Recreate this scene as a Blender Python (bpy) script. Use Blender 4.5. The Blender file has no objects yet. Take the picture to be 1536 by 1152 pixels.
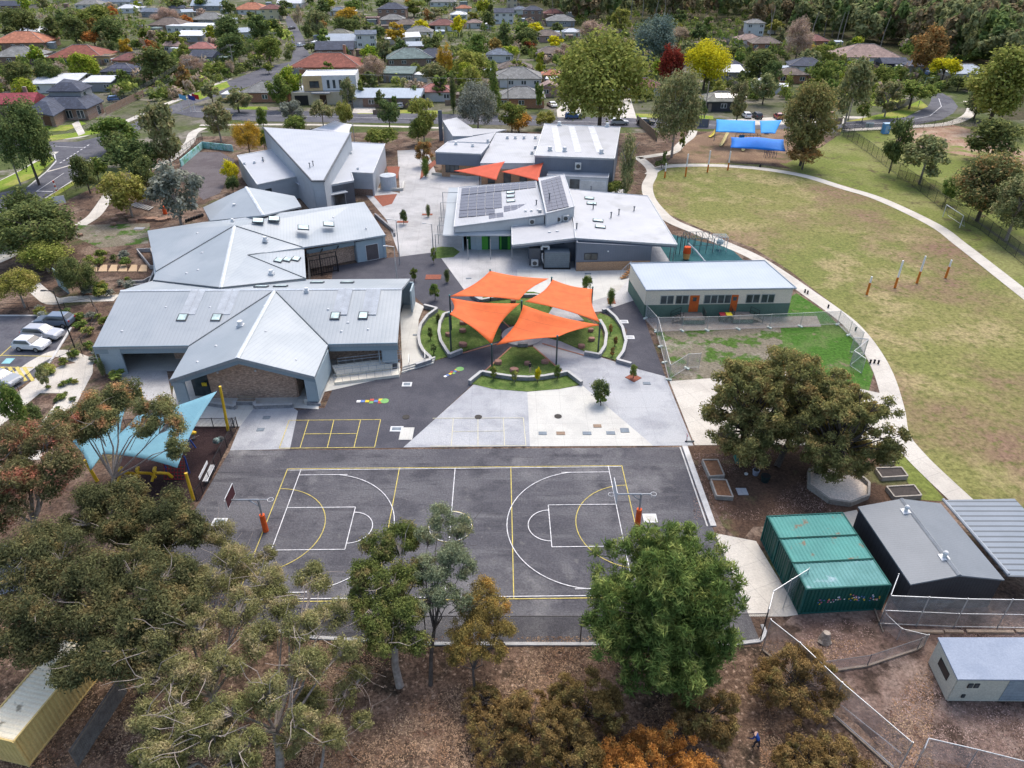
import bpy, math, random
import numpy as np
from mathutils import Vector, Matrix
R=math.radians
random.seed(7)
SC=bpy.context.scene; COL=SC.collection
# ---------- survey: the site was surveyed from the drone position; u,v are photo pixels, z the height in metres
HC=41.3; FC=1064.0; TC=R(32.49); cc,ss=math.cos(TC),math.sin(TC)
def ray(u,v):
    x=(u-768)/FC; y=(576-v)/FC
    return x, cc+y*ss, -ss+y*cc
def G(u,v,z=0.0):
    d=ray(u,v); t=(z-HC)/d[2]
    return Vector((d[0]*t,d[1]*t,z))
def ztop(u,vb,vt,zb=0.0):
    p=G(u,vb,zb); d=ray(u,vt); return HC+p.y*d[2]/d[1]
def PX(p):
    fw=p.y*cc-(p.z-HC)*ss; up=p.y*ss+(p.z-HC)*cc
    return 768+FC*p.x/fw, 576-FC*up/fw
# ---------- materials
MATS={}
def nd(nt,t,**k):
    n=nt.nodes.new(t)
    for a,b in k.items(): setattr(n,a,b)
    return n
def mixc(nt,fac,a,b,bt='MIX'):
    m=nd(nt,'ShaderNodeMix',data_type='RGBA',blend_type=bt)
    for i,x in ((0,fac),(6,a),(7,b)):
        if hasattr(x,'links') or hasattr(x,'is_linked'): nt.links.new(x,m.inputs[i])
        elif isinstance(x,(int,float)): m.inputs[i].default_value=x
        else: m.inputs[i].default_value=(*x,1) if len(x)==3 else x
    return m.outputs[2]
def noise(nt,vec,scale,detail=3,rough=.55,lo=.35,hi=.65):
    n=nd(nt,'ShaderNodeTexNoise'); n.inputs['Scale'].default_value=scale; n.inputs['Detail'].default_value=detail
    n.inputs['Roughness'].default_value=rough; nt.links.new(vec,n.inputs['Vector'])
    r=nd(nt,'ShaderNodeMapRange'); r.inputs[1].default_value=lo; r.inputs[2].default_value=hi
    nt.links.new(n.outputs[0],r.inputs[0]); return r.outputs[0]
def M(name,col,col2=None,scale=1.0,col3=None,scale3=.2,lo3=.5,hi3=.62,rough=.8,metal=0,stripe=None,fine=.12,finescale=9,bump=0,world=True,detail=4,spec=.3,coat=0):
    """stripe=(dx,dy,dz,spacing,width,factor)"""
    if name in MATS: return MATS[name]
    m=bpy.data.materials.new(name); m.use_nodes=True; nt=m.node_tree; b=nt.nodes['Principled BSDF']
    if world:
        g=nd(nt,'ShaderNodeNewGeometry'); vec=g.outputs['Position']
    else:
        g=nd(nt,'ShaderNodeTexCoord'); vec=g.outputs['Object']
    col2=col2 or tuple(c*.82 for c in col)
    c=mixc(nt,noise(nt,vec,scale,detail),col,col2)
    if col3: c=mixc(nt,noise(nt,vec,scale3,5,.6,lo3,hi3),c,col3)
    if fine:
        f=noise(nt,vec,finescale,2,.6,.3,.7)
        c=mixc(nt,f,mixc(nt,1.0,c,(1-fine,)*3,'MULTIPLY'),mixc(nt,1.0,c,(1+fine,)*3,'MULTIPLY'))
    if stripe:
        dx,dy,dz,sp,w,fac=stripe
        dp=nd(nt,'ShaderNodeVectorMath',operation='DOT_PRODUCT'); nt.links.new(vec,dp.inputs[0]); dp.inputs[1].default_value=(dx/sp,dy/sp,dz/sp)
        fr=nd(nt,'ShaderNodeMath',operation='FRACT'); nt.links.new(dp.outputs['Value'],fr.inputs[0])
        lt=nd(nt,'ShaderNodeMath',operation='LESS_THAN'); nt.links.new(fr.outputs[0],lt.inputs[0]); lt.inputs[1].default_value=w
        c=mixc(nt,lt.outputs[0],c,mixc(nt,1.0,c,(fac,)*3,'MULTIPLY'))
        if bump:
            bp=nd(nt,'ShaderNodeBump'); bp.inputs['Strength'].default_value=bump; bp.inputs['Distance'].default_value=.03
            pp=nd(nt,'ShaderNodeMath',operation='PINGPONG'); nt.links.new(dp.outputs['Value'],pp.inputs[0]); pp.inputs[1].default_value=.5
            nt.links.new(pp.outputs[0],bp.inputs['Height']); nt.links.new(bp.outputs[0],b.inputs['Normal'])
    nt.links.new(c,b.inputs['Base Color'])
    b.inputs['Roughness'].default_value=rough; b.inputs['Metallic'].default_value=metal
    b.inputs['Specular IOR Level'].default_value=spec; b.inputs['Coat Weight'].default_value=coat
    MATS[name]=m; return m
def Mbrick(name,c1,c2,mortar=(.35,.32,.28),scale=1):
    if name in MATS: return MATS[name]
    m=bpy.data.materials.new(name); m.use_nodes=True; nt=m.node_tree; b=nt.nodes['Principled BSDF']
    g=nd(nt,'ShaderNodeNewGeometry'); sp=nd(nt,'ShaderNodeSeparateXYZ'); nt.links.new(g.outputs['Position'],sp.inputs[0])
    ad=nd(nt,'ShaderNodeMath',operation='ADD'); nt.links.new(sp.outputs[0],ad.inputs[0]); nt.links.new(sp.outputs[1],ad.inputs[1])
    cb=nd(nt,'ShaderNodeCombineXYZ'); nt.links.new(ad.outputs[0],cb.inputs[0]); nt.links.new(sp.outputs[2],cb.inputs[1])
    t=nd(nt,'ShaderNodeTexBrick'); nt.links.new(cb.outputs[0],t.inputs['Vector']); t.inputs['Scale'].default_value=scale
    t.inputs['Color1'].default_value=(*c1,1); t.inputs['Color2'].default_value=(*c2,1); t.inputs['Mortar'].default_value=(*mortar,1)
    t.inputs['Brick Width'].default_value=.24; t.inputs['Row Height'].default_value=.086; t.inputs['Mortar Size'].default_value=.008
    f=noise(nt,g.outputs['Position'],6,3,.6,.3,.7)
    nt.links.new(mixc(nt,f,mixc(nt,1.0,t.outputs[0],(.75,)*3,'MULTIPLY'),mixc(nt,1.0,t.outputs[0],(1.25,)*3,'MULTIPLY')),b.inputs['Base Color']); b.inputs['Roughness'].default_value=.85
    MATS[name]=m; return m
def Mglass(name='window_glass',c=(.02,.03,.035)):
    if name in MATS: return MATS[name]
    m=bpy.data.materials.new(name); m.use_nodes=True; nt=m.node_tree; b=nt.nodes['Principled BSDF']
    g=nd(nt,'ShaderNodeNewGeometry'); f=noise(nt,g.outputs['Position'],.8,2)
    nt.links.new(mixc(nt,f,c,tuple(x*2.2+.01 for x in c)),b.inputs['Base Color']); b.inputs['Roughness'].default_value=.08; b.inputs['Specular IOR Level'].default_value=.6
    MATS[name]=m; return m
def Mleaf(name,c1,c2,c3=None,hv=.04,vv=.42,trans=.35):
    """leaf colours: c1..c2 vary leaf by leaf and clump by clump, c3 = odd dry or young leaves"""
    if name in MATS: return MATS[name]
    m=bpy.data.materials.new(name); m.use_nodes=True; nt=m.node_tree
    for n in list(nt.nodes): nt.nodes.remove(n)
    out=nd(nt,'ShaderNodeOutputMaterial'); tc=nd(nt,'ShaderNodeTexCoord'); g=nd(nt,'ShaderNodeNewGeometry'); oi=nd(nt,'ShaderNodeObjectInfo')
    cl=noise(nt,g.outputs['Position'],.45,3,.6,.38,.62)
    c=mixc(nt,cl,c1,c2)
    if c3:
        k=noise(nt,g.outputs['Position'],.9,3,.6,.52,.66); c=mixc(nt,k,c,c3)
    ri=nd(nt,'ShaderNodeMapRange'); nt.links.new(g.outputs['Random Per Island'],ri.inputs[0]); ri.inputs[3].default_value=1-vv; ri.inputs[4].default_value=1+vv
    hs=nd(nt,'ShaderNodeHueSaturation'); nt.links.new(c,hs.inputs['Color']); nt.links.new(ri.outputs[0],hs.inputs['Value'])
    rh=nd(nt,'ShaderNodeMapRange'); nt.links.new(oi.outputs['Random'],rh.inputs[0]); rh.inputs[3].default_value=.5-hv*.6; rh.inputs[4].default_value=.5+hv*.5
    nt.links.new(rh.outputs[0],hs.inputs['Hue'])
    d=nd(nt,'ShaderNodeBsdfDiffuse'); t=nd(nt,'ShaderNodeBsdfTranslucent'); mx=nd(nt,'ShaderNodeMixShader'); mx.inputs[0].default_value=trans
    nt.links.new(hs.outputs[0],d.inputs[0]); nt.links.new(hs.outputs[0],t.inputs[0]); nt.links.new(d.outputs[0],mx.inputs[1]); nt.links.new(t.outputs[0],mx.inputs[2])
    nt.links.new(mx.outputs[0],out.inputs[0]); MATS[name]=m; return m
def Mmesh(name,c=(.35,.36,.38),a=.3,sp=.12,metal=.5,mode='diamond'):
    """woven wire: procedural holes, u and v in metres"""
    if name in MATS: return MATS[name]
    m=bpy.data.materials.new(name); m.use_nodes=True; nt=m.node_tree; b=nt.nodes['Principled BSDF']; b.inputs['Metallic'].default_value=metal; b.inputs['Roughness'].default_value=.5
    g=nd(nt,'ShaderNodeTexCoord'); nz=noise(nt,g.outputs['Object'],2,2)
    nt.links.new(mixc(nt,nz,c,tuple(x*.7 for x in c)),b.inputs['Base Color'])
    s=nd(nt,'ShaderNodeSeparateXYZ'); nt.links.new(g.outputs['UV'],s.inputs[0])
    outs=[]
    for sg in ((1,1),(1,-1)) if mode=='diamond' else ((1,0),(0,.02)):
        a1=nd(nt,'ShaderNodeMath',operation='MULTIPLY'); nt.links.new(s.outputs[0],a1.inputs[0]); a1.inputs[1].default_value=sg[0]/sp
        a2=nd(nt,'ShaderNodeMath',operation='MULTIPLY_ADD'); nt.links.new(s.outputs[1],a2.inputs[0]); a2.inputs[1].default_value=sg[1]/sp; nt.links.new(a1.outputs[0],a2.inputs[2])
        fr=nd(nt,'ShaderNodeMath',operation='FRACT'); nt.links.new(a2.outputs[0],fr.inputs[0])
        lt=nd(nt,'ShaderNodeMath',operation='LESS_THAN'); nt.links.new(fr.outputs[0],lt.inputs[0]); lt.inputs[1].default_value=a if mode!='diamond' else a*.5
        outs.append(lt.outputs[0])
        if mode!='diamond': break
    o=outs[0]
    if len(outs)>1:
        mx=nd(nt,'ShaderNodeMath',operation='MAXIMUM'); nt.links.new(outs[0],mx.inputs[0]); nt.links.new(outs[1],mx.inputs[1]); o=mx.outputs[0]
    nt.links.new(o,b.inputs['Alpha']); MATS[name]=m; return m
# ---------- mesh builder
class MB:
    def __init__(s): s.v=[]; s.f=[]; s.uv=None
    def poly(s,pts):
        n=len(s.v); s.v+=[tuple(p) for p in pts]; s.f.append(tuple(range(n,n+len(pts)))); return s
    def prism(s,top,th,down=Vector((0,0,-1))):
        """closed slab: top outline (any winding) and a thickness downwards"""
        top=[Vector(p) for p in top]; n=len(top)
        a=sum((top[i].x*top[(i+1)%n].y-top[(i+1)%n].x*top[i].y) for i in range(n))
        if a<0: top=top[::-1]
        bot=[p+down*th for p in top]; k=len(s.v); s.v+=[tuple(p) for p in top+bot]
        s.f.append(tuple(range(k,k+n))); s.f.append(tuple(range(k+2*n-1,k+n-1,-1)))
        for i in range(n):
            j=(i+1)%n; s.f.append((k+i,k+n+i,k+n+j,k+j))
        return s
    def box(s,c,size,rz=0,rx=0,ry=0):
        c=Vector(c); h=Vector(size)*.5; m=Matrix.Rotation(rz,3,'Z')@Matrix.Rotation(ry,3,'Y')@Matrix.Rotation(rx,3,'X'); k=len(s.v)
        for x in (-1,1):
            for y in (-1,1):
                for z in (-1,1): s.v.append(tuple(c+m@Vector((x*h.x,y*h.y,z*h.z))))
        for f in ((0,1,3,2),(4,6,7,5),(0,4,5,1),(2,3,7,6),(0,2,6,4),(1,5,7,3)): s.f.append(tuple(k+i for i in f))
        return s
    def tube(s,p,q,r,r2=None,n=6,cap=True):
        p=Vector(p);q=Vector(q); r2=r if r2 is None else r2; d=(q-p)
        if d.length<1e-6: return s
        d.normalize(); a=d.orthogonal().normalized(); b=d.cross(a); k=len(s.v)
        for c,rr in ((p,r),(q,r2)):
            for i in range(n):
                t=2*math.pi*i/n; s.v.append(tuple(c+a*math.cos(t)*rr+b*math.sin(t)*rr))
        for i in range(n):
            j=(i+1)%n; s.f.append((k+i,k+j,k+n+j,k+n+i))
        if cap: s.f.append(tuple(range(k+n-1,k-1,-1))); s.f.append(tuple(range(k+n,k+2*n)))
        return s
    def path(s,pts,rad,n=6):
        for i in range(len(pts)-1):
            a=rad[i] if hasattr(rad,'__len__') else rad; b=rad[i+1] if hasattr(rad,'__len__') else rad
            s.tube(pts[i],pts[i+1],a,b,n)
        return s
    def wall(s,p,q,z0,zp,zq,t=.2):
        """upright wall p->q, top heights zp,zq"""
        p=Vector((p[0],p[1],0));q=Vector((q[0],q[1],0)); d=(q-p).normalized(); n=Vector((-d.y,d.x,0))*t*.5; k=len(s.v)
        for b,zt in ((p,zp),(q,zq)):
            for sg in (-1,1):
                s.v.append((b.x+n.x*sg,b.y+n.y*sg,z0)); s.v.append((b.x+n.x*sg,b.y+n.y*sg,zt))
        for f in ((0,1,5,4),(2,6,7,3),(0,2,3,1),(4,5,7,6),(1,3,7,5),(0,4,6,2)): s.f.append(tuple(k+i for i in f))
        return s
    def ell(s,c,r,n=8,m=5):
        c=Vector(c); k=len(s.v)
        for i in range(m+1):
            a=math.pi*i/m
            for j in range(n):
                b=2*math.pi*j/n; s.v.append((c.x+r[0]*math.sin(a)*math.cos(b),c.y+r[1]*math.sin(a)*math.sin(b),c.z+r[2]*math.cos(a)))
        for i in range(m):
            for j in range(n):
                s.f.append((k+i*n+j,k+(i+1)*n+j,k+(i+1)*n+(j+1)%n,k+i*n+(j+1)%n))
        return s
    def ribbon(s,pts,w,z=0):
        pts=[Vector((p[0],p[1],0)) for p in pts]; L=[]
        for i,p in enumerate(pts):
            d=(pts[min(i+1,len(pts)-1)]-pts[max(i-1,0)]).normalized(); n=Vector((-d.y,d.x,0)); ww=w[i] if hasattr(w,'__len__') else w
            L.append((p-n*ww/2,p+n*ww/2))
        k=len(s.v)
        for a,b in L: s.v+= [(a.x,a.y,z),(b.x,b.y,z)]
        for i in range(len(L)-1): s.f.append((k+2*i,k+2*i+2,k+2*i+3,k+2*i+1))
        return s
    def sheet(s,p,q,z0,z1):
        """single upright sheet with metre uv (wire mesh)"""
        if s.uv is None: s.uv=[]
        p=Vector(p);q=Vector(q); L=((q-p).length); k=len(s.v)
        s.v+=[(p.x,p.y,z0),(q.x,q.y,z0),(q.x,q.y,z1),(p.x,p.y,z1)]; s.f.append((k,k+1,k+2,k+3)); s.uv+=[(0,0),(L,0),(L,z1-z0),(0,z1-z0)]
        return s
    def build(s,name,mat,parent=None,smooth=False,top=None):
        if parent is None:
            if top is None:
                xs=[v[0] for v in s.v]; ys=[v[1] for v in s.v]; top=Vector(((min(xs)+max(xs))/2,(min(ys)+max(ys))/2,min(v[2] for v in s.v)))
            off=Vector(top)
        else:
            off=Vector((0,0,0)); p=parent
            while p: off+=p.location; p=p.parent
        me=bpy.data.meshes.new(name); me.from_pydata([(v[0]-off.x,v[1]-off.y,v[2]-off.z) for v in s.v],[],s.f)
        if s.uv:
            ul=me.uv_layers.new(name='UVMap'); ul.data.foreach_set('uv',[c for t in s.uv for c in t])
        if smooth: me.polygons.foreach_set('use_smooth',[True]*len(me.polygons))
        me.materials.append(mat); me.update(); o=bpy.data.objects.new(name,me); COL.objects.link(o)
        if parent: o.parent=parent
        else: o.location=off
        return o
def tag(o,label=None,cat=None,group=None,kind=None):
    for k,v in (('label',label),('category',cat),('group',group),('kind',kind)):
        if v: o[k]=v
    return o
def thing(name,label,cat,loc=(0,0,0),rz=0,group=None):
    o=bpy.data.objects.new(name,None); COL.objects.link(o); o.location=loc; o.rotation_euler=(0,0,rz); o.empty_display_size=.3
    return tag(o,label,cat,group)
def dup(o,loc=None,rz=None,label=None,group=None,parent=None,scale=None):
    c=o.copy(); COL.objects.link(c)
    if parent: c.parent=parent
    if loc is not None: c.location=loc
    if rz is not None: c.rotation_euler=(0,0,rz)
    if scale is not None: c.scale=(scale,)*3 if isinstance(scale,(int,float)) else scale
    if label: c['label']=label
    if group: c['group']=group
    for ch in o.children: dup(ch,parent=c)
    return c
def lerp(a,b,t): return a+(b-a)*t
# ---------- ground sheets
ZS=[0.0]
def ground(name,pts,mat,layer,kind='structure',label=None,cat=None):
    """flat sheet laid on the ground; pts are surveyed (u,v)"""
    m=MB(); m.poly([Vector((*G(u,v).xy,0.004*layer+0.0)) for u,v in pts])
    o=m.build(name,mat); 
    # orient up
    if o.data.polygons[0].normal.z<0: o.data.flip_normals()
    tag(o,label,cat,None,kind); return o
def Mground(name,cols,fine=.25,finescale=2.5):
    """cols: list of (colour, scale, lo, hi) patches mixed over the first"""
    m=bpy.data.materials.new(name); m.use_nodes=True; nt=m.node_tree; b=nt.nodes['Principled BSDF']; g=nd(nt,'ShaderNodeNewGeometry'); v=g.outputs['Position']
    c=None
    for i,(col,sc,lo,hi,*sx) in enumerate(cols):
        if c is None: c=mixc(nt,0.0,col,col); continue
        mp=nd(nt,'ShaderNodeMapping'); nt.links.new(v,mp.inputs[0]); mp.inputs['Location'].default_value=(i*37,i*11,i*5)
        if sx: mp.inputs['Scale'].default_value=(sx[0],1,1)
        c=mixc(nt,noise(nt,mp.outputs[0],sc,6,.62,lo,hi),c,col)
    f=noise(nt,v,finescale,4,.75,.35,.65)
    c=mixc(nt,f,mixc(nt,1.0,c,(1-fine,)*3,'MULTIPLY'),mixc(nt,1.0,c,(1+fine,)*3,'MULTIPLY'))
    nt.links.new(c,b.inputs['Base Color']); b.inputs['Roughness'].default_value=.95; b.inputs['Specular IOR Level'].default_value=.1
    bp=nd(nt,'ShaderNodeBump'); bp.inputs['Strength'].default_value=.5; bp.inputs['Distance'].default_value=.05
    nt.links.new(f,bp.inputs['Height']); nt.links.new(bp.outputs[0],b.inputs['Normal'])
    MATS[name]=m; return m
MU=Mground('bark_mulch',[((.115,.075,.055),1,0,1),((.20,.145,.11),.25,.45,.6),((.06,.042,.034),.6,.5,.62),((.075,.085,.032),.13,.56,.7)],.5,3.2)
LIT=Mground('leaf_litter',[((.105,.068,.048),1,0,1),((.20,.13,.09),.5,.45,.6),((.05,.037,.026),.35,.5,.62),((.32,.23,.17),2.6,.56,.66)],.6,4)
SOIL=Mground('garden_soil',[((.15,.10,.08),1,0,1),((.23,.17,.14),.3,.45,.6),((.065,.045,.035),.5,.52,.62)],.4,4)
SUB=Mground('suburb_ground',[((.12,.115,.08),1,0,1),((.075,.095,.03),.04,.42,.55),((.20,.18,.15),.09,.55,.62),((.055,.07,.025),.15,.55,.65)],.3,.8)
GR=Mground('oval_turf',[((0.195,0.190,0.066),1,0,1),((0.155,0.172,0.050),.05,.46,.62),((0.292,0.241,0.120),.14,.48,.62),((0.20,0.13,0.088),.05,.47,.62),((0.129,0.133,0.043),.9,.5,.65)],.36,2.2)
GR2=Mground('green_verge',[((0.146,0.172,0.043),1,0,1),((0.206,0.206,0.077),.1,.45,.6),((0.103,0.086,0.043),.3,.55,.66)],.3,2)
GR3=Mground('rough_grass',[((0.180,0.158,0.117),1,0,1),((0.063,0.117,0.023),.28,.5,.56),((0.252,0.225,0.180),.35,.52,.62)],.35,3)
GR4=Mground('lush_grass',[((.055,.13,.02),1,0,1),((.10,.15,.045),.3,.45,.6),((.17,.15,.09),.5,.58,.66)],.35,3)
BRIGHT=Mground('nature_strip_grass',[((.17,.24,.03),1,0,1),((.28,.28,.07),.15,.48,.6)],.25,2)
ASPH=Mground('court_asphalt',[((.092,.090,.100),1,0,1),((.125,.122,.13),.12,.44,.6),((.072,.071,.08),.3,.5,.62),((.22,.215,.215),.16,.55,.70),((.15,.145,.145),1.1,.6,.72),((.14,.138,.145),.6,.5,.66,.12),((.062,.06,.068),.9,.60,.7,.1)],.22,6)
ASPH2=Mground('dark_asphalt',[((.075,.075,.088),1,0,1),((.096,.095,.108),.3,.46,.62)],.14,6)
ROAD=Mground('road_asphalt',[((.11,.11,.125),1,0,1),((.14,.14,.15),.1,.46,.62),((.085,.085,.1),.3,.5,.62)],.12,2)
CON=Mground('pale_concrete',[((0.506,0.488,0.442),1,0,1),((0.432,0.414,0.377),.4,.45,.62),((0.570,0.552,0.515),.2,.5,.6)],.07,8)
CONW=Mground('cream_concrete',[((0.570,0.561,0.515),1,0,1),((0.506,0.497,0.460),.4,.45,.62),((0.460,0.432,0.386),.15,.58,.68)],.05,8)
CONG=Mground('grey_honed_concrete',[((0.380,0.389,0.408),1,0,1),((0.323,0.332,0.351),.5,.45,.62),((0.437,0.446,0.456),.16,.5,.6)],.10,9)
PATH=Mground('path_concrete',[((0.563,0.528,0.466),1,0,1),((0.484,0.449,0.396),.3,.45,.62)],.08,6)
PLAZA=Mground('plaza_concrete',[((0.430,0.425,0.420),1,0,1),((0.360,0.355,0.350),.3,.45,.6),((0.500,0.490,0.480),.12,.5,.62)],.12,6)
TURF=Mground('synthetic_turf',[((.075,.125,.03),1,0,1),((.14,.19,.055),.5,.42,.6),((.08,.115,.035),1.4,.55,.68)],.3,5)
# joints in concrete
def add_joints(mat,sp,ang,w,fac):
    nt=mat.node_tree; b=nt.nodes['Principled BSDF']; src=b.inputs['Base Color'].links[0].from_socket; g=nd(nt,'ShaderNodeNewGeometry')
    for a in (ang,ang+math.pi/2):
        dp=nd(nt,'ShaderNodeVectorMath',operation='DOT_PRODUCT'); nt.links.new(g.outputs['Position'],dp.inputs[0]); dp.inputs[1].default_value=(math.cos(a)/sp,math.sin(a)/sp,0)
        fr=nd(nt,'ShaderNodeMath',operation='FRACT'); nt.links.new(dp.outputs['Value'],fr.inputs[0])
        lt=nd(nt,'ShaderNodeMath',operation='LESS_THAN'); nt.links.new(fr.outputs[0],lt.inputs[0]); lt.inputs[1].default_value=w/sp
        src=mixc(nt,lt.outputs[0],src,mixc(nt,1.0,src,(fac,)*3,'MULTIPLY'))
    nt.links.new(src,b.inputs['Base Color'])
LITS=LIT
add_joints(CONW,2.5,0,.03,.78); add_joints(PLAZA,2.4,.05,.04,.8); add_joints(CONG,3,.02,.04,.85); add_joints(PATH,2.2,.4,.05,.8)
b=MB(); S=2600; b.poly([(-S,-300,0),(S,-300,0),(S,S*1.6,0),(-S,S*1.6,0)]); tag(b.build('ground',SUB),kind='structure')
ground('school_grounds',[(-260,1180),(-150,560),(60,320),(300,205),(660,196),(930,200),(1040,197),(1262,200),(1330,260),(1560,420),(1900,620),(1900,1180)],MU,1)
ground('leaf_litter_floor',[(-200,1200),(-150,890),(60,870),(200,905),(395,948),(470,960),(640,970),(870,972),(1140,970),(1190,1010),(1290,1090),(1345,1152),(1400,1220)],LIT,2)
ground('garden_soil',[(1140,965),(1200,915),(1330,905),(1800,935),(1800,1300),(1420,1240),(1290,1085),(1190,1005)],SOIL,3)
ground('playing_field',[(972,262),(1000,246),(1076,244),(1140,247),(1206,256),(1262,200),(1330,240),(1420,300),(1536,385),(1900,600),(1900,800),(1440,760),(1414,735),(1352,652),(1337,560),(1290,488),(1235,445),(1182,404),(1130,372),(1050,342),(1000,320),(976,290)],GR,2)
ground('grass_verge',[(1150,236),(1230,222),(1262,200),(1330,240),(1420,300),(1536,385),(1800,540),(1800,600),(1536,440),(1400,335),(1280,282),(1206,262)],GR2,3)
ground('neighbour_park',[(1262,200),(1420,190),(1560,190),(1700,250),(1800,520),(1560,395),(1420,300),(1330,240)],GR2,2)
ground('bare_earth',[(1340,215),(1360,195),(1420,185),(1480,200),(1550,235),(1540,250),(1440,232)],Mground('red_earth',[((.30,.19,.13),1,0,1),((.4,.3,.22),.2,.45,.6),((.16,.2,.05),.15,.55,.66)],.25,2),4)
ground('forest_floor',[(1085,160),(1130,100),(900,60),(700,-20),(2400,-20),(2400,180),(1500,180),(1470,140),(1300,70)],Mground('forest_litter',[((.07,.06,.035),1,0,1),((.05,.06,.02),.1,.4,.6)],.4,1),1)
ground('grass_strip',[(1140,470),(1195,440),(1240,470),(1290,520),(1310,560),(1300,600),(1180,480)],GR4,4)
ground('rough_yard',[(983,497),(1200,487),(1290,490),(1310,560),(1150,580),(1006,571)],GR3,3)
ground('lush_yard',[(1170,487),(1235,480),(1285,510),(1300,560),(1240,600),(1180,560)],GR4,5)
ground('classroom_apron',[(966,478),(1225,474),(1232,490),(984,498)],Mground('gravel_apron',[((.27,.23,.2),1,0,1),((.33,.29,.25),.5,.45,.6)],.25,6),6)
ground('playground_mulch_area',[(1000,244),(1040,205),(1090,190),(1200,190),(1240,215),(1180,245),(1140,245)],Mground('tan_mulch',[((.19,.125,.085),1,0,1),((.25,.17,.11),.2,.45,.6),((.12,.10,.05),.15,.55,.66)],.3,3),4)
ground('kitchen_garden_earth',[(1032,670),(1300,660),(1440,750),(1290,765),(1262,790),(1130,790),(1112,812),(1085,790),(1066,750)],Mground('dark_garden_mulch',[((.105,.065,.045),1,0,1),((.07,.045,.033),.3,.45,.6),((.11,.11,.05),.2,.56,.66)],.4,4),3)
ground('garden_lawn',[(1310,668),(1345,668),(1420,752),(1380,750),(1345,700)],GR2,4)
# paved areas
ground('court_asphalt',[(345,676),(1023,671),(1032,690),(1068,790),(1095,850),(1140,962),(870,967),(640,965),(470,955),(395,942),(200,905),(250,830),(305,745)],ASPH,5)
ground('forecourt_asphalt',[(435,674.5),(447,615),(487,612),(505,570),(598,566),(604,557),(648,543),(700,528),(768,497),(800,505),(716,570),(605,672)],ASPH2,6)
ground('courtyard_asphalt',[(497,425),(500,400),(575,388),(600,385),(655,378),(700,440),(765,488),(755,500),(712,468),(675,469),(636,458),(617,440),(600,425)],ASPH2,6)
ground('east_asphalt',[(900,468),(953,450),(966,477),(998,565),(950,552),(925,543),(938,520),(940,495),(925,479)],ASPH2,7)
ground('north_plaza',[(596,226),(640,224),(655,262),(930,275),(1010,385),(960,400),(955,450),(904,467),(800,478),(712,448),(647,399),(655,378),(600,386),(580,330),(548,292),(560,280),(600,290)],PLAZA,5)
ground('cream_slab',[(776,404),(960,400),(925,440),(880,455),(820,470),(775,455)],CONW,7)
ground('east_path_slab',[(798,500),(840,500),(876,528),(926,544),(998,565),(1040,668.5),(980,669),(872,579),(800,520)],CONG,7)
ground('handball_slab',[(605,671.5),(716,572),(745,583),(791,588),(795,669.8)],CONG,8)
ground('white_slab',[(795,669.8),(791,588),(838,584),(873,578),(980,669)],CONW,8)
ground('side_path',[(1004,572),(1180,560),(1320,590),(1352,655),(1330,668),(1042,668)],PATH,8)
ground('left_terrace_slab',[(600,470),(612,440),(618,450),(636,460),(628,480),(627,505),(633,528),(648,545),(604,560)],CONW,8)
ground('entry_pad',[(345,676),(435,674),(447,617),(440,612),(380,614),(360,640)],CONG,8)
ground('porch_slab',[(176,556),(250,556),(260,605),(300,640),(230,640),(190,585)],PLAZA,8)
ground('container_slab',[(1072,800),(1134,812),(1200,922),(1180,925),(1124,925),(1098,860)],PATH,7)
ground('shed_slab',[(1250,772),(1285,765),(1300,800),(1272,800)],PATH,7)
ground('playground_softfall',[(150,760),(200,640),(340,640),(352,650),(300,752)],Mground('maroon_softfall',[((.032,.02,.021),1,0,1),((.045,.028,.028),.8,.4,.6)],.2,6),7)
ground('teal_softfall',[(985,345),(1030,358),(1095,372),(1125,400),(1100,440),(985,440)],Mground('teal_rubber',[((.025,.085,.095),1,0,1),((.035,.11,.12),.4,.4,.6)],.12,5),7)
ground('west_path',[(0,610),(60,562),(95,548),(140,540),(139,560),(110,615),(60,690),(20,690),(95,590),(60,590),(0,640)],PATH,7)
ground('west_walk',[(20,385),(0,392),(-60,420),(-60,400)],PATH,7)
pf=MB()
def ribbon(name,pts,w,mat,layer,kind='structure',label=None,cat=None):
    P=[G(u,v) for u,v in pts]
    # smooth
    Q=[]
    for i in range(len(P)-1):
        a=P[max(i-1,0)];b_=P[i];c=P[i+1];d=P[min(i+2,len(P)-1)]
        for k in range(5):
            t=k/5; Q.append(.5*((2*b_)+(c-a)*t+(2*a-5*b_+4*c-d)*t*t+(3*b_-a-3*c+d)*t**3))
    Q.append(P[-1]); m=MB(); m.ribbon(Q,w,.004*layer); o=m.build(name,mat)
    if o.data.polygons[0].normal.z<0: o.data.flip_normals()
    return tag(o,label,cat,None,kind)
ribbon('oval_path',[(957,236),(974,250),(978,262),(971,278),(974,296),(986,313),(1006,331),(1045,348),(1087,366),(1130,385),(1170,410),(1213,440),(1247,464),(1276,487),(1303,520),(1325,560),(1340,610),(1347,650),(1372,683),(1404,715),(1450,758)],2.1,PATH,10)
ribbon('north_path',[(974,262),(990,252),(1020,248.5),(1076,248.5),(1139,253),(1206,264),(1262,281),(1320,299),(1400,337),(1440,366),(1480,397),(1536,441),(1600,490),(1700,560)],2.1,PATH,11)
ribbon('playground_path',[(957,237),(985,233),(1010,228),(1022,216),(1036,205),(1040,196)],2.0,PATH,10)
ribbon('garden_walk',[(120,338),(140,325),(152,310),(160,298),(170,285),(205,262),(245,245),(266,232),(284,214),(290,200),(305,192)],2.2,PATH,9)
ribbon('front_walk',[(45,425),(62,440),(80,452),(110,449),(175,447)],2.0,PATH,9)
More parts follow.
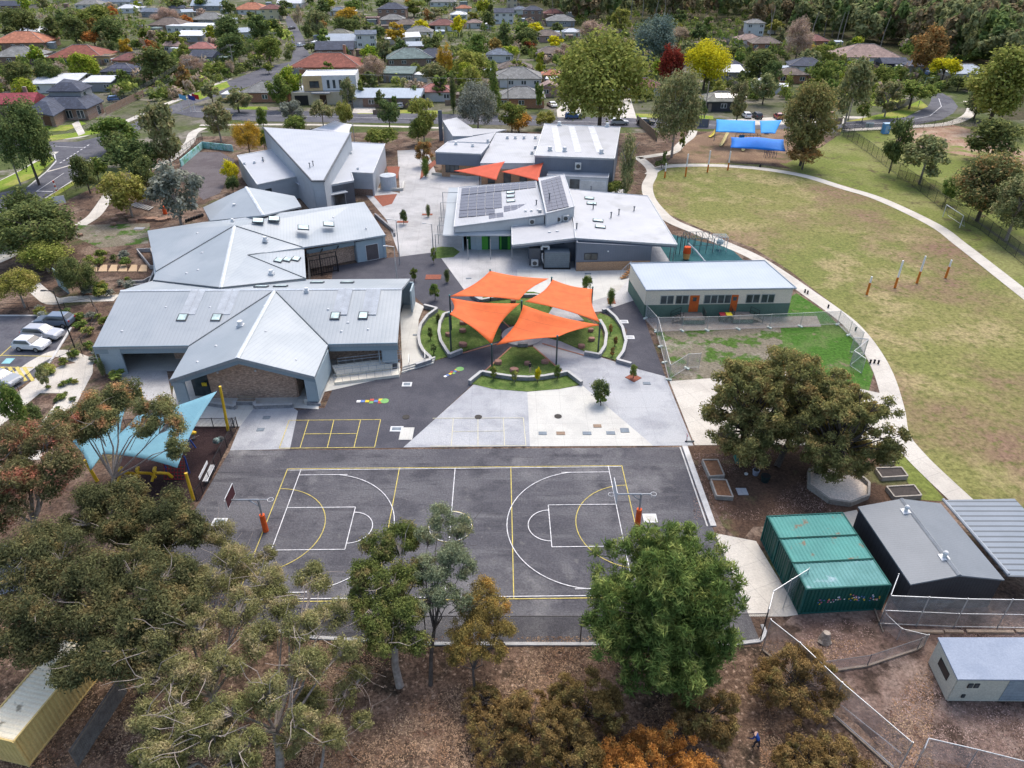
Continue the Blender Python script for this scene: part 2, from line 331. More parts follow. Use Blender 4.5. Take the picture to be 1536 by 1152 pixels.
ribbon('west_verge_walk',[(-80,420),(0,388),(20,375)],3,PATH,9)
ribbon('side_walk',[(0,578),(30,560),(60,540),(90,530),(140,546)],1.6,PATH,9)
ribbon('street_footpath',[(-60,300),(0,276),(30,261),(55,247),(72,232),(78,228)],3.0,PATH,9)
ribbon('north_footpath',[(70,258),(150,236)],.6,PATH,9)
ribbon('corner_footpath',[(60,208),(115,206),(150,194),(190,182),(240,160),(300,137),(345,118)],2.2,PATH,9)
ribbon('far_footpath',[(300,188),(400,187),(520,188),(660,192),(760,196)],1.6,PATH,9)
ribbon('curve_footpath',[(1266,195),(1365,190),(1420,186),(1450,175),(1458,162),(1452,152)],2.6,PATH,9)
ribbon('verge_footpath',[(1266,176),(1330,176),(1375,165)],2.6,PATH,9)
# roads
def road(name,pts,layer=8): return ground(name,pts,ROAD,layer)
road('west_road',[(-200,360),(-200,330),(42,281),(70,258),(83,240),(80,232),(60,222),(0,226),(-60,232),(-60,212),(0,208),(60,213),(115,213),(150,205),(190,190),(240,166),(300,140),(345,121),(400,100),(440,92),(475,90),(472,104),(420,118),(380,128),(330,143),(290,156),(262,170),(225,186),(190,205),(160,228),(110,270),(65,300),(0,345)])
road('cross_road',[(262,170),(290,158),(380,165),(660,171),(940,177),(1075,181),(1262,182),(1345,178),(1375,170),(1394,157),(1397,148),(1396,140),(1414,140),(1428,148),(1437,160),(1430,170),(1412,180),(1370,188),(1262,194),(1075,194),(940,191),(660,186),(380,182),(290,176)],9)
road('north_road',[(420,118),(436,95),(440,75),(436,55),(430,35),(420,15),(428,15),(445,38),(456,58),(462,78),(475,95)],10)
road('car_park',[(-180,474),(62,474),(90,482),(108,490),(102,505),(78,540),(60,560),(0,600),(-180,700)],8)
ground('courtyard_dark_yard',[(262,262),(285,228),(330,228),(352,240),(345,262),(330,290),(305,300)],Mground('plum_asphalt',[((.11,.095,.10),1,0,1),((.14,.125,.13),.3,.4,.6)],.15,5),6)
for pts in ([(62,205),(130,197),(168,187),(186,178),(190,184),(150,200),(70,213)],[(58,190),(110,187),(118,180),(130,186),(100,196),(60,198)],[(60,262),(70,250),(82,240),(75,232),(20,262),(-60,300),(-40,305)],[(64,300),(110,271),(120,272),(60,310)],[(300,150),(345,130),(340,122),(290,140)],[(540,165),(562,166),(562,171),(536,171)],[(352,160),(400,160),(402,165),(350,164)],[(1266,183),(1358,176),(1378,166),(1392,160),(1380,150),(1350,165)],[(1295,148),(1340,145),(1362,150),(1330,160),(1300,158)],[(375,25),(395,20),(440,50),(425,60)],[(1030,172),(1070,174),(1070,179),(1030,178)],[(585,165),(662,166),(662,171),(585,170)],[(935,170),(1010,172),(1010,177),(935,176)]):
    ground('grass_verge',pts,BRIGHT,11)
ground('lawn_patch',[(118,338),(225,335),(222,365),(150,372),(110,355)],GR3,6)
ground('driveway',[(108,186),(118,181),(128,200),(118,204)],PATH,12)
ground('driveway',[(535,152),(560,150),(565,170),(528,170)],PATH,12)
ground('driveway',[(835,165),(850,150),(870,150),(872,176),(836,176)],PATH,12)
ground('driveway',[(930,150),(945,145),(955,178),(925,176)],PATH,12)
ground('school_bus_bay',[(1085,180),(1160,176),(1266,178),(1266,186),(1085,188)],PATH,13)
# ---------- painted markings (thin sheets)
YEL=M('yellow_line_paint',(.62,.50,.12),(.42,.35,.12),3,fine=.2); WHI=M('white_line_paint',(.75,.74,.75),(.5,.5,.5),3,fine=.2)
K=MB()
def line(mb,a,b,w,z): 
    a=Vector((a[0],a[1],0));b=Vector((b[0],b[1],0)); mb.ribbon([a,b],w,z)
# the court has its own axes: origin at its far left corner
CO=G(431.5,704); CX=(G(932.6,699)-CO).normalized(); CY=Vector((CX.y,-CX.x,0))   # CY points to the near side
CL=(G(932.6,699)-CO).length/30.5
def C(x,y): return CO+CX*x*CL+CY*y*CL
def arc(cx,cy,r,a0,a1,n=28): return [C(cx+r*math.cos(R(lerp(a0,a1,i/n))),cy+r*math.sin(R(lerp(a0,a1,i/n)))) for i in range(n+1)]
yl=MB(); z=.004*14
for a,b in (((0,0),(30.5,0)),((30.5,0),(30.5,15.25)),((30.5,15.25),(0,15.25)),((0,15.25),(0,0)),((10.17,0),(10.17,15.25)),((20.33,0),(20.33,15.25))):
    line(yl,C(*a),C(*b),.075,z+.0005*len(yl.f))
yl.ribbon(arc(0,7.625,4.9,-90,90),.07,z+.004); yl.ribbon(arc(30.5,7.625,4.9,90,270),.07,z+.004); yl.ribbon(arc(15.25,7.625,1.8,0,360),.07,z+.004)
tag(yl.build('netball_court_lines',YEL),'yellow netball court lines painted on the dark asphalt court','painted lines')
wl=MB(); z=.004*17
for a,b in (((1.25,0.05),(1.25,15.2)),((29.25,.05),(29.25,15.2)),((15.25,0.1),(15.25,15.2)),
            ((1.25,5.2),(7.05,5.2)),((1.25,10.1),(7.05,10.1)),((7.05,5.2),(7.05,10.1)),((29.25,5.2),(23.45,5.2)),((29.25,10.1),(23.45,10.1)),((23.45,5.2),(23.45,10.1)),
            ((1.25,.9),(5.6,.9)),((1.25,14.4),(5.6,14.4)),((29.25,.9),(24.9,.9)),((29.25,14.4),(24.9,14.4)),((.05,.2),(30.4,.17)),((.05,15.0),(30.4,15.05))):
    line(wl,C(*a),C(*b),.07,z+.0005*len(wl.f))
def three(cx,sg):
    pts=[]; r=6.75; a=math.degrees(math.asin(6.73/r))
    for i in range(33):
        t=R(lerp(-82,82,i/32)); pts.append(C(cx+sg*r*math.cos(t)*1.0,7.65+6.8*math.sin(t)))
    return pts
wl.ribbon(three(1.25+2.6,1),.07,z+.012); wl.ribbon(three(29.25-2.6,-1),.07,z+.012)
wl.ribbon(arc(7.05,7.65,1.8,-90,90),.07,z+.014); wl.ribbon(arc(23.45,7.65,1.8,90,270),.07,z+.014); wl.ribbon(arc(15.25,7.65,1.75,0,360),.05,z+.014)
tag(wl.build('basketball_court_lines',WHI),'white basketball court lines with three point arcs on the asphalt','painted lines')
hb=MB(); z=.004*14; k=0
def pl(mb,q,w): 
    global k
    for i in range(len(q)-1): k+=1; line(mb,G(*q[i]),G(*q[i+1]),w,z+.0004*k)
pl(hb,[(434,631),(571,630),(562,671.5),(419,673),(434,631)],.075)
for a,b in (((463,630.5),(450,673)),((501,630.5),(491,672.5)),((541,630.3),(531,672))): pl(hb,[a,b],.075)
pl(hb,[(457,651.5),(536,651)],.075)
tag(hb.build('four_square_lines',YEL),'yellow handball grid painted on dark asphalt beside the brick gable building','painted lines')
hb=MB(); PY=M('pale_yellow_paint',(.62,.58,.38),(.5,.48,.38),3)
pl(hb,[(649,628),(785,627.5),(789,669),(645,670)],.07)
for a,b in (((680,628),(677,670)),((717,627.6),(717,670)),((755,627.6),(757,669))): pl(hb,[a,b],.07)
pl(hb,[(679,648),(756,647)],.05)
tag(hb.build('handball_lines',PY),'pale yellow handball grid painted on the light grey slab','painted lines')
# hopscotch
def hops(cells,label):
    e=thing('hopscotch',label,'hopscotch',(*cells[0][0],0),0,'painted hopscotch games')
    for ctr,sz,ang,col,ci in cells:
        m=MB(); zz=.004*15
        if ci: m.poly([(ctr[0]+.45*math.cos(t*math.pi/8),ctr[1]+.45*math.sin(t*math.pi/8),zz+.003) for t in range(16)])
        else:
            h=sz/2-.02; ca,sa=math.cos(ang),math.sin(ang); m.poly([(ctr[0]+ca*x-sa*y,ctr[1]+sa*x+ca*y,zz) for x,y in ((-h,-h),(h,-h),(h,h),(-h,h))])
        m.build('square',col,e)
CB=M('blue_paint',(.12,.2,.45)); CR=M('red_paint',(.48,.09,.07)); CG=M('green_paint',(.2,.42,.14)); CYp=M('bright_yellow_paint',(.75,.55,.04)); CW=M('white_paint',(.75,.75,.75))
def hopline(a,b,label):
    A=G(*a);B=G(*b); d=(B-A); L=d.length; d.normalize(); n=Vector((-d.y,d.x,0)); s=min(.62,L/6); ang=math.atan2(d.y,d.x); cs=[]
    lay=[(0,0,CW),(1,0,CB),(2,0,CYp),(3,-.5,CG),(3,.5,CR),(4,0,CB),(5,-.5,CR),(5,.5,CYp),(6,0,CG)]
    st=L/6
    for i,(x,y,c) in enumerate(lay): p=A+d*st*x+n*y*s; cs.append(((p.x,p.y),s,ang,c,i==8))
    hops(cs,label)
hopline((538,602.5),(577,602),'colourful hopscotch painted on asphalt below the ramp of the pale blue building')
hopline((668,565),(690,554),'slanting colourful hopscotch painted on asphalt beside the curved turf terrace')
# road markings
rm=MB(); k=0; z=.004*16
pl(rm,[(72,219),(125,222)],.15); pl(rm,[(54,288),(96,260)],.12); pl(rm,[(55,287),(80,288)],.25)
for i in range(9): a=lerp(0,1,i/9); pl(rm,[(lerp(90,136,a),lerp(245,216,a)),(lerp(90,136,a+.06),lerp(245,216,a+.06))],.25)
pl(rm,[(285,167),(380,173),(660,179),(940,184.5),(1075,188),(1262,188)],.15)
pl(rm,[(1262,188),(1350,184),(1395,174),(1412,160),(1408,148)],.15)
tag(rm.build('road_markings',WHI),kind='structure')
cp=MB(); k=0; z=.004*14
pl(cp,[(0,535),(22,515),(48,488)],.12); pl(cp,[(0,533.5),(78,535)],.12); pl(cp,[(0,551),(50,552)],.12)
for i in range(5): pl(cp,[(-8+i*11,551),(6+i*11,572)],.35)
tag(cp.build('car_park_lines',YEL),'yellow bay lines and hatching painted on the car park beside the white hatchback','painted lines')
dm=MB(); dm.poly([Vector((*G(*q).xy,.004*15)) for q in ((10,538),(23,538),(15,546),(2,546))]); tag(dm.build('accessible_bay_mark',M('pale_blue_paint',(.25,.5,.55))),'pale blue accessible parking square painted on the car park','painted mark')
# kerbs
KC=M('kerb_concrete',(.58,.57,.55),(.45,.44,.42),1)
def kerb(name,pts,label=None,w=.25,h=.12,cat='kerb'):
    m=MB(); P=[G(u,v) for u,v in pts]
    for i in range(len(P)-1): m.wall(P[i],P[i+1],0,h+.001*i,h+.001*i,w)
    return tag(m.build(name,KC),kind='structure')
kerb('kerb',[(1027,670),(1034,690),(1070,790)],w=.5); kerb('kerb',[(1020,671),(1027,691),(1061,790)],w=.12,h=.06)
kerb('kerb',[(395,943),(470,957),(640,966.5),(870,967),(1100,967),(1140,962),(1148,950),(1143,938)])
kerb('kerb',[(-100,474),(60,474)]); kerb('kerb',[(107,492),(78,540),(60,562)])
kerb('kerb',[(42,281),(70,258),(84,243),(82,233),(75,230)]); kerb('kerb',[(65,300),(110,271)])
# ---------- school buildings
ZINC=lambda nm,d:M(nm,(.305,.34,.365),(.275,.31,.335),.35,(.34,.37,.39),.12,.45,.6,rough=.45,metal=.1,stripe=(*d,0,.42,.10,.84),bump=.2,fine=.05,spec=.5)
ROOF_A=ZINC('zinc_roof_long',(1,.02)); ROOF_B=ZINC('zinc_roof_cross',(-.38,.92)); ROOF_V=ZINC('zinc_roof_valley',(.97,-.22))
ROOFW=M('white_metal_roof',(.395,.405,.425),(.35,.36,.38),.25,(.29,.30,.31),.2,.52,.68,rough=.5,metal=.05,stripe=(.98,.15,0,.45,.07,.86),bump=.4,fine=.06,spec=.5)
ROOFW2=M('white_metal_roof_turned',(.395,.405,.425),(.35,.36,.38),.25,(.30,.31,.32),.2,.55,.68,rough=.5,metal=.05,stripe=(.15,.98,0,.45,.07,.86),bump=.4,fine=.06,spec=.5)
ROOFC=M('classroom_roof_metal',(.33,.38,.43),(.30,.35,.40),.3,rough=.5,metal=.1,stripe=(.99,.03,0,.4,.08,.86),bump=.4,fine=.05)
FASC=M('blue_grey_cladding',(.24,.31,.35),(.21,.28,.32),.5,rough=.5,stripe=(0,0,1,.3,.05,.8),fine=.06)
CLADP=M('pale_blue_cladding',(.34,.42,.46),(.31,.38,.42),.6,rough=.5,fine=.05,stripe=(0,0,1,.6,.03,.85))
CLADG=M('slate_blue_cladding',(.15,.17,.21),(.13,.15,.185),.5,rough=.55,stripe=(1,.12,0,.35,.06,.8),fine=.06)
CLADL=M('light_grey_cladding',(.40,.43,.46),(.36,.39,.42),.5,rough=.55,stripe=(0,0,1,1.2,.02,.75),fine=.06)
CLADW=M('pale_render',(.50,.51,.51),(.44,.45,.45),.5,fine=.06)
CLADD=M('charcoal_cladding',(.10,.105,.12),(.085,.09,.1),.5,stripe=(0,0,1,.8,.03,.7))
DARKF=M('dark_frame',(.02,.022,.025),rough=.4); WHF=M('white_trim',(.65,.66,.66),rough=.5); STEEL=M('galvanised_steel',(.42,.44,.46),(.34,.36,.38),2,rough=.4,metal=.6)
BR1=Mbrick('mixed_brown_brick',(.30,.19,.14),(.60,.42,.31),(.40,.31,.25)); BR2=Mbrick('tan_brick',(.42,.24,.12),(.36,.19,.09)); BR3=Mbrick('orange_brick',(.40,.15,.06),(.32,.12,.05)); BR4=Mbrick('brown_brick',(.17,.09,.06),(.22,.12,.08))
GL=Mglass(); SKYL=Mglass('skylight_glass',(.33,.42,.40)); LOUV=M('dark_louvre',(.04,.045,.05),stripe=(0,0,1,.12,.4,.3))
TIMB=M('weathered_timber',(.22,.17,.13),(.3,.25,.2),2); TIMO=M('orange_timber',(.38,.2,.09),(.3,.16,.07),1)
BLK=M('black_powdercoat',(.018,.018,.02),rough=.5); SOLAR=M('solar_cells',(.035,.035,.06),(.05,.048,.075),1,rough=.25,spec=.6,stripe=(0,1,0,1.0,.03,1.8))
def W3(q): return G(q[0],q[1],q[2])
def inset(P,d):
    """shrink a plan outline by d"""
    n=len(P); a=sum(P[i].x*P[(i+1)%n].y-P[(i+1)%n].x*P[i].y for i in range(n)); sg=1 if a>0 else -1; out=[]
    for i in range(n):
        p=P[i]; d1=(p-P[i-1]); d2=(P[(i+1)%n]-p); d1.z=d2.z=0; d1.normalize(); d2.normalize()
        n1=Vector((-d1.y,d1.x,0))*sg; n2=Vector((-d2.y,d2.x,0))*sg; b=(n1+n2); L=max(b.length_squared,.3); out.append(p+b*(2*d/L))
    return out
def roofs(root,specs,mats,th=.28):
    for pts,m in specs:
        r=MB(); r.prism([W3(p) for p in pts],th); r.build('roof',mats[m],root)
def walls(root,pts,mat,ins=.3,drop=.35,z0=0,name='wall',skip=(),t=.22):
    P=inset([W3(p) for p in pts],ins); m=MB(); n=len(P)
    for i in range(n):
        if i in skip: continue
        a,b=P[i],P[(i+1)%n]; m.wall(a,b,z0,a.z-drop,b.z-drop,t)
    return m.build(name,mat,root)
def on_roof(u,v,tri):
    """world point where the sight line meets the plane through three roof points"""
    a,b,c=[W3(p) for p in tri]; n=(b-a).cross(c-a); o=Vector((0,0,HC)); d=Vector(ray(u,v)); t=(a-o).dot(n)/d.dot(n); return o+d*t,n.normalized()*(1 if n.z>0 else -1)
def plate(mb,p,n,w,h,t,ang=0,lift=0):
    """thin box lying on a sloped plane"""
    x=Vector((math.cos(ang),math.sin(ang),0)); x=(x-n*x.dot(n)).normalized(); y=n.cross(x); k=len(mb.v); c=p+n*lift
    for sx in (-1,1):
        for sy in (-1,1):
            for sz in (0,1): mb.v.append(tuple(c+x*sx*w/2+y*sy*h/2+n*sz*t))
    for f in ((0,1,3,2),(4,6,7,5),(0,4,5,1),(2,3,7,6),(0,2,6,4),(1,5,7,3)): mb.f.append(tuple(k+i for i in f))
def skylight(root,u,v,tri,w=1.1,h=1.15,ang=0):
    p,n=on_roof(u,v,tri); m=MB(); plate(m,p,n,w,h,.16,ang); f=m.build('skylight',M('skylight_frame',(.10,.11,.12)),root); g=MB(); plate(g,p,n,w-.25,h-.25,.02,ang,.16); g.build('pane',SKYL,f)
def whirly(root,u,v,tri,s=.4):
    p,n=on_roof(u,v,tri); m=MB(); m.box(p+Vector((0,0,.05)),(s*1.3,s*1.3,.3)); m.tube(p+Vector((0,0,.1)),p+Vector((0,0,.45*s/.4)),s*.55,s*.55,8); m.build('roof_vent',WHF,root)
def cowl(root,u,v,tri,h=.8,r=.09,mat=None):
    p,n=on_roof(u,v,tri); m=MB(); m.tube(p,p+Vector((0,0,h)),r,r,6); m.tube(p+Vector((0,0,h)),p+Vector((0,0,h+.12)),r*2.2,r*1.2,8); m.build('vent_pipe',mat or M('vent_grey',(.16,.17,.18)),root)
def ridgecap(root,a,b,w=.45,mat=None):
    A,B=W3(a),W3(b); m=MB(); d=(B-A).normalized(); x=d.cross(Vector((0,0,1))).normalized(); k=len(m.v)
    for c in (A,B):
        m.v+= [tuple(c+x*w/2+Vector((0,0,.0))),tuple(c+Vector((0,0,.1))),tuple(c-x*w/2)]
    m.f+= [(0,3,4,1),(1,4,5,2),(0,1,2),(3,5,4)]; m.build('ridge_cap',mat or M('zinc_cap',(.60,.64,.67)),root)
def gutter(root,pts,mat=None,w=.14,name='gutter',off=0.0):
    m=MB(); P=[W3(p) for p in pts]
    for i in range(len(P)-1): m.tube(P[i]+Vector((0,0,.03+off)),P[i+1]+Vector((0,0,.03+off)),w/2,w/2,5)
    m.build(name,mat or FASC,root)
def face_box(root,p,q,z0,z1,mat,name='window',t=.06,pane=None,fr=.08,mull=1,off=.14,panem=None):
    """window or door set proud of the wall line p->q (world xy)"""
    p=Vector((p[0],p[1],0));q=Vector((q[0],q[1],0)); d=(q-p).normalized(); n=Vector((d.y,-d.x,0)); 
    if n.y>0 and abs(n.y)>.3: n=-n
    m=MB(); m.wall(p+n*off,q+n*off,z0,z1,z1,t); f=m.build(name,mat,root)
    if pane is not False:
        g=MB(); L=(q-p).length; 
        for i in range(mull):
            a=p+d*(L*i/mull+fr); b=p+d*(L*(i+1)/mull-fr); g.wall(a+n*(off+t/2),b+n*(off+t/2),z0+fr,z1-fr,z1-fr,.02)
        g.build('pane',panem or GL,f)
    return f
def ac_unit(p,label=None,root=None,s=(.9,.4,.9),ang=0):
    e=root or thing('air_conditioner',label,'air conditioner',p,0,'air conditioning units'); p=Vector(p)
    m=MB(); m.box(p+Vector((0,0,s[2]/2)),s,ang); o=m.build('air_conditioner' if root else 'case',M('ac_white',(.55,.56,.55)),e)
    g=MB(); d=Vector((math.sin(ang),-math.cos(ang),0)); g.tube(p+d*(s[1]/2)+Vector((0,0,s[2]/2)),p+d*(s[1]/2+.03)+Vector((0,0,s[2]/2)),min(s[0],s[2])*.36,min(s[0],s[2])*.36,12); g.build('fan_grille',M('fan_dark',(.09,.09,.085)),o)
    return e
# ===== pale blue long building (front left)
B1=thing('school_building','long pale blue metal roofed school building with a brick gable facing the court','school building',G(370,560))
E_,RZ=3.5,6.0
fl,fr_=(139,521,E_),(596,515,E_); rl,rr=(181,436,RZ),(603,433,RZ); bl,br=(229,421,E_),(615,418,E_)
v1,v2=(284,519,E_),(492,517,E_); ap=(411.7,435.7,RZ-.02); gl_,gr_,ga=(254,570.6,E_),(471.6,565.5,E_),(355.7,537.2,6.0)
roofs(B1,[(( fl,v1,ap,rl),0),((v2,fr_,rr,ap),0),((rl,rr,br,bl),0),((gl_,ga,ap,v1),1),((ga,gr_,v2,ap),2)],[ROOF_A,ROOF_B,ROOF_V])
ridgecap(B1,ga,ap); ridgecap(B1,rl,rr); gutter(B1,[v1,ap],M('valley_dark',(.12,.14,.15)),.16,'valley_gutter',.0); gutter(B1,[v2,ap],M('valley_dark',(.12,.14,.15)),.16,'valley_gutter',.0)
gutter(B1,[fl,v1]);gutter(B1,[v2,fr_]);gutter(B1,[gl_,ga,gr_],ROOF_A,.1)
P=lambda q:W3(q)
# deep fascias
def fascia(root,a,b,h0a,h0b,mat=FASC,t=.12,name='fascia',zt=None,inn=.1):
    A,B=W3(a),W3(b); d=(B-A); d.z=0; d.normalize(); n=Vector((-d.y,d.x,0)); n=n if n.y>0 else -n
    A=A+n*inn;B=B+n*inn; m=MB(); k=0; o=n*t
    for c,h in ((A,h0a),(B,h0b)):
        for oo in (Vector((0,0,0)),o): m.v+= [tuple(c+oo+Vector((0,0,-.04))),tuple(c+oo-Vector((0,0,h)))]
    for f in ((0,1,5,4),(2,6,7,3),(0,2,3,1),(4,5,7,6),(1,3,7,5),(0,4,6,2)): m.f.append(f)
    m.build(name,mat,root)
fascia(B1,fl,v1,.9,.9); fascia(B1,v2,fr_,.9,.9); fascia(B1,gl_,ga,.75,.75); fascia(B1,ga,gr_,.75,.75)
# left end wall panel, side and back walls
a=W3(fl)+Vector((.35,.25,0)); m=MB(); w1=G(176,530,3.0); m.wall(a,(w1.x,a.y,0),0,3.2,3.2,.22); c=W3(bl)+Vector((.9,-.4,0)); r_=W3(rl)+Vector((.45,0,0)); m.wall(a,(r_.x,r_.y,0),0,3.2,5.65,.22); m.wall(r_,c,0,5.65,3.2,.22); m.build('cladding_wall',CLADP,B1)
yb=W3(fl).y
m=MB(); xL=G(250,556).x; xR=W3(v2).x; m.wall((xL,yb+3.6,0),(W3(v1).x+3,yb+3.6,0),0,3.9,3.9,.25); m.wall((xL,yb+3.6,0),(xL,yb+12,0),0,3.9,4.3,.25); m.build('brick_wall',BR1,B1)
face_box(B1,(xL+.4,yb+3.5),(xL+2.9,yb+3.5),1.1,2.9,DARKF,mull=2)
m=MB(); x0=W3(v2).x-1.5; x1=W3(fr_).x-.25; xm=G(571,517,3.4).x; yy=yb+3.4; m.wall((x0,yy,0),(x1,yy,0),0,3.9,3.9,.25); m.build('brick_wall',BR1,B1)
face_box(B1,(G(549,530,2.2).x,yy-.1),(xm+.3,yy-.1),1.6,3.0,DARKF,mull=2)
m=MB(); yf=W3(fr_).y+.35; m.wall((xm,yf,0),(x1,yf,0),.9,3.2,3.2,.22); m.wall((xm,yf,0),(xm,yy,0),.9,3.2,3.6,.22); rb=W3(rr); bb=W3(br); m.wall((x1-1.5,yf+.2,0),(x1-1.5,rb.y,0),.9,3.2,5.6,.2); m.wall((x1-1.5,rb.y,0),(x1-1.5,bb.y-.4,0),.9,5.6,3.2,.2); m.wall((x1,bb.y-3.4,0),(x1,bb.y-.5,0),.4,3.3,3.1,.2); m.wall((x1,bb.y-.4,0),(W3(bl).x+6,bb.y-.4,0),0,3.2,3.2,.2); m.build('cladding_wall',CLADP,B1)
m=MB(); m.wall((xm+.1,yf+.15,0),(x1-.1,yf+.15,0),0,.9,.9,.2); m.wall((x1-1.6,yf+.25,0),(x1-1.6,bb.y-.6,0),0,.9,.9,.2); m.build('plinth',CLADD,B1)
m=MB(); q=[G(176,557),G(262,557),G(258,604),G(300,640),G(372,640),G(440,612),G(478,614),G(478,590),G(600,562),G(600,545),G(540,520),G(180,520)]; m.poly([Vector((p.x,p.y,.028)) for p in q]); o=m.build('porch_floor',CONW,B1)
# gable legs and brick gable wall
gL,gR,gA=W3(gl_),W3(gr_),W3(ga)
def leg(x0,x1,y,z,dy,name='porch_leg'):
    m=MB(); m.wall((x0,y,0),(x1,y,0),.45,z,z,.3); m.wall((x0,y,0),(x0,y+dy,0),.45,z,z,.28) if dy else None; m.build(name,CLADP,B1)
leg(gL.x+.15,gL.x+1.3,gL.y+.25,3.1,0); leg(gR.x-.15,gR.x-1.15,gR.y+.25,3.1,6)
m=MB(); m.wall((gL.x+.25,gL.y+.3,0),(gL.x+1.2,gL.y+.3,0),0,.45,.45,.25);m.build('plinth',CLADD,B1); m=MB(); m.wall((gR.x-.25,gR.y+.3,0),(gR.x-1.05,gR.y+.3,0),0,.45,.45,.25); m.build('plinth',CLADD,B1)
ybk=gL.y+2.2; m=MB(); q0=(gL.x+2.9,ybk); q1=(gR.x-2.6,ybk+.1); zt=lambda x:3.15+2.4*(1-abs(x-gA.x)/7.3)
m.wall(q0,(gA.x,ybk,0),0,zt(q0[0])-.1,zt(gA.x)-.1,.25); m.wall((gA.x,ybk,0),q1,0,zt(gA.x)-.1,zt(q1[0])-.1,.25); m.wall(q0,(q0[0],ybk+5,0),0,zt(q0[0])-.1,3.8,.25); m.wall(q1,(q1[0],ybk+5,0),0,zt(q1[0])-.1,3.8,.25); m.build('brick_gable_wall',BR1,B1)
m=MB(); m.wall((gL.x+1.0,ybk+2,0),(gL.x+2.8,ybk+2,0),0,3.4,3.4,.15); m.build('dark_glazed_screen',DARKF,B1); m=MB(); m.wall((q1[0]+.1,ybk+3,0),(gR.x-.3,ybk+3,0),0,3.4,3.4,.15); m.build('dark_glazed_screen',DARKF,B1)
m=MB(); m.wall((gL.x+.9,ybk+.2,0),(q0[0],ybk+.2,0),.1,3.35,3.5,.08); m.build('glazed_doors',GL,B1)
m=MB(); m.box((gL.x+2.3,ybk-.1,1.7),(.5,.1,.4)); m.build('yellow_notice',CYp,B1)
for i,(x,y,z) in enumerate([(gA.x+.7,ybk-.2,3.4),(gA.x+4.6,ybk-.2,3.7),(gA.x-3.2,ybk-.2,3.2)]):
    m=MB(); m.ell((x,y,z),(.13,.1,.13)); m.build('wall_lamp',WHF,B1)
T1=(fl,v1,rl); T2=(v2,fr_,rr); TG1=(gl_,ga,ap); TG2=(gr_,ga,ap)
for u,v in ((274,477),(325,477)): skylight(B1,u,v,T1)
for u,v in ((503,474.5),(545,474)): skylight(B1,u,v,T2)
TB=(rl,rr,br)
for u,v in ((392,430.7),(421,430),(476,424.5),(521,424.5)): skylight(B1,u,v,TB,1.6,.9)
whirly(B1,361,489,TG1,.55); whirly(B1,460,437,T2,.4)
for u,v,t in ((249,461,T1),(315,461,T1),(183,497,T1),(296,543,TG1),(324,519,TG1),(397,459,TG1),(444,540,TG2),(398,497,TG2),(552,494,T2),(492,464,T2),(512,497,T2),(522,484,T2)):
    p,n=on_roof(u,v,t); m=MB(); m.ell(p,(.16,.16,.12)); m.build('roof_dome',WHF,B1)
for u,tt in ((282,T1),(334,T1),(510,T2),(553,T2)):
    p,n=on_roof(u+(8 if u<400 else 4),453,tt); m=MB(); plate(m,p,n,1.7,4.4,.05,0,.05); plate(m,p,n,.12,4.4,.03,0,.11); m.build('roof_flashing',M('flashing_pale',(.43,.46,.49)),B1)
for u0,v0 in ((141,523),(176,523),(286,521),(567,516.5),(594,516.5),(471,567)):
    t=G(u0,v0,3.2); m=MB(); m.tube(t+Vector((0,-.06,0)),(t.x,t.y-.06,0),.05,.05,5); m.build('downpipe',CLADP,B1)
# hub and second wing
B2=thing('school_building','pale blue metal roofed school wing with hipped hub roofs behind the brick gable building','school building',G(400,400))
h1,h2,h3=(351.6,338.6,6.8),(331,432,6.0),(234,407.6,3.9); nw=(221,346,3.6); v3=(453.7,371,4.2); se=(578.7,353,3.6); ne=(546,302.7,4.2); nb=(305,333,4.0); sc_=(456,371.5,3.9); hs=(459,418,4.0); dm_=(371.7,382.7,5.6); bls=(229,420.6,3.7)
roofs(B2,[((nw,h3,h1,),0),((nw,h1,(330,331,5.6),nb),0),((h1,v3,se,ne,(330,331,5.6)),3),((h3,bls,h2,h1),1),((h1,h2,hs,dm_,v3),2),((dm_,hs,sc_),3)],[ROOF_A,ROOF_B,ROOF_V,ZINC('zinc_roof_wing',(.97,.24))],.22)
VD=M('valley_dark',(.12,.14,.15))
ridgecap(B2,h1,h2); gutter(B2,[h3,h1],VD,.16,'valley_gutter'); gutter(B2,[h1,v3],VD,.16,'valley_gutter'); gutter(B2,[dm_,hs],VD,.14,'valley_gutter'); gutter(B2,[dm_,sc_],VD,.14,'valley_gutter'); gutter(B2,[bls,h2,hs],VD,.16,'valley_gutter')
walls(B2,[nw,bls,hs,sc_,se,ne,(330,331,5.0)],CLADP,.35,.3,skip=(1,2,5,3)); gutter(B2,[sc_,se])
A=W3(sc_)+Vector((.1,.5,0)); Bq=W3(se)+Vector((-.3,.5,0)); d=(Bq-A); L=d.length; dn=Vector((d.x,d.y,0)).normalized(); nn=Vector((-dn.y,dn.x,0))
m=MB(); m.wall(A+dn*(L*.62),Bq,0,3.2,3.2,.22); m.wall(A+dn*(L*.62),A+dn*(L*.62)+nn*3,0,3.2,3.2,.2); m.build('cladding_wall',CLADP,B2)
face_box(B2,A+dn*(L*.73),A+dn*(L*.90),0,2.5,WHF,'door_opening',pane=None,panem=M('dim_entry',(.12,.1,.1)))
m=MB(); m.wall(A+nn*1.2+dn*.2,A+dn*(L*.62)+nn*1.2,0,3.3,3.3,.25); m.build('brick_wall',BR1,B2); m=MB(); m.wall(A+dn*0,A+dn*(L*.60),2.75,3.35,3.35,.12); m.build('fascia',FASC,B2)
m=MB(); hx=W3(hs)
for z in (.9,1.9,2.9): m.tube((hx.x+.2,hx.y+.2,z),(A.x+.2,A.y,z),.06,.06,4)
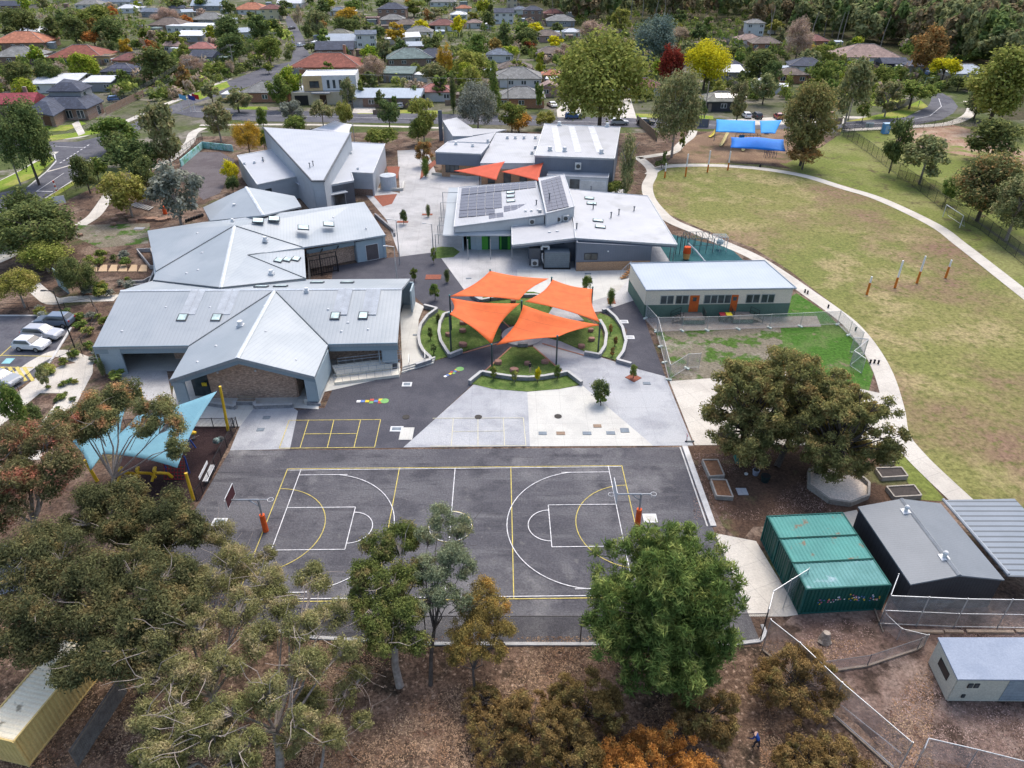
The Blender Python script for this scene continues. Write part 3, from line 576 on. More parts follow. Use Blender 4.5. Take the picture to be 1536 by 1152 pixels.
for i in range(14):
    t=i/13; m.tube((lerp(A.x,A.x+dn.x*L*.4,t),A.y-1.8+dn.y*L*.4*t,0),(lerp(A.x,A.x+dn.x*L*.4,t),A.y-1.8+dn.y*L*.4*t,2.3),.035,.035,4)
for z in (.15,2.3): m.tube((A.x,A.y-1.8,z),(A.x+dn.x*L*.4,A.y-1.8+dn.y*L*.4,z),.06,.06,4)
o=m.build('black_screen_fence',BLK,B2)
m=MB(); 
for t in (0,.2,.4):
    p=A+dn*L*t+Vector((0,-2.2,0)); m.tube((p.x,p.y,0),(p.x,p.y,3.1),.08,.08,5); m.tube((p.x,p.y,3.1),(p.x,p.y+2.2,3.1),.08,.08,4)
m.tube((A.x,A.y-2.2,3.1),(A.x+dn.x*L*.4,A.y-2.2+dn.y*L*.4,3.1),.08,.08,4); m.build('pergola_frame',BLK,B2)
TW=(h1,se,ne)
for u,v in ((387,331.5),(411,329),(455,342),(493,337)): skylight(B2,u,v,TW,1.6,1.7,.25)
for u,v in ((418,391),(431,390),(444,389)): skylight(B2,u,v,(dm_,hs,sc_),1.0,1.5)
whirly(B2,398,361,(h1,h2,hs),.5); whirly(B2,407,411,(h1,h2,hs),.5); whirly(B2,349,332,TW,.35)
for u,v,t in ((296,350,(nw,h3,h1)),(303,379,(h3,h1,h2)),(280,410,(h3,h1,h2)),(297,405,(h3,h1,h2)),(500,326,TW),(549,342,TW)):
    p,n=on_roof(u,v,t); m=MB(); m.ell(p,(.18,.18,.13)); m.build('roof_dome',WHF,B2)
# small hipped pavilion roof
B2b=thing('school_pavilion','small hipped pale blue metal roof pavilion attached behind the second school wing','pavilion',G(385,330))
pa,pb_,pc,pd,pe,pf_=(304.7,311,3.8),(369,280.3,6.6),(442,294,4.2),(452,309.7,4.2),(395,322.7,6.0),(315,331,4.2)
roofs(B2b,[((pa,pb_,pe,pf_),1),((pb_,pc,pd,pe),2)],[ROOF_A,ROOF_B,ROOF_V],.22); ridgecap(B2b,pb_,pe); walls(B2b,[pa,pb_,pc,pd,pe,pf_],CLADP,.4,.3,skip=(3,4)); whirly(B2b,352,311,(pa,pb_,pe),.5)
# ===== butterfly roof building (grey white, back left)
B3=thing('school_building','grey school building with a big wedge shaped white roof between two lower flat roofs','school building',G(480,270))
w_=[(393.8,190.7,7.6),(526.6,199,7.6),(486,272,6.4),(468,272,6.4)]
l_=[(356,233.7,4.2),(418.5,222.5,4.2),(470,275,4.2),(447,264,4.0),(386,277,4.0)]; l_=[(356,233.7,4.2),(418.5,222.5,4.2),(455,262.5,4.0),(386,277,4.0)]
r_=[(528,213.4,4.4),(577.4,216,4.4),(559,260,4.2),(526.6,258.4,4.2),(530.5,270.7,4.2),(475.8,281,4.2),(487,262,4.2)]
roofs(B3,[(w_,0),(l_,1),(r_,1)],[M('grey_white_roof',(.41,.43,.46),(.37,.39,.42),.3,rough=.5,stripe=(.95,.3,0,.5,.06,.9),bump=.3,fine=.05),M('grey_white_roof_turned',(.42,.44,.47),(.38,.40,.43),.3,rough=.5,stripe=(.2,.98,0,.5,.06,.9),bump=.3,fine=.05)],.3)
gutter(B3,w_[:1]+w_[3:],CLADD,.3,'parapet'); gutter(B3,[w_[1],w_[2],w_[3]],M('dark_gutter',(.13,.14,.15)),.35,'parapet'); gutter(B3,[l_[1],l_[0],l_[3],l_[2]],WHF,.2,'parapet'); gutter(B3,r_[:6],WHF,.2,'parapet')
walls(B3,w_,CLADL,.2,.3,t=.25); walls(B3,l_,CLADL,.15,.3); P6=[W3(q) for q in r_]
m=MB()
for i in (0,1,2): a=inset(P6,.15)[i]; b=inset(P6,.15)[i+1]; m.wall(a,b,0,a.z-.3,b.z-.3,.2)
m.build('pale_wall',CLADL,B3)
m=MB(); I=inset(P6,.15)
for i in (3,4,5): m.wall(I[i],I[i+1],0,I[i].z-.3,I[i+1].z-.3,.2)
m.build('charcoal_wall',CLADD,B3)
a,b=I[4],I[5]; face_box(B3,lerp(a,b,.62),lerp(a,b,.28),.2,2.6,CLADL,'doorway'); m=MB(); mm=lerp(a,b,.45); m.box((mm.x,mm.y-.8,2.75),(3.3,1.4,.14),math.atan2((a-b).y,(a-b).x)); m.build('canopy',CLADL,B3)
J=inset([W3(q) for q in l_],.15); face_box(B3,lerp(J[3],J[2],.12),lerp(J[3],J[2],.26),1.8,2.9,DARKF); m=MB(); mm=lerp(J[3],J[2],.95); m.box((mm.x+.6,mm.y-1,3.0),(2.4,2.2,.14),.6); m.build('canopy',CLADL,B3)
a,b=I[2],I[3]; m=MB(); m.wall(lerp(a,b,.05)+Vector((0,-.12,0)),lerp(a,b,.9)+Vector((0,-.12,0)),0,1.2,1.2,.1); m.build('brick_base',BR4,B3)
for u,v in ((382,245),(367,247),(395,241)): whirly(B3,u,v,l_[:3],.4)
cowl(B3,395,243,l_[:3]); 
for u,v in ((470,249),(465,252)): cowl(B3,u,v,w_[:3]) 
for u,v in ((524,226),(527,231),(516,235),(537,254)): whirly(B3,u,v,r_[:3],.35)
# white fabric sail behind it
def sail(name,label,C4,mat,sag=.12,n=12,th=.02,group=None,peak=0,curve=.10,cat='shade sail'):
    """tensioned fabric with inward curved edges; C4 are world corners in order"""
    m=MB(); cen=sum(C4,Vector((0,0,0)))/len(C4)
    def S(s,t):
        p=C4[0]*(1-s)*(1-t)+C4[1]*s*(1-t)+C4[2]*s*t+C4[3]*(1-s)*t
        # pull edges in
        ex=4*s*(1-s); ey=4*t*(1-t)
        q=Vector(p); mid=cen
        w0=ex*(1-t)**2; w1=ex*t**2; w2=ey*(1-s)**2; w3=ey*s**2
        k=curve*(w0+w1+w2+w3); q=q+(mid-q)*k
        q.z+=peak*ex*ey-sag*ex*ey*.3
        return q
    for i in range(n+1):
        for j in range(n+1): m.v.append(tuple(S(i/n,j/n)))
    N=(n+1)**2
    for i in range(n):
        for j in range(n): a=i*(n+1)+j; m.f.append((a,a+n+1,a+n+2,a+1))
    o=m.build(name,mat,None,True); md=o.modifiers.new('s','SOLIDIFY'); md.thickness=th
    return tag(o,label,cat,group)
WS=M('white_fabric',(.62,.62,.64),(.56,.56,.58),.5)
sail('fabric_canopy','white peaked fabric canopy behind the wedge roofed building',[G(466,195,4.6),G(502,181,6.5),G(529,187,4.4),G(524,201,4.4)],WS,curve=.08)
for i,(u,v) in enumerate(((529,187),(466,195))):
    p=G(u,v,4.4); m=MB(); m.tube((p.x,p.y,0),(p.x,p.y,4.7),.09,.09); tag(m.build('canopy_post',STEEL),['right grey steel post holding the white fabric canopy','left grey steel post holding the white fabric canopy'][i],'post','posts of the white canopy')
# ===== hall block with red sails (back centre)
B4=thing('school_hall','tall slate blue school hall with a white roof and white lean-to in front','hall',G(860,270))
hz=7.0; hq=[(817,186,hz),(930,191,hz),(921.7,238,hz-.6),(802,233.5,hz-.6)]
roofs(B4,[(hq,0)],[ROOFW],.3); walls(B4,hq,CLADG,.15,.28); gutter(B4,hq+hq[:1],WHF,.22,'parapet')
J=inset([W3(q) for q in hq],.15)
lt=[(825,248,3.9),(914.5,251,3.9),(912.5,267,3.5),(820,263,3.5)]; roofs(B4,[(lt,0)],[ROOFW],.2); walls(B4,lt,CLADW,.1,.2,skip=(0,)); gutter(B4,[lt[3],lt[2],lt[1]],WHF,.16)
L4=inset([W3(q) for q in lt],.1); m=MB(); m.wall(L4[3]+Vector((.1,-.12,0)),L4[2]+Vector((0,-.12,0)),0,.9,.9,.12); m.build('brick_base',BR2,B4); face_box(B4,lerp(L4[3],L4[2],.38),lerp(L4[3],L4[2],.54),1.3,3.0,DARKF); face_box(B4,lerp(L4[3],L4[2],.56),lerp(L4[3],L4[2],.97),1.4,2.9,WHF,'roller_shutter',panem=M('shutter_white',(.6,.6,.58),stripe=(0,0,1,.15,.2,.8)))
p=lerp(J[3],J[2],.55); ac_unit((p.x,p.y-.45,4.3),root=B4,s=(1.1,.5,1.2))
for u,v in ((839,188),(911,190),(825,226),(847,227),(902,230)): whirly(B4,u,v,hq[:3],.7)
for u in (835,862,893): 
    p,n=on_roof(u,208,hq[:3]); m=MB(); plate(m,p,n,1.3,19,.04,0); m.build('rooflight_strip',M('rooflight_white',(.58,.59,.61)),B4)
B5=thing('school_office','white low roofed school office with a slate grey front box and tan brick base','school office',G(700,260))
cbig=[(744,199,4.6),(817,201,4.6),(803,244.5,4.2),(720,244.5,4.2)]; cA=[(672,212,4.6),(744,198,4.6),(734,214,4.6)]; cB=[(653,228,5.0),(672,213,5.0),(734,215.5,5.0),(721,231,5.0)]
roofs(B5,[(cbig,0),(cA,1),(cB,1)],[ROOFW,ROOFW2],.25); walls(B5,cbig,CLADW,.15,.25); gutter(B5,cB+cB[:1],WHF,.2,'parapet'); walls(B5,cA,CLADL,.2,.3)
I5=inset([W3(q) for q in cB],.1); m=MB()
for i in range(4): a,b=I5[i],I5[(i+1)%4]; m.wall(a,b,2.6 if i!=1 else 0,a.z-.22,b.z-.22,.25)
m.build('slate_box_wall',CLADG,B5); I6=inset([W3(q) for q in cB],.9); m=MB()
for i in range(4): a,b=I6[i],I6[(i+1)%4]; m.wall(a,b,0,2.7,2.7,.25)
m.build('brick_wall',BR2,B5); face_box(B5,lerp(I6[0],I6[3],.1),lerp(I6[0],I6[3],.48),.9,2.4,DARKF,mull=3)
J=inset([W3(q) for q in cbig],.15); m=MB(); m.wall(J[3]+Vector((0,-.14,0)),J[2]+Vector((0,-.14,0)),0,3.0,3.0,.14); m.build('tan_brick_wall',BR2,B5)
for i in range(3): face_box(B5,lerp(J[3],J[2],.12+.3*i),lerp(J[3],J[2],.26+.3*i),.3,2.6,DARKF,off=.24)
for u,v in ((761,208),(773,208),(786,208),(803,208),(809,216),(803,223),(798,231)): whirly(B5,u,v,cbig[:3],.5)
for u,v in ((684,217),(709,220),): whirly(B5,u,v,cB[:3],.5)
whirly(B5,732,213,cB[:3],.5)
er=[(664,181,5.2),(685,176,5.2),(709,192.5,4.6),(709,204,4.4),(679,204,4.8)]; roofs(B5,[(er,0),([(709,192.5,4.5),(760,194,4.4),(744,198,4.4),(709,203,4.4)],1)],[ROOFW,ROOFW2],.25); walls(B5,er,CLADL,.15,.3)
p=G(662,211); m=MB(); m.box((p.x,p.y,3.4),(.9,.35,6.8)); m.build('entry_slab',CLADG,B5)
# ===== solar building
B6=thing('school_building','white roofed school building with dark solar panels and slate blue walls in the centre','school building',G(830,370))
q6=lambda a,b,z:(630+a/3.84,160+b/3.84,z)
s1=[q6(222,465,4.6),q6(668,430,5.6),q6(722,622,5.6),q6(195,692,4.3)]
s2=[q6(683,412,6.6),q6(830,390,6.6),q6(890,575,6.2),q6(726,615,6.2)]
s3=[q6(528,690,4.0),q6(722,660,4.2),q6(870,640,4.4),q6(896,757,4.4),q6(530,797,3.6)]
s4=[q6(862,475,4.6),q6(1015,490,4.6),q6(1312,515,4.2),q6(1482,795,3.7),q6(896,757,4.6)]
roofs(B6,[(s1,0),(s2,1),(s3,1),(s4,1)],[ROOFW,ROOFW2],.25)
for s in (s1,s2,s3,s4): gutter(B6,s+s[:1],WHF,.14,'roof_edge')
walls(B6,s2,CLADW,.12,.25); vs=[q6(165,466,3.3),q6(222,465,3.3),q6(196,742,3.0),q6(130,742,3.0)]
roofs(B6,[(vs,0),([q6(196,742,3.0),q6(196,712,3.5),q6(528,700,3.5),q6(528,742,3.0)],0)],[ZINC('zinc_veranda',(.2,.98))],.12)
I1=inset([W3(q) for q in s1],1.2); m=MB()
for i in (0,1,3): a,b=I1[i],I1[(i+1)%4]; m.wall(a,b,0,a.z-.3,b.z-.3,.2)
m.wall(I1[2],I1[3]+Vector((2.0,0.3,0)),0,I1[2].z-.3,I1[3].z-.3,.2); m.build('pale_wall',CLADP,B6)
I1b=inset([W3(q) for q in s1],.15); m=MB(); m.wall(I1b[2],I1b[3],3.4,I1b[2].z-.25,I1b[3].z-.25,.12); m.build('upper_wall',CLADW,B6)
GP=M('green_panel',(.08,.33,.05),(.07,.28,.04),1); DG=M('dark_green_panel',(.01,.08,.03))
wy=G(740,374).y; gx=lambda a:G(630+a/3.84,160+820/3.84).x
m=MB(); m.wall((gx(270),wy,0),(gx(525),wy,0),0,3.1,3.1,.2); m.build('veranda_wall',CLADP,B6)
for a,b,mt in ((272,294,DG),(328,404,DG),(345,392,GP),(455,522,DG),(460,470,GP),(505,520,GP)):
    m=MB(); m.wall((gx(a),wy-.14-.06*(mt is GP),0),(gx(b),wy-.14-.06*(mt is GP),0),.05,2.9,2.9,.08); m.build('door',mt,B6)
for a in (278,407,530,82,104,118,90):
    pass
for a,b in ((278,880),(407,880),(530,878)):
    p=G(630+a/3.84,160+b/3.84); m=MB(); m.tube(p,(p.x,p.y,3.1),.07,.07); m.build('veranda_post',STEEL,B6)
for a,b,h in ((78,845,3.0),(92,790,3.0),(100,740,3.0),(108,660,3.2),(120,600,3.3)):
    p=G(630+a/3.84+4,160+b/3.84); m=MB(); m.tube(p,(p.x,p.y,h),.06,.06); m.tube((p.x,p.y,h),(p.x+2.6,p.y,h),.05,.05,4); m.build('veranda_post',STEEL,B6)
# front walls
I3=inset([W3(q) for q in s3],.5); I4=inset([W3(q) for q in s4],.5)
m=MB(); fp=G(864,406); m.wall((fp.x,fp.y,0),(G(630+1300/3.84,160+890/3.84).x,fp.y+.6,0),0,4.3,3.5,.2); fx=fp.x; m.wall((fx,fp.y,0),(fx,fp.y+3.6,0),0,4.3,4.3,.2)
m.wall((fx,fp.y+3.6,0),(G(630+625/3.84,160+820/3.84).x,fp.y+4.4,0),0,4.0,3.6,.2); xk=G(630+625/3.84,160+820/3.84).x; m.wall((xk,fp.y+4.4,0),(xk,fp.y+9,0),0,3.6,4,.2)
xr=G(630+1300/3.84,160+890/3.84).x; m.wall((xr,fp.y+.6,0),(xr,fp.y+17,0),0,3.5,3.9,.2); m.wall((xr,fp.y+17,0),(I4[0].x,fp.y+18,0),0,3.9,4.2,.2); m.build('slate_wall',CLADG,B6)
fascia(B6,s4[4],s4[3],.6,.5,CLADG); fascia(B6,s3[4],s3[3],.55,.6,CLADG)
m=MB(); m.wall((fp.x-.02,fp.y-.16,0),(xr,fp.y+.44,0),0,1.35,1.35,.14); m.build('brick_base',BR2,B6)
wx=lambda a:G(630+a/3.84,160+860/3.84,2.2).x
face_box(B6,(wx(945),fp.y+.1),(wx(1022),fp.y+.1),1.7,2.7,DARKF,mull=2); face_box(B6,(fx-3.6,fp.y+3.6),(fx-1.6,fp.y+3.6),2.7,3.1,DARKF)
m=MB(); m.ell((wx(1080),fp.y-.1,3.0),(.12,.1,.12)); m.build('wall_lamp',WHF,B6)
for a,b in ((1435,890),(1455,900)): p=G(630+a/3.84,160+b/3.84); m=MB(); m.tube(p,(p.x,p.y,3.5),.07,.07); m.build('veranda_post',STEEL,B6)
m=MB(); u0,u1=G(630+1305/3.84,160+895/3.84),G(630+1440/3.84,160+895/3.84); m.prism([(u0.x,u0.y,.07),(u1.x,u1.y,.07),(u1.x-1.0,u1.y+16,.07),(u0.x,u0.y+16,.07)],.06); m.build('veranda_floor',CONG,B6)
# solar arrays: each array is a part with its panel grid
def array(root,tri,Q,nx,ny):
    P=[on_roof(630+a/3.84,160+b/3.84,tri) for a,b in Q]; n=P[0][1]; P=[p for p,_ in P]; m=MB()
    f=lambda s,t: P[0]*(1-s)*(1-t)+P[1]*s*(1-t)+P[2]*s*t+P[3]*(1-s)*t
    for i in range(nx):
        for j in range(ny):
            e=.03; q=[f((i+e)/nx,(j+e)/ny),f((i+1-e)/nx,(j+e)/ny),f((i+1-e)/nx,(j+1-e)/ny),f((i+e)/nx,(j+1-e)/ny)]; m.prism([x+n*.11 for x in q],.05)
    m.build('solar_array',SOLAR,root)
T6=(s1[0],s1[1],s1[3]); d=W3(s1[1])-W3(s1[0]); sa=math.atan2(d.y,d.x)
array(B6,T6,[(240,472),(666,434),(669,468),(236,512)],9,3); array(B6,T6,[(235,515),(470,493),(474,585),(226,602)],5,5); array(B6,T6,[(226,604),(432,590),(432,625),(222,641)],4,2)
array(B6,T6,[(396,620),(480,612),(482,640),(396,649)],2,2); array(B6,T6,[(482,576),(645,559),(648,580),(482,612)],4,2)
T7=(s2[0],s2[1],s2[3]); array(B6,T7,[(696,430),(808,400),(858,578),(732,606)],4,10)
for a,b in ((522,496),(522,520),(524,546)): skylight(B6,630+a/3.84,160+b/3.84,T6,1.4,1.0,sa)
T8=(s4[0],s4[3],s4[4])
for a,b in ((975,530),(988,560),(1025,658),(1038,694)): skylight(B6,630+a/3.84,160+b/3.84,T8,1.6,1.1,-.1)
for a,b in ((997,590),(1100,640),(1145,622),(1232,606),(902,705),(985,487)): cowl(B6,630+a/3.84,160+b/3.84,T8)
for a,b in ((670,570),(745,530)): cowl(B6,630+a/3.84,160+b/3.84,T6 if a<700 else T7)
for a,b in ((608,610),(643,608),(680,605)): whirly(B6,630+a/3.84,160+b/3.84,T6,.35)
T9=(s3[0],s3[2],s3[4])
for a,b in ((745,735),(790,730)): whirly(B6,630+a/3.84,160+b/3.84,T9,.4)
for a,b in ((645,682),(752,672),(796,668),(838,662)): p,n=on_roof(630+a/3.84,160+b/3.84,T9); ac_unit((p.x,p.y,p.z+.1),root=B6)
m=MB(); p,n=on_roof(630+690/3.84,160+655/3.84,T9); m.box(p+Vector((0,0,.9)),(.5,.5,1.6)); m.build('roof_access_ladder',STEEL,B6)
# plant in front of the slate wall
pl_=G(832,404); t=thing('cooling_plant','large slate grey ribbed plant box with black frame standing before the slate wall','plant box',pl_)
m=MB(); m.box(pl_+Vector((.3,.9,1.4)),(3.6,1.8,2.3)); m.build('case',M('ribbed_slate',(.16,.19,.21),(.14,.165,.185),1,stripe=(0,0,1,.3,.1,.8)),t); m=MB()
for x in (-1.6,2.2): m.tube(pl_+Vector((x,0,0)),pl_+Vector((x,0,2.6)),.06,.06,4)
m.box(pl_+Vector((.3,.9,.12)),(4,2,.22)); m.build('frame',BLK,t)
p=G(802,402); t=thing('air_handler','dark air handling cabinet with bent white duct and fan beside the plant box','air handler',p); m=MB(); m.box(p+Vector((0,1.2,1.5)),(1.6,1.4,2.6)); m.build('cabinet',CLADD,t); m=MB(); m.path([p+Vector((1.0,.6,2.6)),p+Vector((1.0,.6,3.1)),p+Vector((2.0,.6,3.1)),p+Vector((2.0,.6,2.6))],.17,8); m.path([p+Vector((1.1,.3,2.2)),p+Vector((1.1,.2,1.4)),p+Vector((1.4,.2,.5))],.12,6); m.build('duct',WHF,t); m=MB(); m.box(p+Vector((0,.2,.75)),(1.0,.5,.9)); o=m.build('fan_case',M('ac_white',(.55,.56,.55)),t); m=MB(); m.tube(p+Vector((0,-.06,.75)),p+Vector((0,-.09,.75)),.33,.33,12); m.build('fan_grille',M('fan_dark',(.09,.09,.085)),o)
# ===== cream and green relocatable classroom
B7=thing('classroom','cream and green relocatable classroom with pale blue roof and two orange doors','classroom',G(1075,475))
cr=[(945,395,4.0),(1146.6,391,4.0),(1194.7,432.5,3.8),(969.5,435.5,3.8)]; roofs(B7,[(cr,0)],[ROOFC],.12); gutter(B7,cr+cr[:1],M('roof_trim_blue',(.33,.38,.44)),.16,'roof_edge')
I=inset([W3(q) for q in cr],.12); I=[I[0],I[1],I[2]+Vector((-.25,0,0)),I[3]]; m=MB(); m2=MB(); CRM=M('cream_weatherboard',(.66,.60,.48),(.62,.56,.45),.6,stripe=(0,0,1,.2,.07,.86)); GRN=M('grey_green_weatherboard',(.105,.17,.135),(.09,.15,.115),.6,stripe=(0,0,1,.2,.07,.8))
for i in range(4): a,b=I[i],I[(i+1)%4]; m.wall(a,b,1.75,a.z-.1,b.z-.1,.16); m2.wall(a,b,0.0,1.75,1.75,.2)
m.build('cream_wall',CRM,B7); m2.build('green_wall',GRN,B7)
A,Bq=I[3],I[2]; c7=lambda t:lerp(A,Bq,t); tt=lambda a:(a-190)/(1030-190)
WG=M('window_trim_grey',(.33,.36,.33))
for a,b,n_ in ((272,350,2),(360,436,2),(524,682,4),(768,848,2),(856,934,2)): face_box(B7,c7(tt(a)),c7(tt(b)),1.85,3.05,WG,mull=n_,off=.1)
ORD=M('orange_door_paint',(.50,.11,.02),(.45,.09,.02),2)
for a,b in ((443,497),(683,722)):
    f=face_box(B7,c7(tt(a)),c7(tt(b)),.75,3.0,ORD,'door',off=.12,pane=False); g=MB(); p=c7(tt((a+b)/2)); g.box((p.x,p.y-.17,2.5),(.45,.03,.5)); g.build('door_window',GL,f)
def deck(root,xa,xb,side):
    a=c7(tt(xa));b=c7(tt(xb)); m=MB(); L=b.x-a.x; c=((a.x+b.x)/2,a.y-1.1,.6); m.box(c,(L,2.0,.12)); o=m.build('deck',TIMB,root); m=MB(); m.box((c[0],c[1]-1.0,.3),(L,.06,.5)); m.build('deck_skirt',GRN,o)
    m=MB()
    for k in range(4):
        x=(a.x-.2-.3*k) if side<0 else (b.x+.2+.3*k); m.box((x,c[1],.5-.14*k),(.32,1.5,.06))
    m.build('steps',TIMB,root); m=MB(); e=a.x if side<0 else b.x
    for yy_ in (c[1]-.95,c[1]+.6):
        for x in (e,e+side*1.2): 
            z=.6 if x==e else 0; m.tube((x,yy_,z),(x,yy_,z+1.0),.035,.035,5)
        for h in (.5,1.0): m.tube((e,yy_,.6+h),(e+side*1.2,yy_,h),.03,.03,5)
    oe=b.x if side<0 else a.x
    for yy_ in (c[1]-.95,c[1]): m.tube((oe,yy_,.6),(oe,yy_,1.6),.035,.035,5)
    for h in (.6,.8,1.0,.4): m.tube((oe,c[1]-.95,.6+h),(oe,c[1]+.9,.6+h),.03,.03,5)
    m.build('handrail',BLK,root)
deck(B7,395,522,-1); deck(B7,686,800,1)
# ===== shed, carport, containers, small cabins
B8=thing('storage_shed','large slate grey gable roofed metal shed beside the green containers','shed',G(1440,850))
SR=M('slate_shed_roof',(.175,.195,.215),(.155,.175,.195),.5,rough=.5,stripe=(.06,1,0,.2,.12,.92),bump=.2,fine=.06); DW=M('charcoal_shed_wall',(.045,.045,.05),(.035,.035,.04),.5,stripe=(1,.6,0,.25,.12,.6))
k1,k2,k3,k4,r1,r2=(1287,760,2.9),(1366,876.6,2.9),(1507,869.7,2.9),(1411,755,2.9),(1352.5,748,3.55),(1439.8,863,3.55)
roofs(B8,[((k1,k2,r2,r1),0),((r1,r2,k3,k4),0)],[SR],.12); ridgecap(B8,r1,r2,.35,M('slate_cap',(.22,.24,.26))); I=inset([W3(q) for q in (k1,k2,r2,k3,k4,r1)],.12); m=MB()
for i in range(6): a,b=I[i],I[(i+1)%6]; m.wall(a,b,0,a.z-.1,b.z-.1,.1)
m.build('metal_wall',DW,B8)
for u,v in ((1358.5,767),(1416,836)):
    p,n=on_roof(u,v,(k1,r1,r2)) if u<1360 else on_roof(u,v,(k1,r1,r2)); m=MB(); plate(m,p,n,.6,.6,.06); m.tube(p,p+Vector((0,0,.3)),.13,.13,8); m.ell(p+Vector((0,0,.42)),(.2,.2,.2)); m.build('whirlybird',WHF,B8)
m=MB(); a,b=W3((1366,876,2.9)),W3((1439.8,863,3.5)); p=lerp(I[1],I[2],.5); m.box((I[1].x+2.2,I[1].y-.1,1.1),(2.6,.05,.25)); m.build('painted_panel',M('dim_blue_panel',(.05,.08,.11)),B8)
B9=thing('carport','open carport with ribbed blue grey metal roof attached to the slate shed','carport',G(1560,850))
cp_=[W3((1414,750,2.75)),W3((1522,748,2.75)),W3((1522,748,2.75))+Vector((.5,-8.2,-.25)),W3((1511.7,864.6,2.6))]; m=MB(); m.prism(cp_,.06); m.build('roof',M('ribbed_blue_grey',(.20,.235,.275),(.18,.215,.25),.5,rough=.45,stripe=(.0,1,0,.55,.3,.45),fine=.05),B9); m=MB()
m.tube(cp_[0]+Vector((0,0,.08)),cp_[3]+Vector((0,0,.2)),.12,.12,6); m.build('box_gutter',M('gutter_pale',(.36,.39,.42)),B9); m=MB()
for p in (cp_[1],cp_[2],lerp(cp_[1],cp_[2],.5)): m.tube((p.x-.2,p.y,0),(p.x-.2,p.y,2.55),.05,.05)
m.build('post',STEEL,B9)
def container(loc,rz,w,l,h,mats,name,label,cat,group=None,doors=True):
    t=thing(name,label,cat,loc,rz,group); t.rotation_euler=(0,0,0)
    body,top,fr=mats; ca,sa=math.cos(rz),math.sin(rz); L=Vector(loc); X=Vector((ca,sa,0)); Y=Vector((-sa,ca,0)); Wd=lambda x,y,z:L+X*x+Y*y+Vector((0,0,z))
    def strip(mb,p,q,z0,z1,out,pitch=.28,dep=.05):
        d=(q-p); n=int(d.length/pitch); d.normalize(); pts=[]
        for i in range(n): 
            for s,o in ((0,0),(.35,0),(.5,dep),(.85,dep)): pts.append(p+d*((i+s)*pitch*((q-p).length/(n*pitch)))+out*o)
        pts.append(q); k=len(mb.v)
        for a in pts: mb.v+= [(a.x,a.y,z0),(a.x,a.y,z1)]
        for i in range(len(pts)-1): mb.f.append((k+2*i,k+2*i+2,k+2*i+3,k+2*i+1))
    m=MB(); e=.03
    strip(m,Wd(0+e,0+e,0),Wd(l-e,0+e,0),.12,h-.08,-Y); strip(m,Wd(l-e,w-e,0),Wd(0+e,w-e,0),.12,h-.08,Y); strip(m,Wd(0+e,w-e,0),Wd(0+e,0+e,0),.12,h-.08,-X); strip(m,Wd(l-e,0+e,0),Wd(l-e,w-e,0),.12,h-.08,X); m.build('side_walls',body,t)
    m=MB(); n=int(l/.28); k=0
    for i in range(n):
        for s,o in ((0,0),(.35,0),(.5,.03),(.85,.03)): x=(i+s)*l/n; m.v+= [tuple(Wd(x,.06,h-.04+o)),tuple(Wd(x,w-.06,h-.04+o))]
    m.v+= [tuple(Wd(l,.06,h-.04)),tuple(Wd(l,w-.06,h-.04))]
    for i in range(len(m.v)//2-1): m.f.append((2*i,2*i+2,2*i+3,2*i+1))
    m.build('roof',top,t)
    m=MB()
    for x in (0,l):
        for y in (0,w): m.box(Wd(x,y,h/2),(.14,.14,h),rz)
    for z in (.07,h-.02):
        for y in (0,w): m.box(Wd(l/2,y,z),(l,.10,.11),rz)
        for x in (0,l): m.box(Wd(x,w/2,z),(.10,w,.11),rz)
    m.build('frame',fr,t)
    return t,Wd
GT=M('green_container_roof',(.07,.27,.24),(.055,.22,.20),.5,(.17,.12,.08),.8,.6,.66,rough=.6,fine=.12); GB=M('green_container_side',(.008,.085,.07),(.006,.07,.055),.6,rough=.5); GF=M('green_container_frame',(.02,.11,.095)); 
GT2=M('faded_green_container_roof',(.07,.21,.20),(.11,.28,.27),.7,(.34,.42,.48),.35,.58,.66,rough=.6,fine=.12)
cA_=G(1197.7,921); cB_=G(1311,919); cdx=(cB_-cA_+Vector((0,.25,0))).normalized(); cdy=Vector((-cdx.y,cdx.x,0)); rz=math.atan2(cdx.y,cdx.x)
labs=['nearest green shipping container, front dotted with coloured hand prints','middle green shipping container of three, roof streaked with rust','farthest green shipping container of three, next to the kitchen garden']
for i in range(3):
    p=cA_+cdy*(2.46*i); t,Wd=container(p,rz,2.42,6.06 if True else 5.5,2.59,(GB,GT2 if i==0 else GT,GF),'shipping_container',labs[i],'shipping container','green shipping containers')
    if i==0:
        rnd=random.Random(3); pc=(CW,CYp,CB,M('pink_paint',(.6,.15,.25)))
        for k in range(60):
            x=1.0+rnd.random()**.9*4.6; z=1.35+rnd.gauss(0,.16); m=MB(); m.box(Wd(x,-.07,z),(.09,.02,.09),rz); m.build('painted_dot',pc[k%4],t)
    # door bars on the left end
    m=MB()
    for y in (.4,.9,1.5,2.0): m.tube(Wd(-.12,y,.2),Wd(-.12,y,2.45),.025,.025,5)
    m.build('lock_bars',M('lock_bar_grey',(.10,.16,.15)),t)
t=thing('cabin','cream cabin with flat pale blue roof and small dark windows at the lower right','cabin',G(1480,1040))
rp=[W3((1406.8,956,2.5)),W3((1436.8,1019,2.4)),W3((1436.8,1019,2.4))+Vector((6.2,-.05,0)),W3((1406.8,956,2.5))+Vector((6.5,0,0))]; m=MB(); m.prism(rp,.1); m.build('roof',M('cabin_roof',(.27,.31,.38),(.23,.27,.34),.8,fine=.1),t)
I=inset(rp,.12); m=MB(); CC=M('cream_panel',(.50,.50,.42),(.45,.45,.38),1)
for i in range(4): a,b=I[i],I[(i+1)%4]; m.wall(a,b,.1,2.3,2.3,.1)
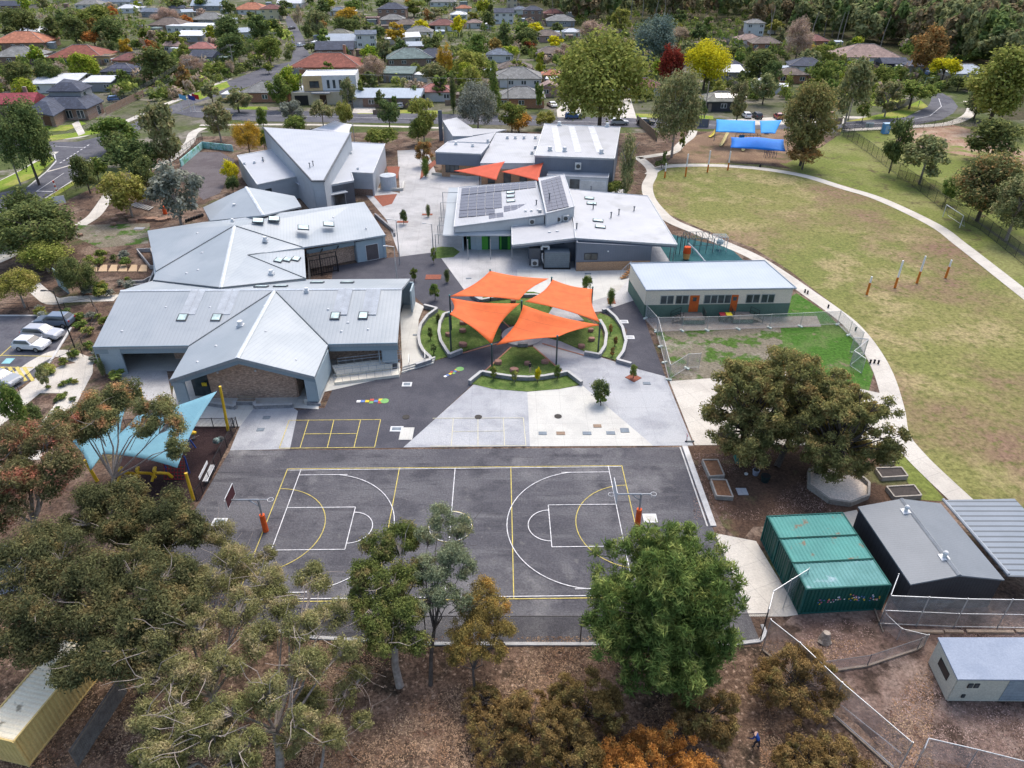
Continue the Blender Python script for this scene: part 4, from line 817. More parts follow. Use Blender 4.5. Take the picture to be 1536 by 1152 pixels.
m.build('wall',CC,t)
n_=I[1]; face_box(t,(n_.x+.75,n_.y),(n_.x+1.05,n_.y),1.5,1.9,DARKF,off=.08,fr=.03); face_box(t,(n_.x+1.15,n_.y),(n_.x+1.45,n_.y),1.5,1.9,DARKF,off=.08,fr=.03); face_box(t,(n_.x+.7,n_.y),(n_.x+.92,n_.y),.5,.8,DARKF,off=.08,fr=.03); face_box(t,(n_.x+3.2,n_.y),(n_.x+5.0,n_.y),.2,2.2,M('blue_grey_door',(.26,.32,.36),stripe=(0,0,1,.3,.1,.7)),'roller_door',off=.08,pane=False)
m=MB(); a,b=I[0],I[1]; m.wall(lerp(a,b,.3)+Vector((-.07,0,0)),lerp(a,b,.75)+Vector((-.07,0,0)),1.1,1.75,1.75,.04); m.build('hatch',DARKF,t)
YB=M('beige_ribbed_side',(.72,.54,.22),(.62,.46,.18),.8,fine=.1); YT=M('beige_container_roof',(.86,.79,.60),(.80,.72,.54),.5,(.3,.26,.18),.8,.6,.68,fine=.08)
a=G(44,1149); b=G(135,1034); dd=(b-a).normalized(); rz2=math.atan2(dd.y,dd.x); t,_=container(a,rz2,2.44,6.6,2.5,(YB,YT,YB),'shipping_container','beige ribbed shipping container under the trees at the lower left','shipping container')
t,_=container(G(-40,905)+Vector((0,0,0)),rz2-.9,2.44,4.5,2.5,(M('white_panel',(.4,.42,.47)),M('white_shed_roof',(.36,.39,.46)),M('white_panel',(.4,.42,.47))),'storage_shed','white roofed shed half hidden by trees at the left edge','shed')
# water tank
p=G(583.5,283); t=thing('water_tank','round pale grey corrugated water tank beside the walkway','water tank',p); m=MB(); m.tube(p,p+Vector((0,0,2.6)),1.5,1.5,20); m.build('shell',M('tank_grey',(.42,.46,.50),(.38,.42,.46),1,stripe=(0,0,1,.15,.3,.85)),t); m=MB(); m.tube(p+Vector((0,0,2.6)),p+Vector((0,0,2.9)),1.55,.3,20); m.build('lid',M('tank_lid',(.5,.54,.57)),t)
# ---------- courtyard, sails, posts, playgrounds, fences, cars
CC_=Vector((1.25,75.4,0))       # centre of the circular turf terraces
BLU=M('bluestone_block',(.20,.205,.22),(.28,.28,.29),2,fine=.2,finescale=5); CAP=M('wall_coping',(.46,.46,.45),(.4,.4,.39),1)
def pol(r,a): return CC_+Vector((r*math.cos(R(a)),r*math.sin(R(a)),0))
def ang(u,v,z=0): p=G(u,v,z)-CC_; return math.degrees(math.atan2(p.y,p.x)),p.xy.length
def sector(name,a0,a1,r0,r1,z,mat,label,cat,kind=None,n=20):
    m=MB(); k=[pol(r1,lerp(a0,a1,i/n)) for i in range(n+1)]+([pol(r0,lerp(a1,a0,i/n)) for i in range(n+1)] if r0 else [CC_])
    m.prism([Vector((p.x,p.y,z)) for p in k],z-.0) ; o=m.build(name,mat); return tag(o,label,cat,None,kind)
def arcwall(name,a0,a1,r,h,label,ends=None,t=.35,n=22):
    root=thing(name,label,'retaining wall',pol(r,(a0+a1)/2)); m=MB(); c=MB()
    pts=[pol(r,lerp(a0,a1,i/n)) for i in range(n+1)]
    if ends: pts=ends[0]+pts+ends[1]
    for i in range(len(pts)-1): m.wall(pts[i],pts[i+1],0,h+.001*(i%2),h+.001*(i%2),t); c.wall(pts[i],pts[i+1],h+.002*(i%2),h+.06+.002*(i%2),h+.06+.002*(i%2),t+.06)
    m.build('blockwork',BLU,root); c.build('coping',CAP,root)
g_=lambda a,b,z=0:G(600+a/3.84,370+b/3.84,z)
turf=[(ang(*q)) for q in ((636,460),(627,505),(648,545))]
for nm,pts in (('left',[(648,462),(636,478),(629,503),(634,528),(646,543),(672,535),(660,505),(663,485),(675,470)]),('right',[(900,470),(925,480),(936,500),(936,520),(925,541),(900,534),(906,515),(905,495),(890,478)]),('bottom',[(706,576),(722,560),(738,564),(790,568),(838,563),(850,560),(872,577),(840,584),(790,588),(740,584)])):
    m=MB(); m.poly([Vector((*G(u,v).xy,.06)) for u,v in pts]); o=m.build('turf_bed',TURF); 
    if o.data.polygons[0].normal.z<0:o.data.flip_normals()
    tag(o,kind='structure')
for nm,pts in (('left',[(675,470),(662,485),(660,508),(672,536),(694,528),(750,511),(752,495),(720,470)]),('right',[(900,534),(906,515),(903,495),(880,478),(850,470),(815,478),(812,505),(840,512),(875,527)]),('bottom',[(767,521),(800,521),(846,558),(790,566),(727,557)]),('top',[(716,466),(724,446),(755,438),(800,438),(835,447),(850,466),(815,478),(788,488),(757,487)])):
    m=MB(); m.poly([Vector((*G(u,v).xy,.05)) for u,v in pts]); o=m.build('turf_lawn',TURF); 
    if o.data.polygons[0].normal.z<0:o.data.flip_normals()
    tag(o,kind='structure')
disc=MB(); disc.prism([(p.x,p.y,.12) for p in [G(784,504)+Vector((2.55*math.cos(a*math.pi/16),2.55*math.sin(a*math.pi/16),0)) for a in range(32)]],.1); tag(disc.build('stage',CONG),'round grey concrete stage at the centre under the orange sails','stage')
disc=MB(); q=[g_(880,355),g_(1010,385),g_(1060,430),g_(960,440),g_(850,400)]; disc.prism([(p.x,p.y,.16) for p in q],.14); tag(disc.build('concrete_seat_slab',CONG),'pale angular concrete slab between the two right orange sails','slab')
m=MB(); p=G(784,520); m.box((p.x,p.y,.28),(1.2,.45,.45)); tag(m.build('block_seat',BLU),'small bluestone block seat at the front edge of the round stage','seat')
def low_wall(name,px,h,label,t=.3,cat='retaining wall',mat=None,cap=True,z=0):
    root=thing(name,label,cat,G(*px[0])); m=MB(); c=MB(); P=[G(u,v) for u,v in px]
    for i in range(len(P)-1): m.wall(P[i],P[i+1],z,z+h+.001*(i%2),z+h+.001*(i%2),t); c.wall(P[i],P[i+1],z+h+.002*(i%2),z+h+.05+.002*(i%2),z+h+.05+.002*(i%2),t+.05)
    m.build('blockwork',mat or BLU,root)
    if cap: c.build('coping',CAP,root)
    return root
L=lambda pts:[(600+a/3.84,370+b/3.84) for a,b in pts]
low_wall('retaining_wall',L([(140,355),(215,375),(160,415),(120,470),(108,530),(115,580),(135,620),(178,660),(178,672),(92,700)]),.55,'outer curved block wall at the left of the turf terraces beside the blue building')
low_wall('retaining_wall',L([(300,392),(255,405),(232,450),(225,510),(235,560),(262,605),(285,640),(358,612)]),.5,'inner curved block wall round the left turf lawn')
low_wall('retaining_wall',L([(400,795),(470,738),(560,755),(650,768),(740,772),(830,765),(900,752),(965,738),(1046,800)]),.5,'curved block wall across the front turf lawn')
low_wall('retaining_wall',L([(1062,625),(1148,640),(1180,590),(1188,520),(1175,480),(1150,440)]),.5,'inner curved block wall round the right turf lawn')
low_wall('retaining_wall',L([(1165,380),(1190,375),(1240,420),(1280,480),(1300,560),(1285,620),(1250,668),(1330,690)]),.45,'outer curved kerb wall at the right of the turf terraces')
low_wall('retaining_wall',L([(410,290),(465,322),(530,310),(620,300),(700,292),(780,292),(830,300)]),.45,'straight block wall behind the centre lawn under the back sail')
BRK=M('terracotta_edging',(.42,.2,.13),(.35,.17,.11),3)
for i,(pts,lb) in enumerate(((((360,615),(560,560)),'left lower'),(((485,722),(640,580)),'left front'),(((770,580),(935,722)),'right front'),(((820,560),(1060,628)),'right lower'),(((590,428),(632,468)),'upper left'))):
    m=MB(); m.wall(g_(*pts[0]),g_(*pts[1]),0,.08,.08,.16); tag(m.build('paver_edging',BRK),kind='structure')
# sails
OR=M('orange_sail_cloth',(.66,.125,.022),(.58,.10,.016),.8,fine=.06,rough=.7,stripe=(.3,.95,0,1.7,.05,.8)); ORR=M('red_orange_sail_cloth',(.62,.10,.045),(.54,.085,.035),.8,rough=.7,fine=.06)
PG=M('slate_green_post',(.055,.08,.085),rough=.45)
posts={'a':((676.8,526),471.5),'b':((677,495),445),'c':((736,452),406.5),'d':((826,462),418),'e':((886.5,469),432.5),'f':((897,527.5),487),'g':((782,505),453.5),'h':((738,549.7),518.5),'i':((834.4,547),506)}
PT={}
plab={'a':'front left sail post on the left turf lawn','b':'back left sail post rising behind the left lawn','c':'farthest sail post behind the back orange sail','d':'sail post between the two back orange sails','e':'back right sail post beside the right orange sail','f':'right sail post on the right turf lawn','g':'central sail post where all four orange sails meet','h':'front sail post at the tip of the left orange sail','i':'front sail post below the right end of the front orange sail'}
for k,(b_,vt) in posts.items():
    p=G(*b_); h=ztop(*b_,vt); PT[k]=Vector((p.x,p.y,h)); r=thing('sail_post','slate grey '+plab[k],'post',p,0,'posts of the orange sails'); m=MB(); m.tube((p.x,p.y,0),(p.x,p.y,h+.15),.10,.09,8); m.build('pole',PG,r); m=MB(); m.ell((p.x,p.y,h+.17),(.14,.14,.1)); m.build('cap',M('teal_cap',(.08,.2,.2)),r)
z=lambda k,dz=0:Vector((PT[k].x,PT[k].y,PT[k].z+dz))
grp='orange shade sails over the turf terraces'
sail('shade_sail','back left orange shade sail above the asphalt wedge',[z('b'),z('c'),z('d',.1)+Vector((-.35,.2,-.2)),z('g',.1)+Vector((-.3,.3,0))],OR,group=grp,curve=.13,peak=-.3)
sail('shade_sail','right orange shade sail pointing at the cream classroom',[z('d',-.1)+Vector((.1,-.1,0)),z('e',-.1),z('f',.1)+Vector((0,.4,0)),z('g',0)+Vector((.4,.2,0))],OR,group=grp,curve=.14,peak=-.3)
sail('shade_sail','left orange shade sail nearest the pale blue building',[z('b',-.1)+Vector((.1,-.15,0)),z('g',-.1)+Vector((-.2,-.1,0)),z('h',.1)+Vector((0,.1,0)),z('a',0)],OR,group=grp,curve=.16,peak=-.3)
sail('shade_sail','front orange shade sail over the round stage',[z('g',-.25)+Vector((.2,-.2,0)),z('f',-.05),z('i',0),z('h',.0)+Vector((.5,.1,0))],OR,group=grp,curve=.14,peak=-.3)
q=lambda a,b,zz:G(630+a/3.84,160+b/3.84,zz)
def tri_sail(a,b,c,label,mat,group):
    return sail('shade_sail',label,[a,lerp(a,b,.5)*1.0,b,c],mat,group=group,curve=.06)
tri_sail(q(195,370,3.6),q(490,315,5.2),q(440,425,3.4),'left red orange triangular sail in front of the tan brick office',ORR,'red orange triangular sails'); tri_sail(q(462,375,3.6),q(712,322,5.2),q(685,430,3.4),'right red orange triangular sail beside the slate hall',ORR,'red orange triangular sails')
for (a,b,h),lb in (((345,455,3.6),'left'),((690,400,4.6),'right')):
    p=q(a,b,0); m=MB(); m.tube(p,(p.x,p.y,h),.09,.09); tag(m.build('sail_post',M('brown_post',(.05,.035,.03))),'dark %s post holding the red orange triangular sails'%lb,'post')
# light blue playground sails and yellow posts
SKY=M('sky_blue_sail_cloth',(.155,.33,.40),(.135,.295,.365),.7,rough=.7,fine=.06,stripe=(.7,.7,0,1.5,.02,.88))
sail('shade_sail','pale blue right shade sail over the dark playground',[G(325.5,587,5.0),G(266,702,3.4),G(140,680,3.8),G(205,624,4.2)],SKY,group='pale blue playground sails',curve=.1)
sail('shade_sail','pale blue left shade sail partly hidden by gum trees',[G(190,608,5.0),G(180,650,3.9),G(136,706,3.6),G(108,662,4.6)],SKY,group='pale blue playground sails',curve=.08)
YP=M('yellow_steel',(.72,.46,.03),(.6,.38,.02),1,rough=.5)
for (b_,t_,lb) in (((342.4,646),(330,579.5),'tall yellow sail post in front of the brick gable'),((290.4,750),(278.6,709.7),'yellow sail post at the near corner of the dark softfall'),((222,640),(209.6,582),'yellow sail post beside the paved porch'),((146,722),(127,690),'yellow sail post below the pale blue sails'),((27,743),(15,724),'yellow sail post among gum leaves at the left edge')):
    p=G(*b_); e=G(*t_,0); h=ztop(*b_,t_[1]); tp=G(*t_,h); m=MB(); m.tube(p,tp,.15,.13,8); r=thing('sail_post',lb,'post',p,0,'yellow sail posts'); m.build('pole',YP,r); m=MB(); m.tube(tp+Vector((0,-.05,-.2)),tp+Vector((0,.25,-.1)),.05,.05,5); m.build('bracket',STEEL,r)
# bright blue sails at far playground
BS=M('bright_blue_sail_cloth',(.012,.19,.66),(.01,.16,.58),.5,rough=.7,fine=.08); BS2=M('azure_sail_cloth',(.02,.30,.74),(.018,.26,.66),.5,rough=.7,fine=.08)
q=lambda a,b,zz:G(1060+a/9.6,160+b/9.6,zz)
sail('shade_sail','bright blue back left rectangular sail over the far playground',[q(140,185,5),q(700,205,5),q(700,385,3.6),q(130,365,3.6)],BS2,group='blue sails of the far playground',curve=.015,peak=.4)
sail('shade_sail','bright blue back right sail touching the gum tree',[q(765,205,5),q(1080,195,5),q(985,390,3.6),q(780,385,3.6)],BS2,group='blue sails of the far playground',curve=.015,peak=.4)
sail('shade_sail','deep blue front peaked sail over the far playground slide',[q(350,440,4.2),q(1110,475,4.2),q(1140,645,3.2),q(340,590,3.2)],BS,group='blue sails of the far playground',curve=.03,peak=1.1)
for a,b,h,lb in ((320,770,3.2,'left'),(1145,690,3.2,'right'),(105,490,3.6,'far left')):
    p=q(a,b,0); m=MB(); m.tube(p,(p.x,p.y,h),.08,.08); tag(m.build('sail_post',M('grey_post',(.3,.31,.33))),'%s slim grey post of the blue far playground sails'%lb,'post')
def slide(a,b,c,d,h,mat,label):
    p=q(a,b,0);e=q(c,d,0); r=thing('slide',label,'slide',e); m=MB(); dv=(e-p); n=Vector((-dv.y,dv.x,0)).normalized()*.3
    A=p+Vector((0,0,h)); Bq=p.lerp(e,.75)+Vector((0,0,.35)); E2=e+Vector((0,0,.25)); 
    for s,t_ in ((A,Bq),(Bq,E2)): m.prism([s-n,s+n,t_+n,t_-n],.06)
    m.build('chute',mat,r); m=MB()
    for sg in (-1,1): m.path([A+n*sg+Vector((0,0,.1)),Bq+n*sg+Vector((0,0,.1)),E2+n*sg+Vector((0,0,.1))],.06,5)
    m.build('side_rail',mat,r); m=MB(); m.tube((A.x,A.y,0),A,.06,.06); m.build('post',STEEL,r)
PYm=M('pale_yellow_plastic',(.6,.52,.25)); 
slide(190,375,40,450,2.0,M('lime_yellow_plastic',(.6,.5,.08)),'yellow slide left of the bright blue sails'); slide(300,470,195,580,2.0,PYm,'cream slide emerging left of the deep blue sail'); slide(525,560,520,650,1.6,PYm,'short cream slide below the deep blue sail')
def climb(p,w,d,h,mat,name,label,n=4):
    r=thing(name,label,'climbing frame',p); m=MB()
    for i in range(n):
        for j in (0,1): x=p.x-w/2+w*i/(n-1); y=p.y+d*j; m.tube((x,y,0),(x,y,h),.05,.05,5)
    m.build('upright',mat,r); m=MB()
    for j in (0,1):
        for hh in (h,h*.55): m.tube((p.x-w/2,p.y+d*j,hh),(p.x+w/2,p.y+d*j,hh),.04,.04,5)
    for i in range(10): x=p.x-w/2+w*i/9; m.tube((x,p.y,h),(x,p.y+d,h),.03,.03,4)
    m.build('crossbar',mat,r); return r
climb(q(920,740,0),2.2,1.2,1.6,M('navy_steel',(.03,.04,.14)),'jungle_gym','navy climbing frame on the mulch below the deep blue sail')
r=climb(q(600,560,0),5,2.5,2.2,M('timber_brown',(.16,.09,.05)),'play_tower','brown and blue play tower under the bright blue sails'); m=MB(); p=q(600,560,0); m.box((p.x,p.y+1.2,1.3),(4.6,2.3,.12)); m.build('platform',TIMO,r); m=MB(); m.box((p.x-1.8,p.y+.02,1.9),(1.2,.08,.9)); m.build('panel',BS2,r)
# teal softfall playground
q=lambda a,b,zz=0:G(1000+a/12.8,330+b/12.8,zz)
r=climb(q(620,640),4.0,3.0,2.3,M('grey_green_steel',(.12,.16,.16)),'jungle_gym','dark overhead ladder frame on the teal softfall',5)
r=climb(q(1010,620),2.0,1.4,2.4,M('pale_steel',(.5,.55,.55)),'jungle_gym','small pale climbing frame at the right of the teal softfall',3); m=MB(); p=q(1005,560); m.ell((p.x,p.y,1.2),(.6,.6,.5)); m.build('dome',M('pale_dome',(.5,.56,.56)),r)
r=thing('play_tower','orange and white play tower with slide beside the white roofed building','play tower',q(370,760)); p=q(370,760); OP=M('orange_red_plastic',(.75,.10,.02)); m=MB(); m.tube((p.x,p.y,1.1),(p.x,p.y,2.0),.6,.5,10); m.build('tower_wall',OP,r); m=MB(); m.tube((p.x,p.y,.2),(p.x,p.y,1.1),.45,.55,10); m.build('tower_base',M('pale_orange_plastic',(.75,.35,.12)),r); m=MB(); m.path([p+Vector((0,0,2.6)),p+Vector((1.0,-.6,1.8)),p+Vector((2.4,-1.8,.4))],.12,6); m.build('slide_rail',WHF,r); m=MB()
for i in range(3): m.tube((p.x-1.2+.6*i,p.y+2,0),(p.x-1.2+.6*i,p.y+2,3.1),.06,.06,5)
m.path([(p.x-1.2,p.y+2,2.8),(p.x,p.y+2,2.8),(p.x,p.y,2.9)],.07,5); m.build('upright',PG,r)
# maroon playground: yellow climbing arches, red net
p=G(215,725); r=thing('climbing_arch','yellow curved climbing arches under the pale blue sails','climbing frame',p); m=MB()
for k in range(3):
    pts=[p+Vector((-2.2+k*1.5+1.6*(i/8),.6*math.sin(i),.2+1.6*math.sin(math.pi*i/8))) for i in range(9)]; m.path(pts,.13,6)
m.build('arch',YP,r)
p=G(262,720); r=thing('climbing_net','red rope climbing net with blue post on the dark softfall','climbing net',p); m=MB()
for i in range(7):
    m.tube(p+Vector((-.9+.3*i,0,.1)),p+Vector((-.9+.3*i,.9,1.7)),.025,.025,4); m.tube(p+Vector((-.9,.15*i,.1+.27*i)),p+Vector((.9,.15*i,.1+.27*i)),.025,.025,4)
m.build('net',M('red_rope',(.35,.02,.03)),r); m=MB(); m.tube(p+Vector((-1,.9,0)),p+Vector((-1,.9,2)),.07,.07); m.tube(p+Vector((1,.9,0)),p+Vector((1,.9,2)),.07,.07); m.build('post',M('blue_steel',(.03,.08,.3)),r)
p=G(291,658); r=thing('spring_seat','small yellow play seat at the edge of the dark softfall','play seat',p); m=MB(); m.ell(p+Vector((0,0,.7)),(.45,.25,.2)); m.build('seat',YP,r); m=MB(); m.tube(p,p+Vector((0,0,.6)),.12,.1); m.build('spring',STEEL,r)
p=G(286,672); m=MB(); m.tube(p,p+Vector((0,0,1.5)),.1,.1); m.tube(p+Vector((.5,0,0)),p+Vector((0,0,1.5)),.07,.07); tag(m.build('play_post',M('blue_steel',(.03,.08,.3))),'blue leaning play posts beside the yellow play seat','play posts')
# basketball / netball posts
def hoop_post(base,side,label,bk):
    p=G(*base); r=thing('basketball_post',label,'basketball post',p,0,'combined hoop posts of the court'); m=MB(); X=CX*side; top=p+Vector((0,0,3.4)); m.tube(p,top,.09,.09,8); m.path([top,top+X*1.6,top+X*2.1],.07,6); m.tube(p+Vector((0,0,2.7)),top+X*.8,.05,.05,5); m.path([top,top-X*.75],.05,5); m.build('pole',STEEL,r)
    m=MB(); m.tube(p+Vector((0,0,.05)),p+Vector((0,0,1.8)),.24,.22,10); m.build('padding',M('orange_pad',(.75,.12,.02),(.6,.09,.02),3),r)
    c=top+X*2.1+Vector((0,0,.35)); m=MB(); Y=Vector((-CX.y,CX.x,0)); 
    k=len(m.v)
    for s in (0,1):
        for a,b in ((-.9,-.5),(.9,-.5),(.9,.55),(-.9,.55)): m.v.append(tuple(c+X*(.05*s)+Y*a+Vector((0,0,b))))
    m.f+= [(0,1,2,3),(7,6,5,4),(0,4,5,1),(1,5,6,2),(2,6,7,3),(3,7,4,0)]; bd=m.build('backboard',bk,r)
    m=MB(); 
    for a,b,c_,d in ((-.93,-.53,.93,-.53),(.93,-.53,.93,.58),(.93,.58,-.93,.58),(-.93,.58,-.93,-.53)): m.tube(c+X*.02+Y*a+Vector((0,0,b)),c+X*.02+Y*c_+Vector((0,0,d)),.035,.035,4)
    m.build('backboard_edge',WHF,bd)
    for cen,rad,hh in ((c+X*.32+Vector((0,0,-.35)),.23,0),(top-X*.98,.23,0)):
        m=MB(); pts=[cen+Vector((rad*math.cos(t*math.pi/8),rad*math.sin(t*math.pi/8),0)) for t in range(17)]; m.path(pts,.02,4); rm_=m.build('ring',M('ring_white',(.7,.7,.7)),r)
        m=MB()
        for t in range(8):
            a=pts[2*t]; m.tube(a,cen+(a-cen)*.55-Vector((0,0,.38)),.012,.012,3)
        m.build('net',WHF,rm_)
hoop_post((399,796.7),-1,'left court post with orange padding and dark maroon backboard',M('maroon_board',(.07,.02,.025)))
hoop_post((956,788),-1,'right court post with orange padding and white backboard',M('clear_board',(.55,.56,.57)))
# football posts
def goalposts(list_,nm,grp):
    for (b_,vt,vpad,lb) in list_:
        p=G(*b_); h=ztop(*b_,vt); r=thing('goal_post',lb,'goal post',p,0,grp); m=MB(); m.tube(p,(p.x,p.y,h),.13,.12,6); m.build('pole',M('post_white',(.85,.85,.85)),r); m=MB(); hp=ztop(*b_,vpad); m.tube((p.x,p.y,.02),(p.x,p.y,hp),.17,.15,8); m.build('padding',M('orange_goal_pad',(.65,.2,.03),(.55,.16,.02),3),r)
goalposts([((1028,265),231,250,'white goal post with orange pad, second from left at the far end of the oval'),((1061,258.5),226,247,'white goal post with orange pad, third from left at the far end of the oval'),((1091.5,255.5),227,244,'white goal post with orange pad nearest the deep blue sail'),((997,267),245,257,'short goal post with orange pad beside the fork of the pale path')],'',
 'far goal posts on the oval')
goalposts([((1300,442),415,424,'leftmost short goal post with orange pad on the near oval'),((1342,432),391,416,'tall goal post with orange pad, second from left on the near oval'),((1375,425),384,407,'tall goal post with orange pad, third from left on the near oval'),((1418,417),390,400,'rightmost short goal post with orange pad on the near oval')],'','near goal posts on the oval')
p1=G(1414,325);p2=G(1439,342); h=2.1; r=thing('soccer_goal','white soccer goal frame beside the black boundary fence','soccer goal',(p1+p2)/2); m=MB(); m.path([p1,p1+Vector((0,0,h)),p2+Vector((0,0,h)),p2],.06,6); m.build('frame',WHF,r); m=MB(); d=Vector((1.2,.6,0)); m.path([p1+Vector((0,0,h)),p1+d,p2+d,p2+Vector((0,0,h))],.035,5); m.build('back_bar',STEEL,r)
# stump seats on turf
SM=M('sandstone_pink',(.35,.19,.15),(.28,.15,.11),3); rk=random.Random(5)
names=['round','flat','small','worn','broad','low']
for i,(a,b,w,lb) in enumerate(((365,447,.9,'upper stone seat on the left turf lawn beneath the sail edge'),(360,492,.85,'middle stone seat on the left turf lawn'),(280,515,.8,'stone seat beside the front left sail post'),(362,572,1.05,'reddish stone seat at the lower left lawn'),(565,675,.9,'stone seat at the left end of the front lawn'),(655,720,1.05,'round pink topped seat on the front lawn'),(733,682,.7,'stone seat beside the person on the front lawn'),(835,672,.85,'stone seat at the right end of the front lawn'),(1098,490,.75,'upper stone seat on the right turf lawn'),(1102,543,.8,'middle stone seat on the right turf lawn'),(1043,583,.85,'lower stone seat on the right turf lawn'),(652,322,.8,'stone seat under the back orange sail'))):
    p=g_(a,b); m=MB(); n=8; z0=.05; k=len(m.v); rr=[(w*.5)*(1+rk.uniform(-.15,.15)) for _ in range(n)]
    top=[(p.x+rr[j]*math.cos(j*math.pi*2/n),p.y+rr[j]*math.sin(j*math.pi*2/n)*.8,.45) for j in range(n)]; m.prism(top,.42); o=m.build('stone_seat',SM); tag(o,lb,'stone seat','stone seats on the turf lawns'); md=o.modifiers.new('b','BEVEL'); md.width=.05
# drain covers on slabs
DC=M('drain_cover',(.20,.24,.27),(.16,.19,.22),2); DT=M('tan_mat',(.28,.2,.14))
def cover(u,v,w,d,lb,mat=DC,rim=True,cat='drain cover'):
    p=G(u,v); r=thing('drain_cover',lb,cat,p,0,'covers and pit lids in the paving'); 
    if rim: m=MB(); m.box((p.x,p.y,.045),(w+.35,d+.35,.05)); m.build('surround',WHF if rim==1 else CONG,r)
    m=MB(); m.box((p.x,p.y,.055),(w,d,.05)); m.build('lid',mat,r)
cover(814,650.5,.8,.5,'blue grey lid, leftmost in the row on the white slab',rim=False); cover(841,650.5,.85,.5,'tan lid, second from left in the row on the white slab',DT,False); cover(880.5,650.5,.85,.5,'blue grey lid in the middle of the row on the white slab',rim=False); cover(916,650,.85,.5,'blue grey lid beside the right pair on the white slab',rim=False); cover(937,646,.85,.7,'larger blue grey lid at the right end of the row on the white slab',rim=False); cover(896,639.5,.8,.5,'brown lid set above the row on the white slab',DT,False)
cover(610.5,577,.7,.5,'pale framed lid on asphalt beside the stair corner'); cover(936,483,.7,.5,'pale framed lid, upper one on the east asphalt',CONG); cover(945,506.5,.7,.5,'pale framed lid, lower one on the east asphalt',CONG); cover(970,575.5,.8,.5,'blue grey lid near the small planted square',rim=False); cover(595,644,.9,.5,'pale framed lid at the left end of the white concrete patch'); m=MB(); p=G(610,651); m.box((p.x,p.y,.04),(1.3,2.0,.05)); tag(m.build('concrete_patch',CONW),kind='structure')
cover(329,784,.8,.6,'pale framed pit lid on asphalt beside the left court post'); cover(975,778,.8,.7,'white framed pit lid behind the right court post',CONW); cover(391,645,.7,.5,'dark lid near the court side of the grey entry pad',rim=False); cover(400,627,.7,.5,'dark lid near the brick gable on the grey entry pad',rim=False); cover(703,418,.8,.3,'narrow grate on the plaza left of the back orange sail',rim=False); cover(882,411,.9,.4,'grate below the slate wall of the central building',rim=False); cover(623,503,.6,.3,'small grate on the left terrace slab',rim=False)
cover(1113,738,.9,.9,'pale concrete pit lid at the corner of the kitchen garden',CONG,False); cover(209,343,1.6,1.0,'pale square lid on the earth behind the pale blue wing',CONG,False)
for u,v,lb in ((717.5,626,'dark round pit cover on the grey slab'),(837,625,'dark round pit cover on the white slab'),(609,626,'dark round pit cover on the asphalt')):
    p=G(u,v); m=MB(); m.tube(p+Vector((0,0,.02)),p+Vector((0,0,.07)),.38,.38,14); tag(m.build('pit_cover',M('pit_dark',(.05,.045,.04))),lb,'pit cover')
# steps, ramp and rails of the long building
r=thing('entry_steps','cream concrete steps at the right side of the brick gable','steps',G(492,600)); a=G(487,577);b=G(484,607)
for i in range(4):
    m=MB(); h=.62-.15*i; x0=a.x-1.2+.38*i; m.prism([(x0,b.y,h),(x0+.4,b.y,h),(x0+.4+.0,a.y+1.2,h),(x0,a.y+1.2,h)],h-.01*i); m.build('step',CONW,r)
m=MB(); x0=a.x+.4; m.wall((a.x-.9,b.y-.12,0),(x0+.1,b.y-.12,0),0,.4,.25,.15); m.build('side_wall',BLU,r)
r=thing('ramp','long cream concrete ramp with steel handrails under the building edge','ramp',G(540,570)); A=G(502,578);Bq=G(599,566)
m=MB(); m.prism([(A.x,A.y,.35),(Bq.x,Bq.y,.35),(Bq.x,Bq.y+1.3,.35),(A.x,A.y+1.3,.2)],.34); CRC=M('cream_ramp_concrete',(.74,.69,.58),(.66,.61,.51),1); m.build('lower_ramp',CRC,r); m=MB(); m.prism([(A.x,A.y+1.4,.55),(Bq.x-1,Bq.y+1.4,.55),(Bq.x-1,Bq.y+2.7,.9),(A.x-.8,A.y+2.7,.9)],.5); m.build('upper_ramp',CRC,r)
m=MB()
for i in range(9):
    t=i/8; 
    for yy,zz in ((.05,.35),(1.35,.5),(2.65,.85)): x=lerp(A.x,Bq.x,t); y=lerp(A.y,Bq.y,t)+yy; m.tube((x,y,zz),(x,y,zz+.95),.022,.022,4)
for yy,zz in ((.05,.35),(1.35,.5),(2.65,.85)):
    for h in (.6,.95): m.tube((A.x,A.y+yy,zz+h),(Bq.x,Bq.y+yy,zz+h),.028,.028,5)
m.build('handrail',STEEL,r)
r=thing('terrace_steps','pale concrete steps between the pale blue building and the turf terrace','steps',G(625,552)); a=G(602,560);b=G(650,546)
for i in range(3):
    m=MB(); o=Vector((.05,.34,0))*i; h=.14*(i+1); m.prism([a+o+Vector((0,0,h)),b+o+Vector((0,0,h)),b+o+Vector((.05,.36,h)),a+o+Vector((.05,.36,h))],h-.03); m.build('step',CONW,r)
m=MB(); 
for t in (.25,.75): p=lerp(a,b,t); m.path([p,p+Vector((0,0,1.1)),p+Vector((-.1,1.2,1.5)),p+Vector((-.1,1.2,.4))],.03,5)
m.build('handrail',STEEL,r)
low_wall('planter_wall',[(300,606),(353,614),(353,607),(383,607),(383,613),(440,611)],.45,'low bluestone planter wall and seat recess below the brick gable',.3)
p=G(370,607); r=thing('bench','dark bench between the low walls below the brick gable','bench',p); m=MB(); m.box(p+Vector((0,.1,.5)),(1.8,.45,.06)); m.build('seat',TIMB,r); m=MB()
for x in (-.75,.75): m.box(p+Vector((x,.1,.24)),(.08,.4,.46)); m.build('leg',BLK,r); m=MB()
m=MB(); m.box(p+Vector((0,.35,.75)),(1.8,.06,.35)); m.build('backrest',TIMB,r)
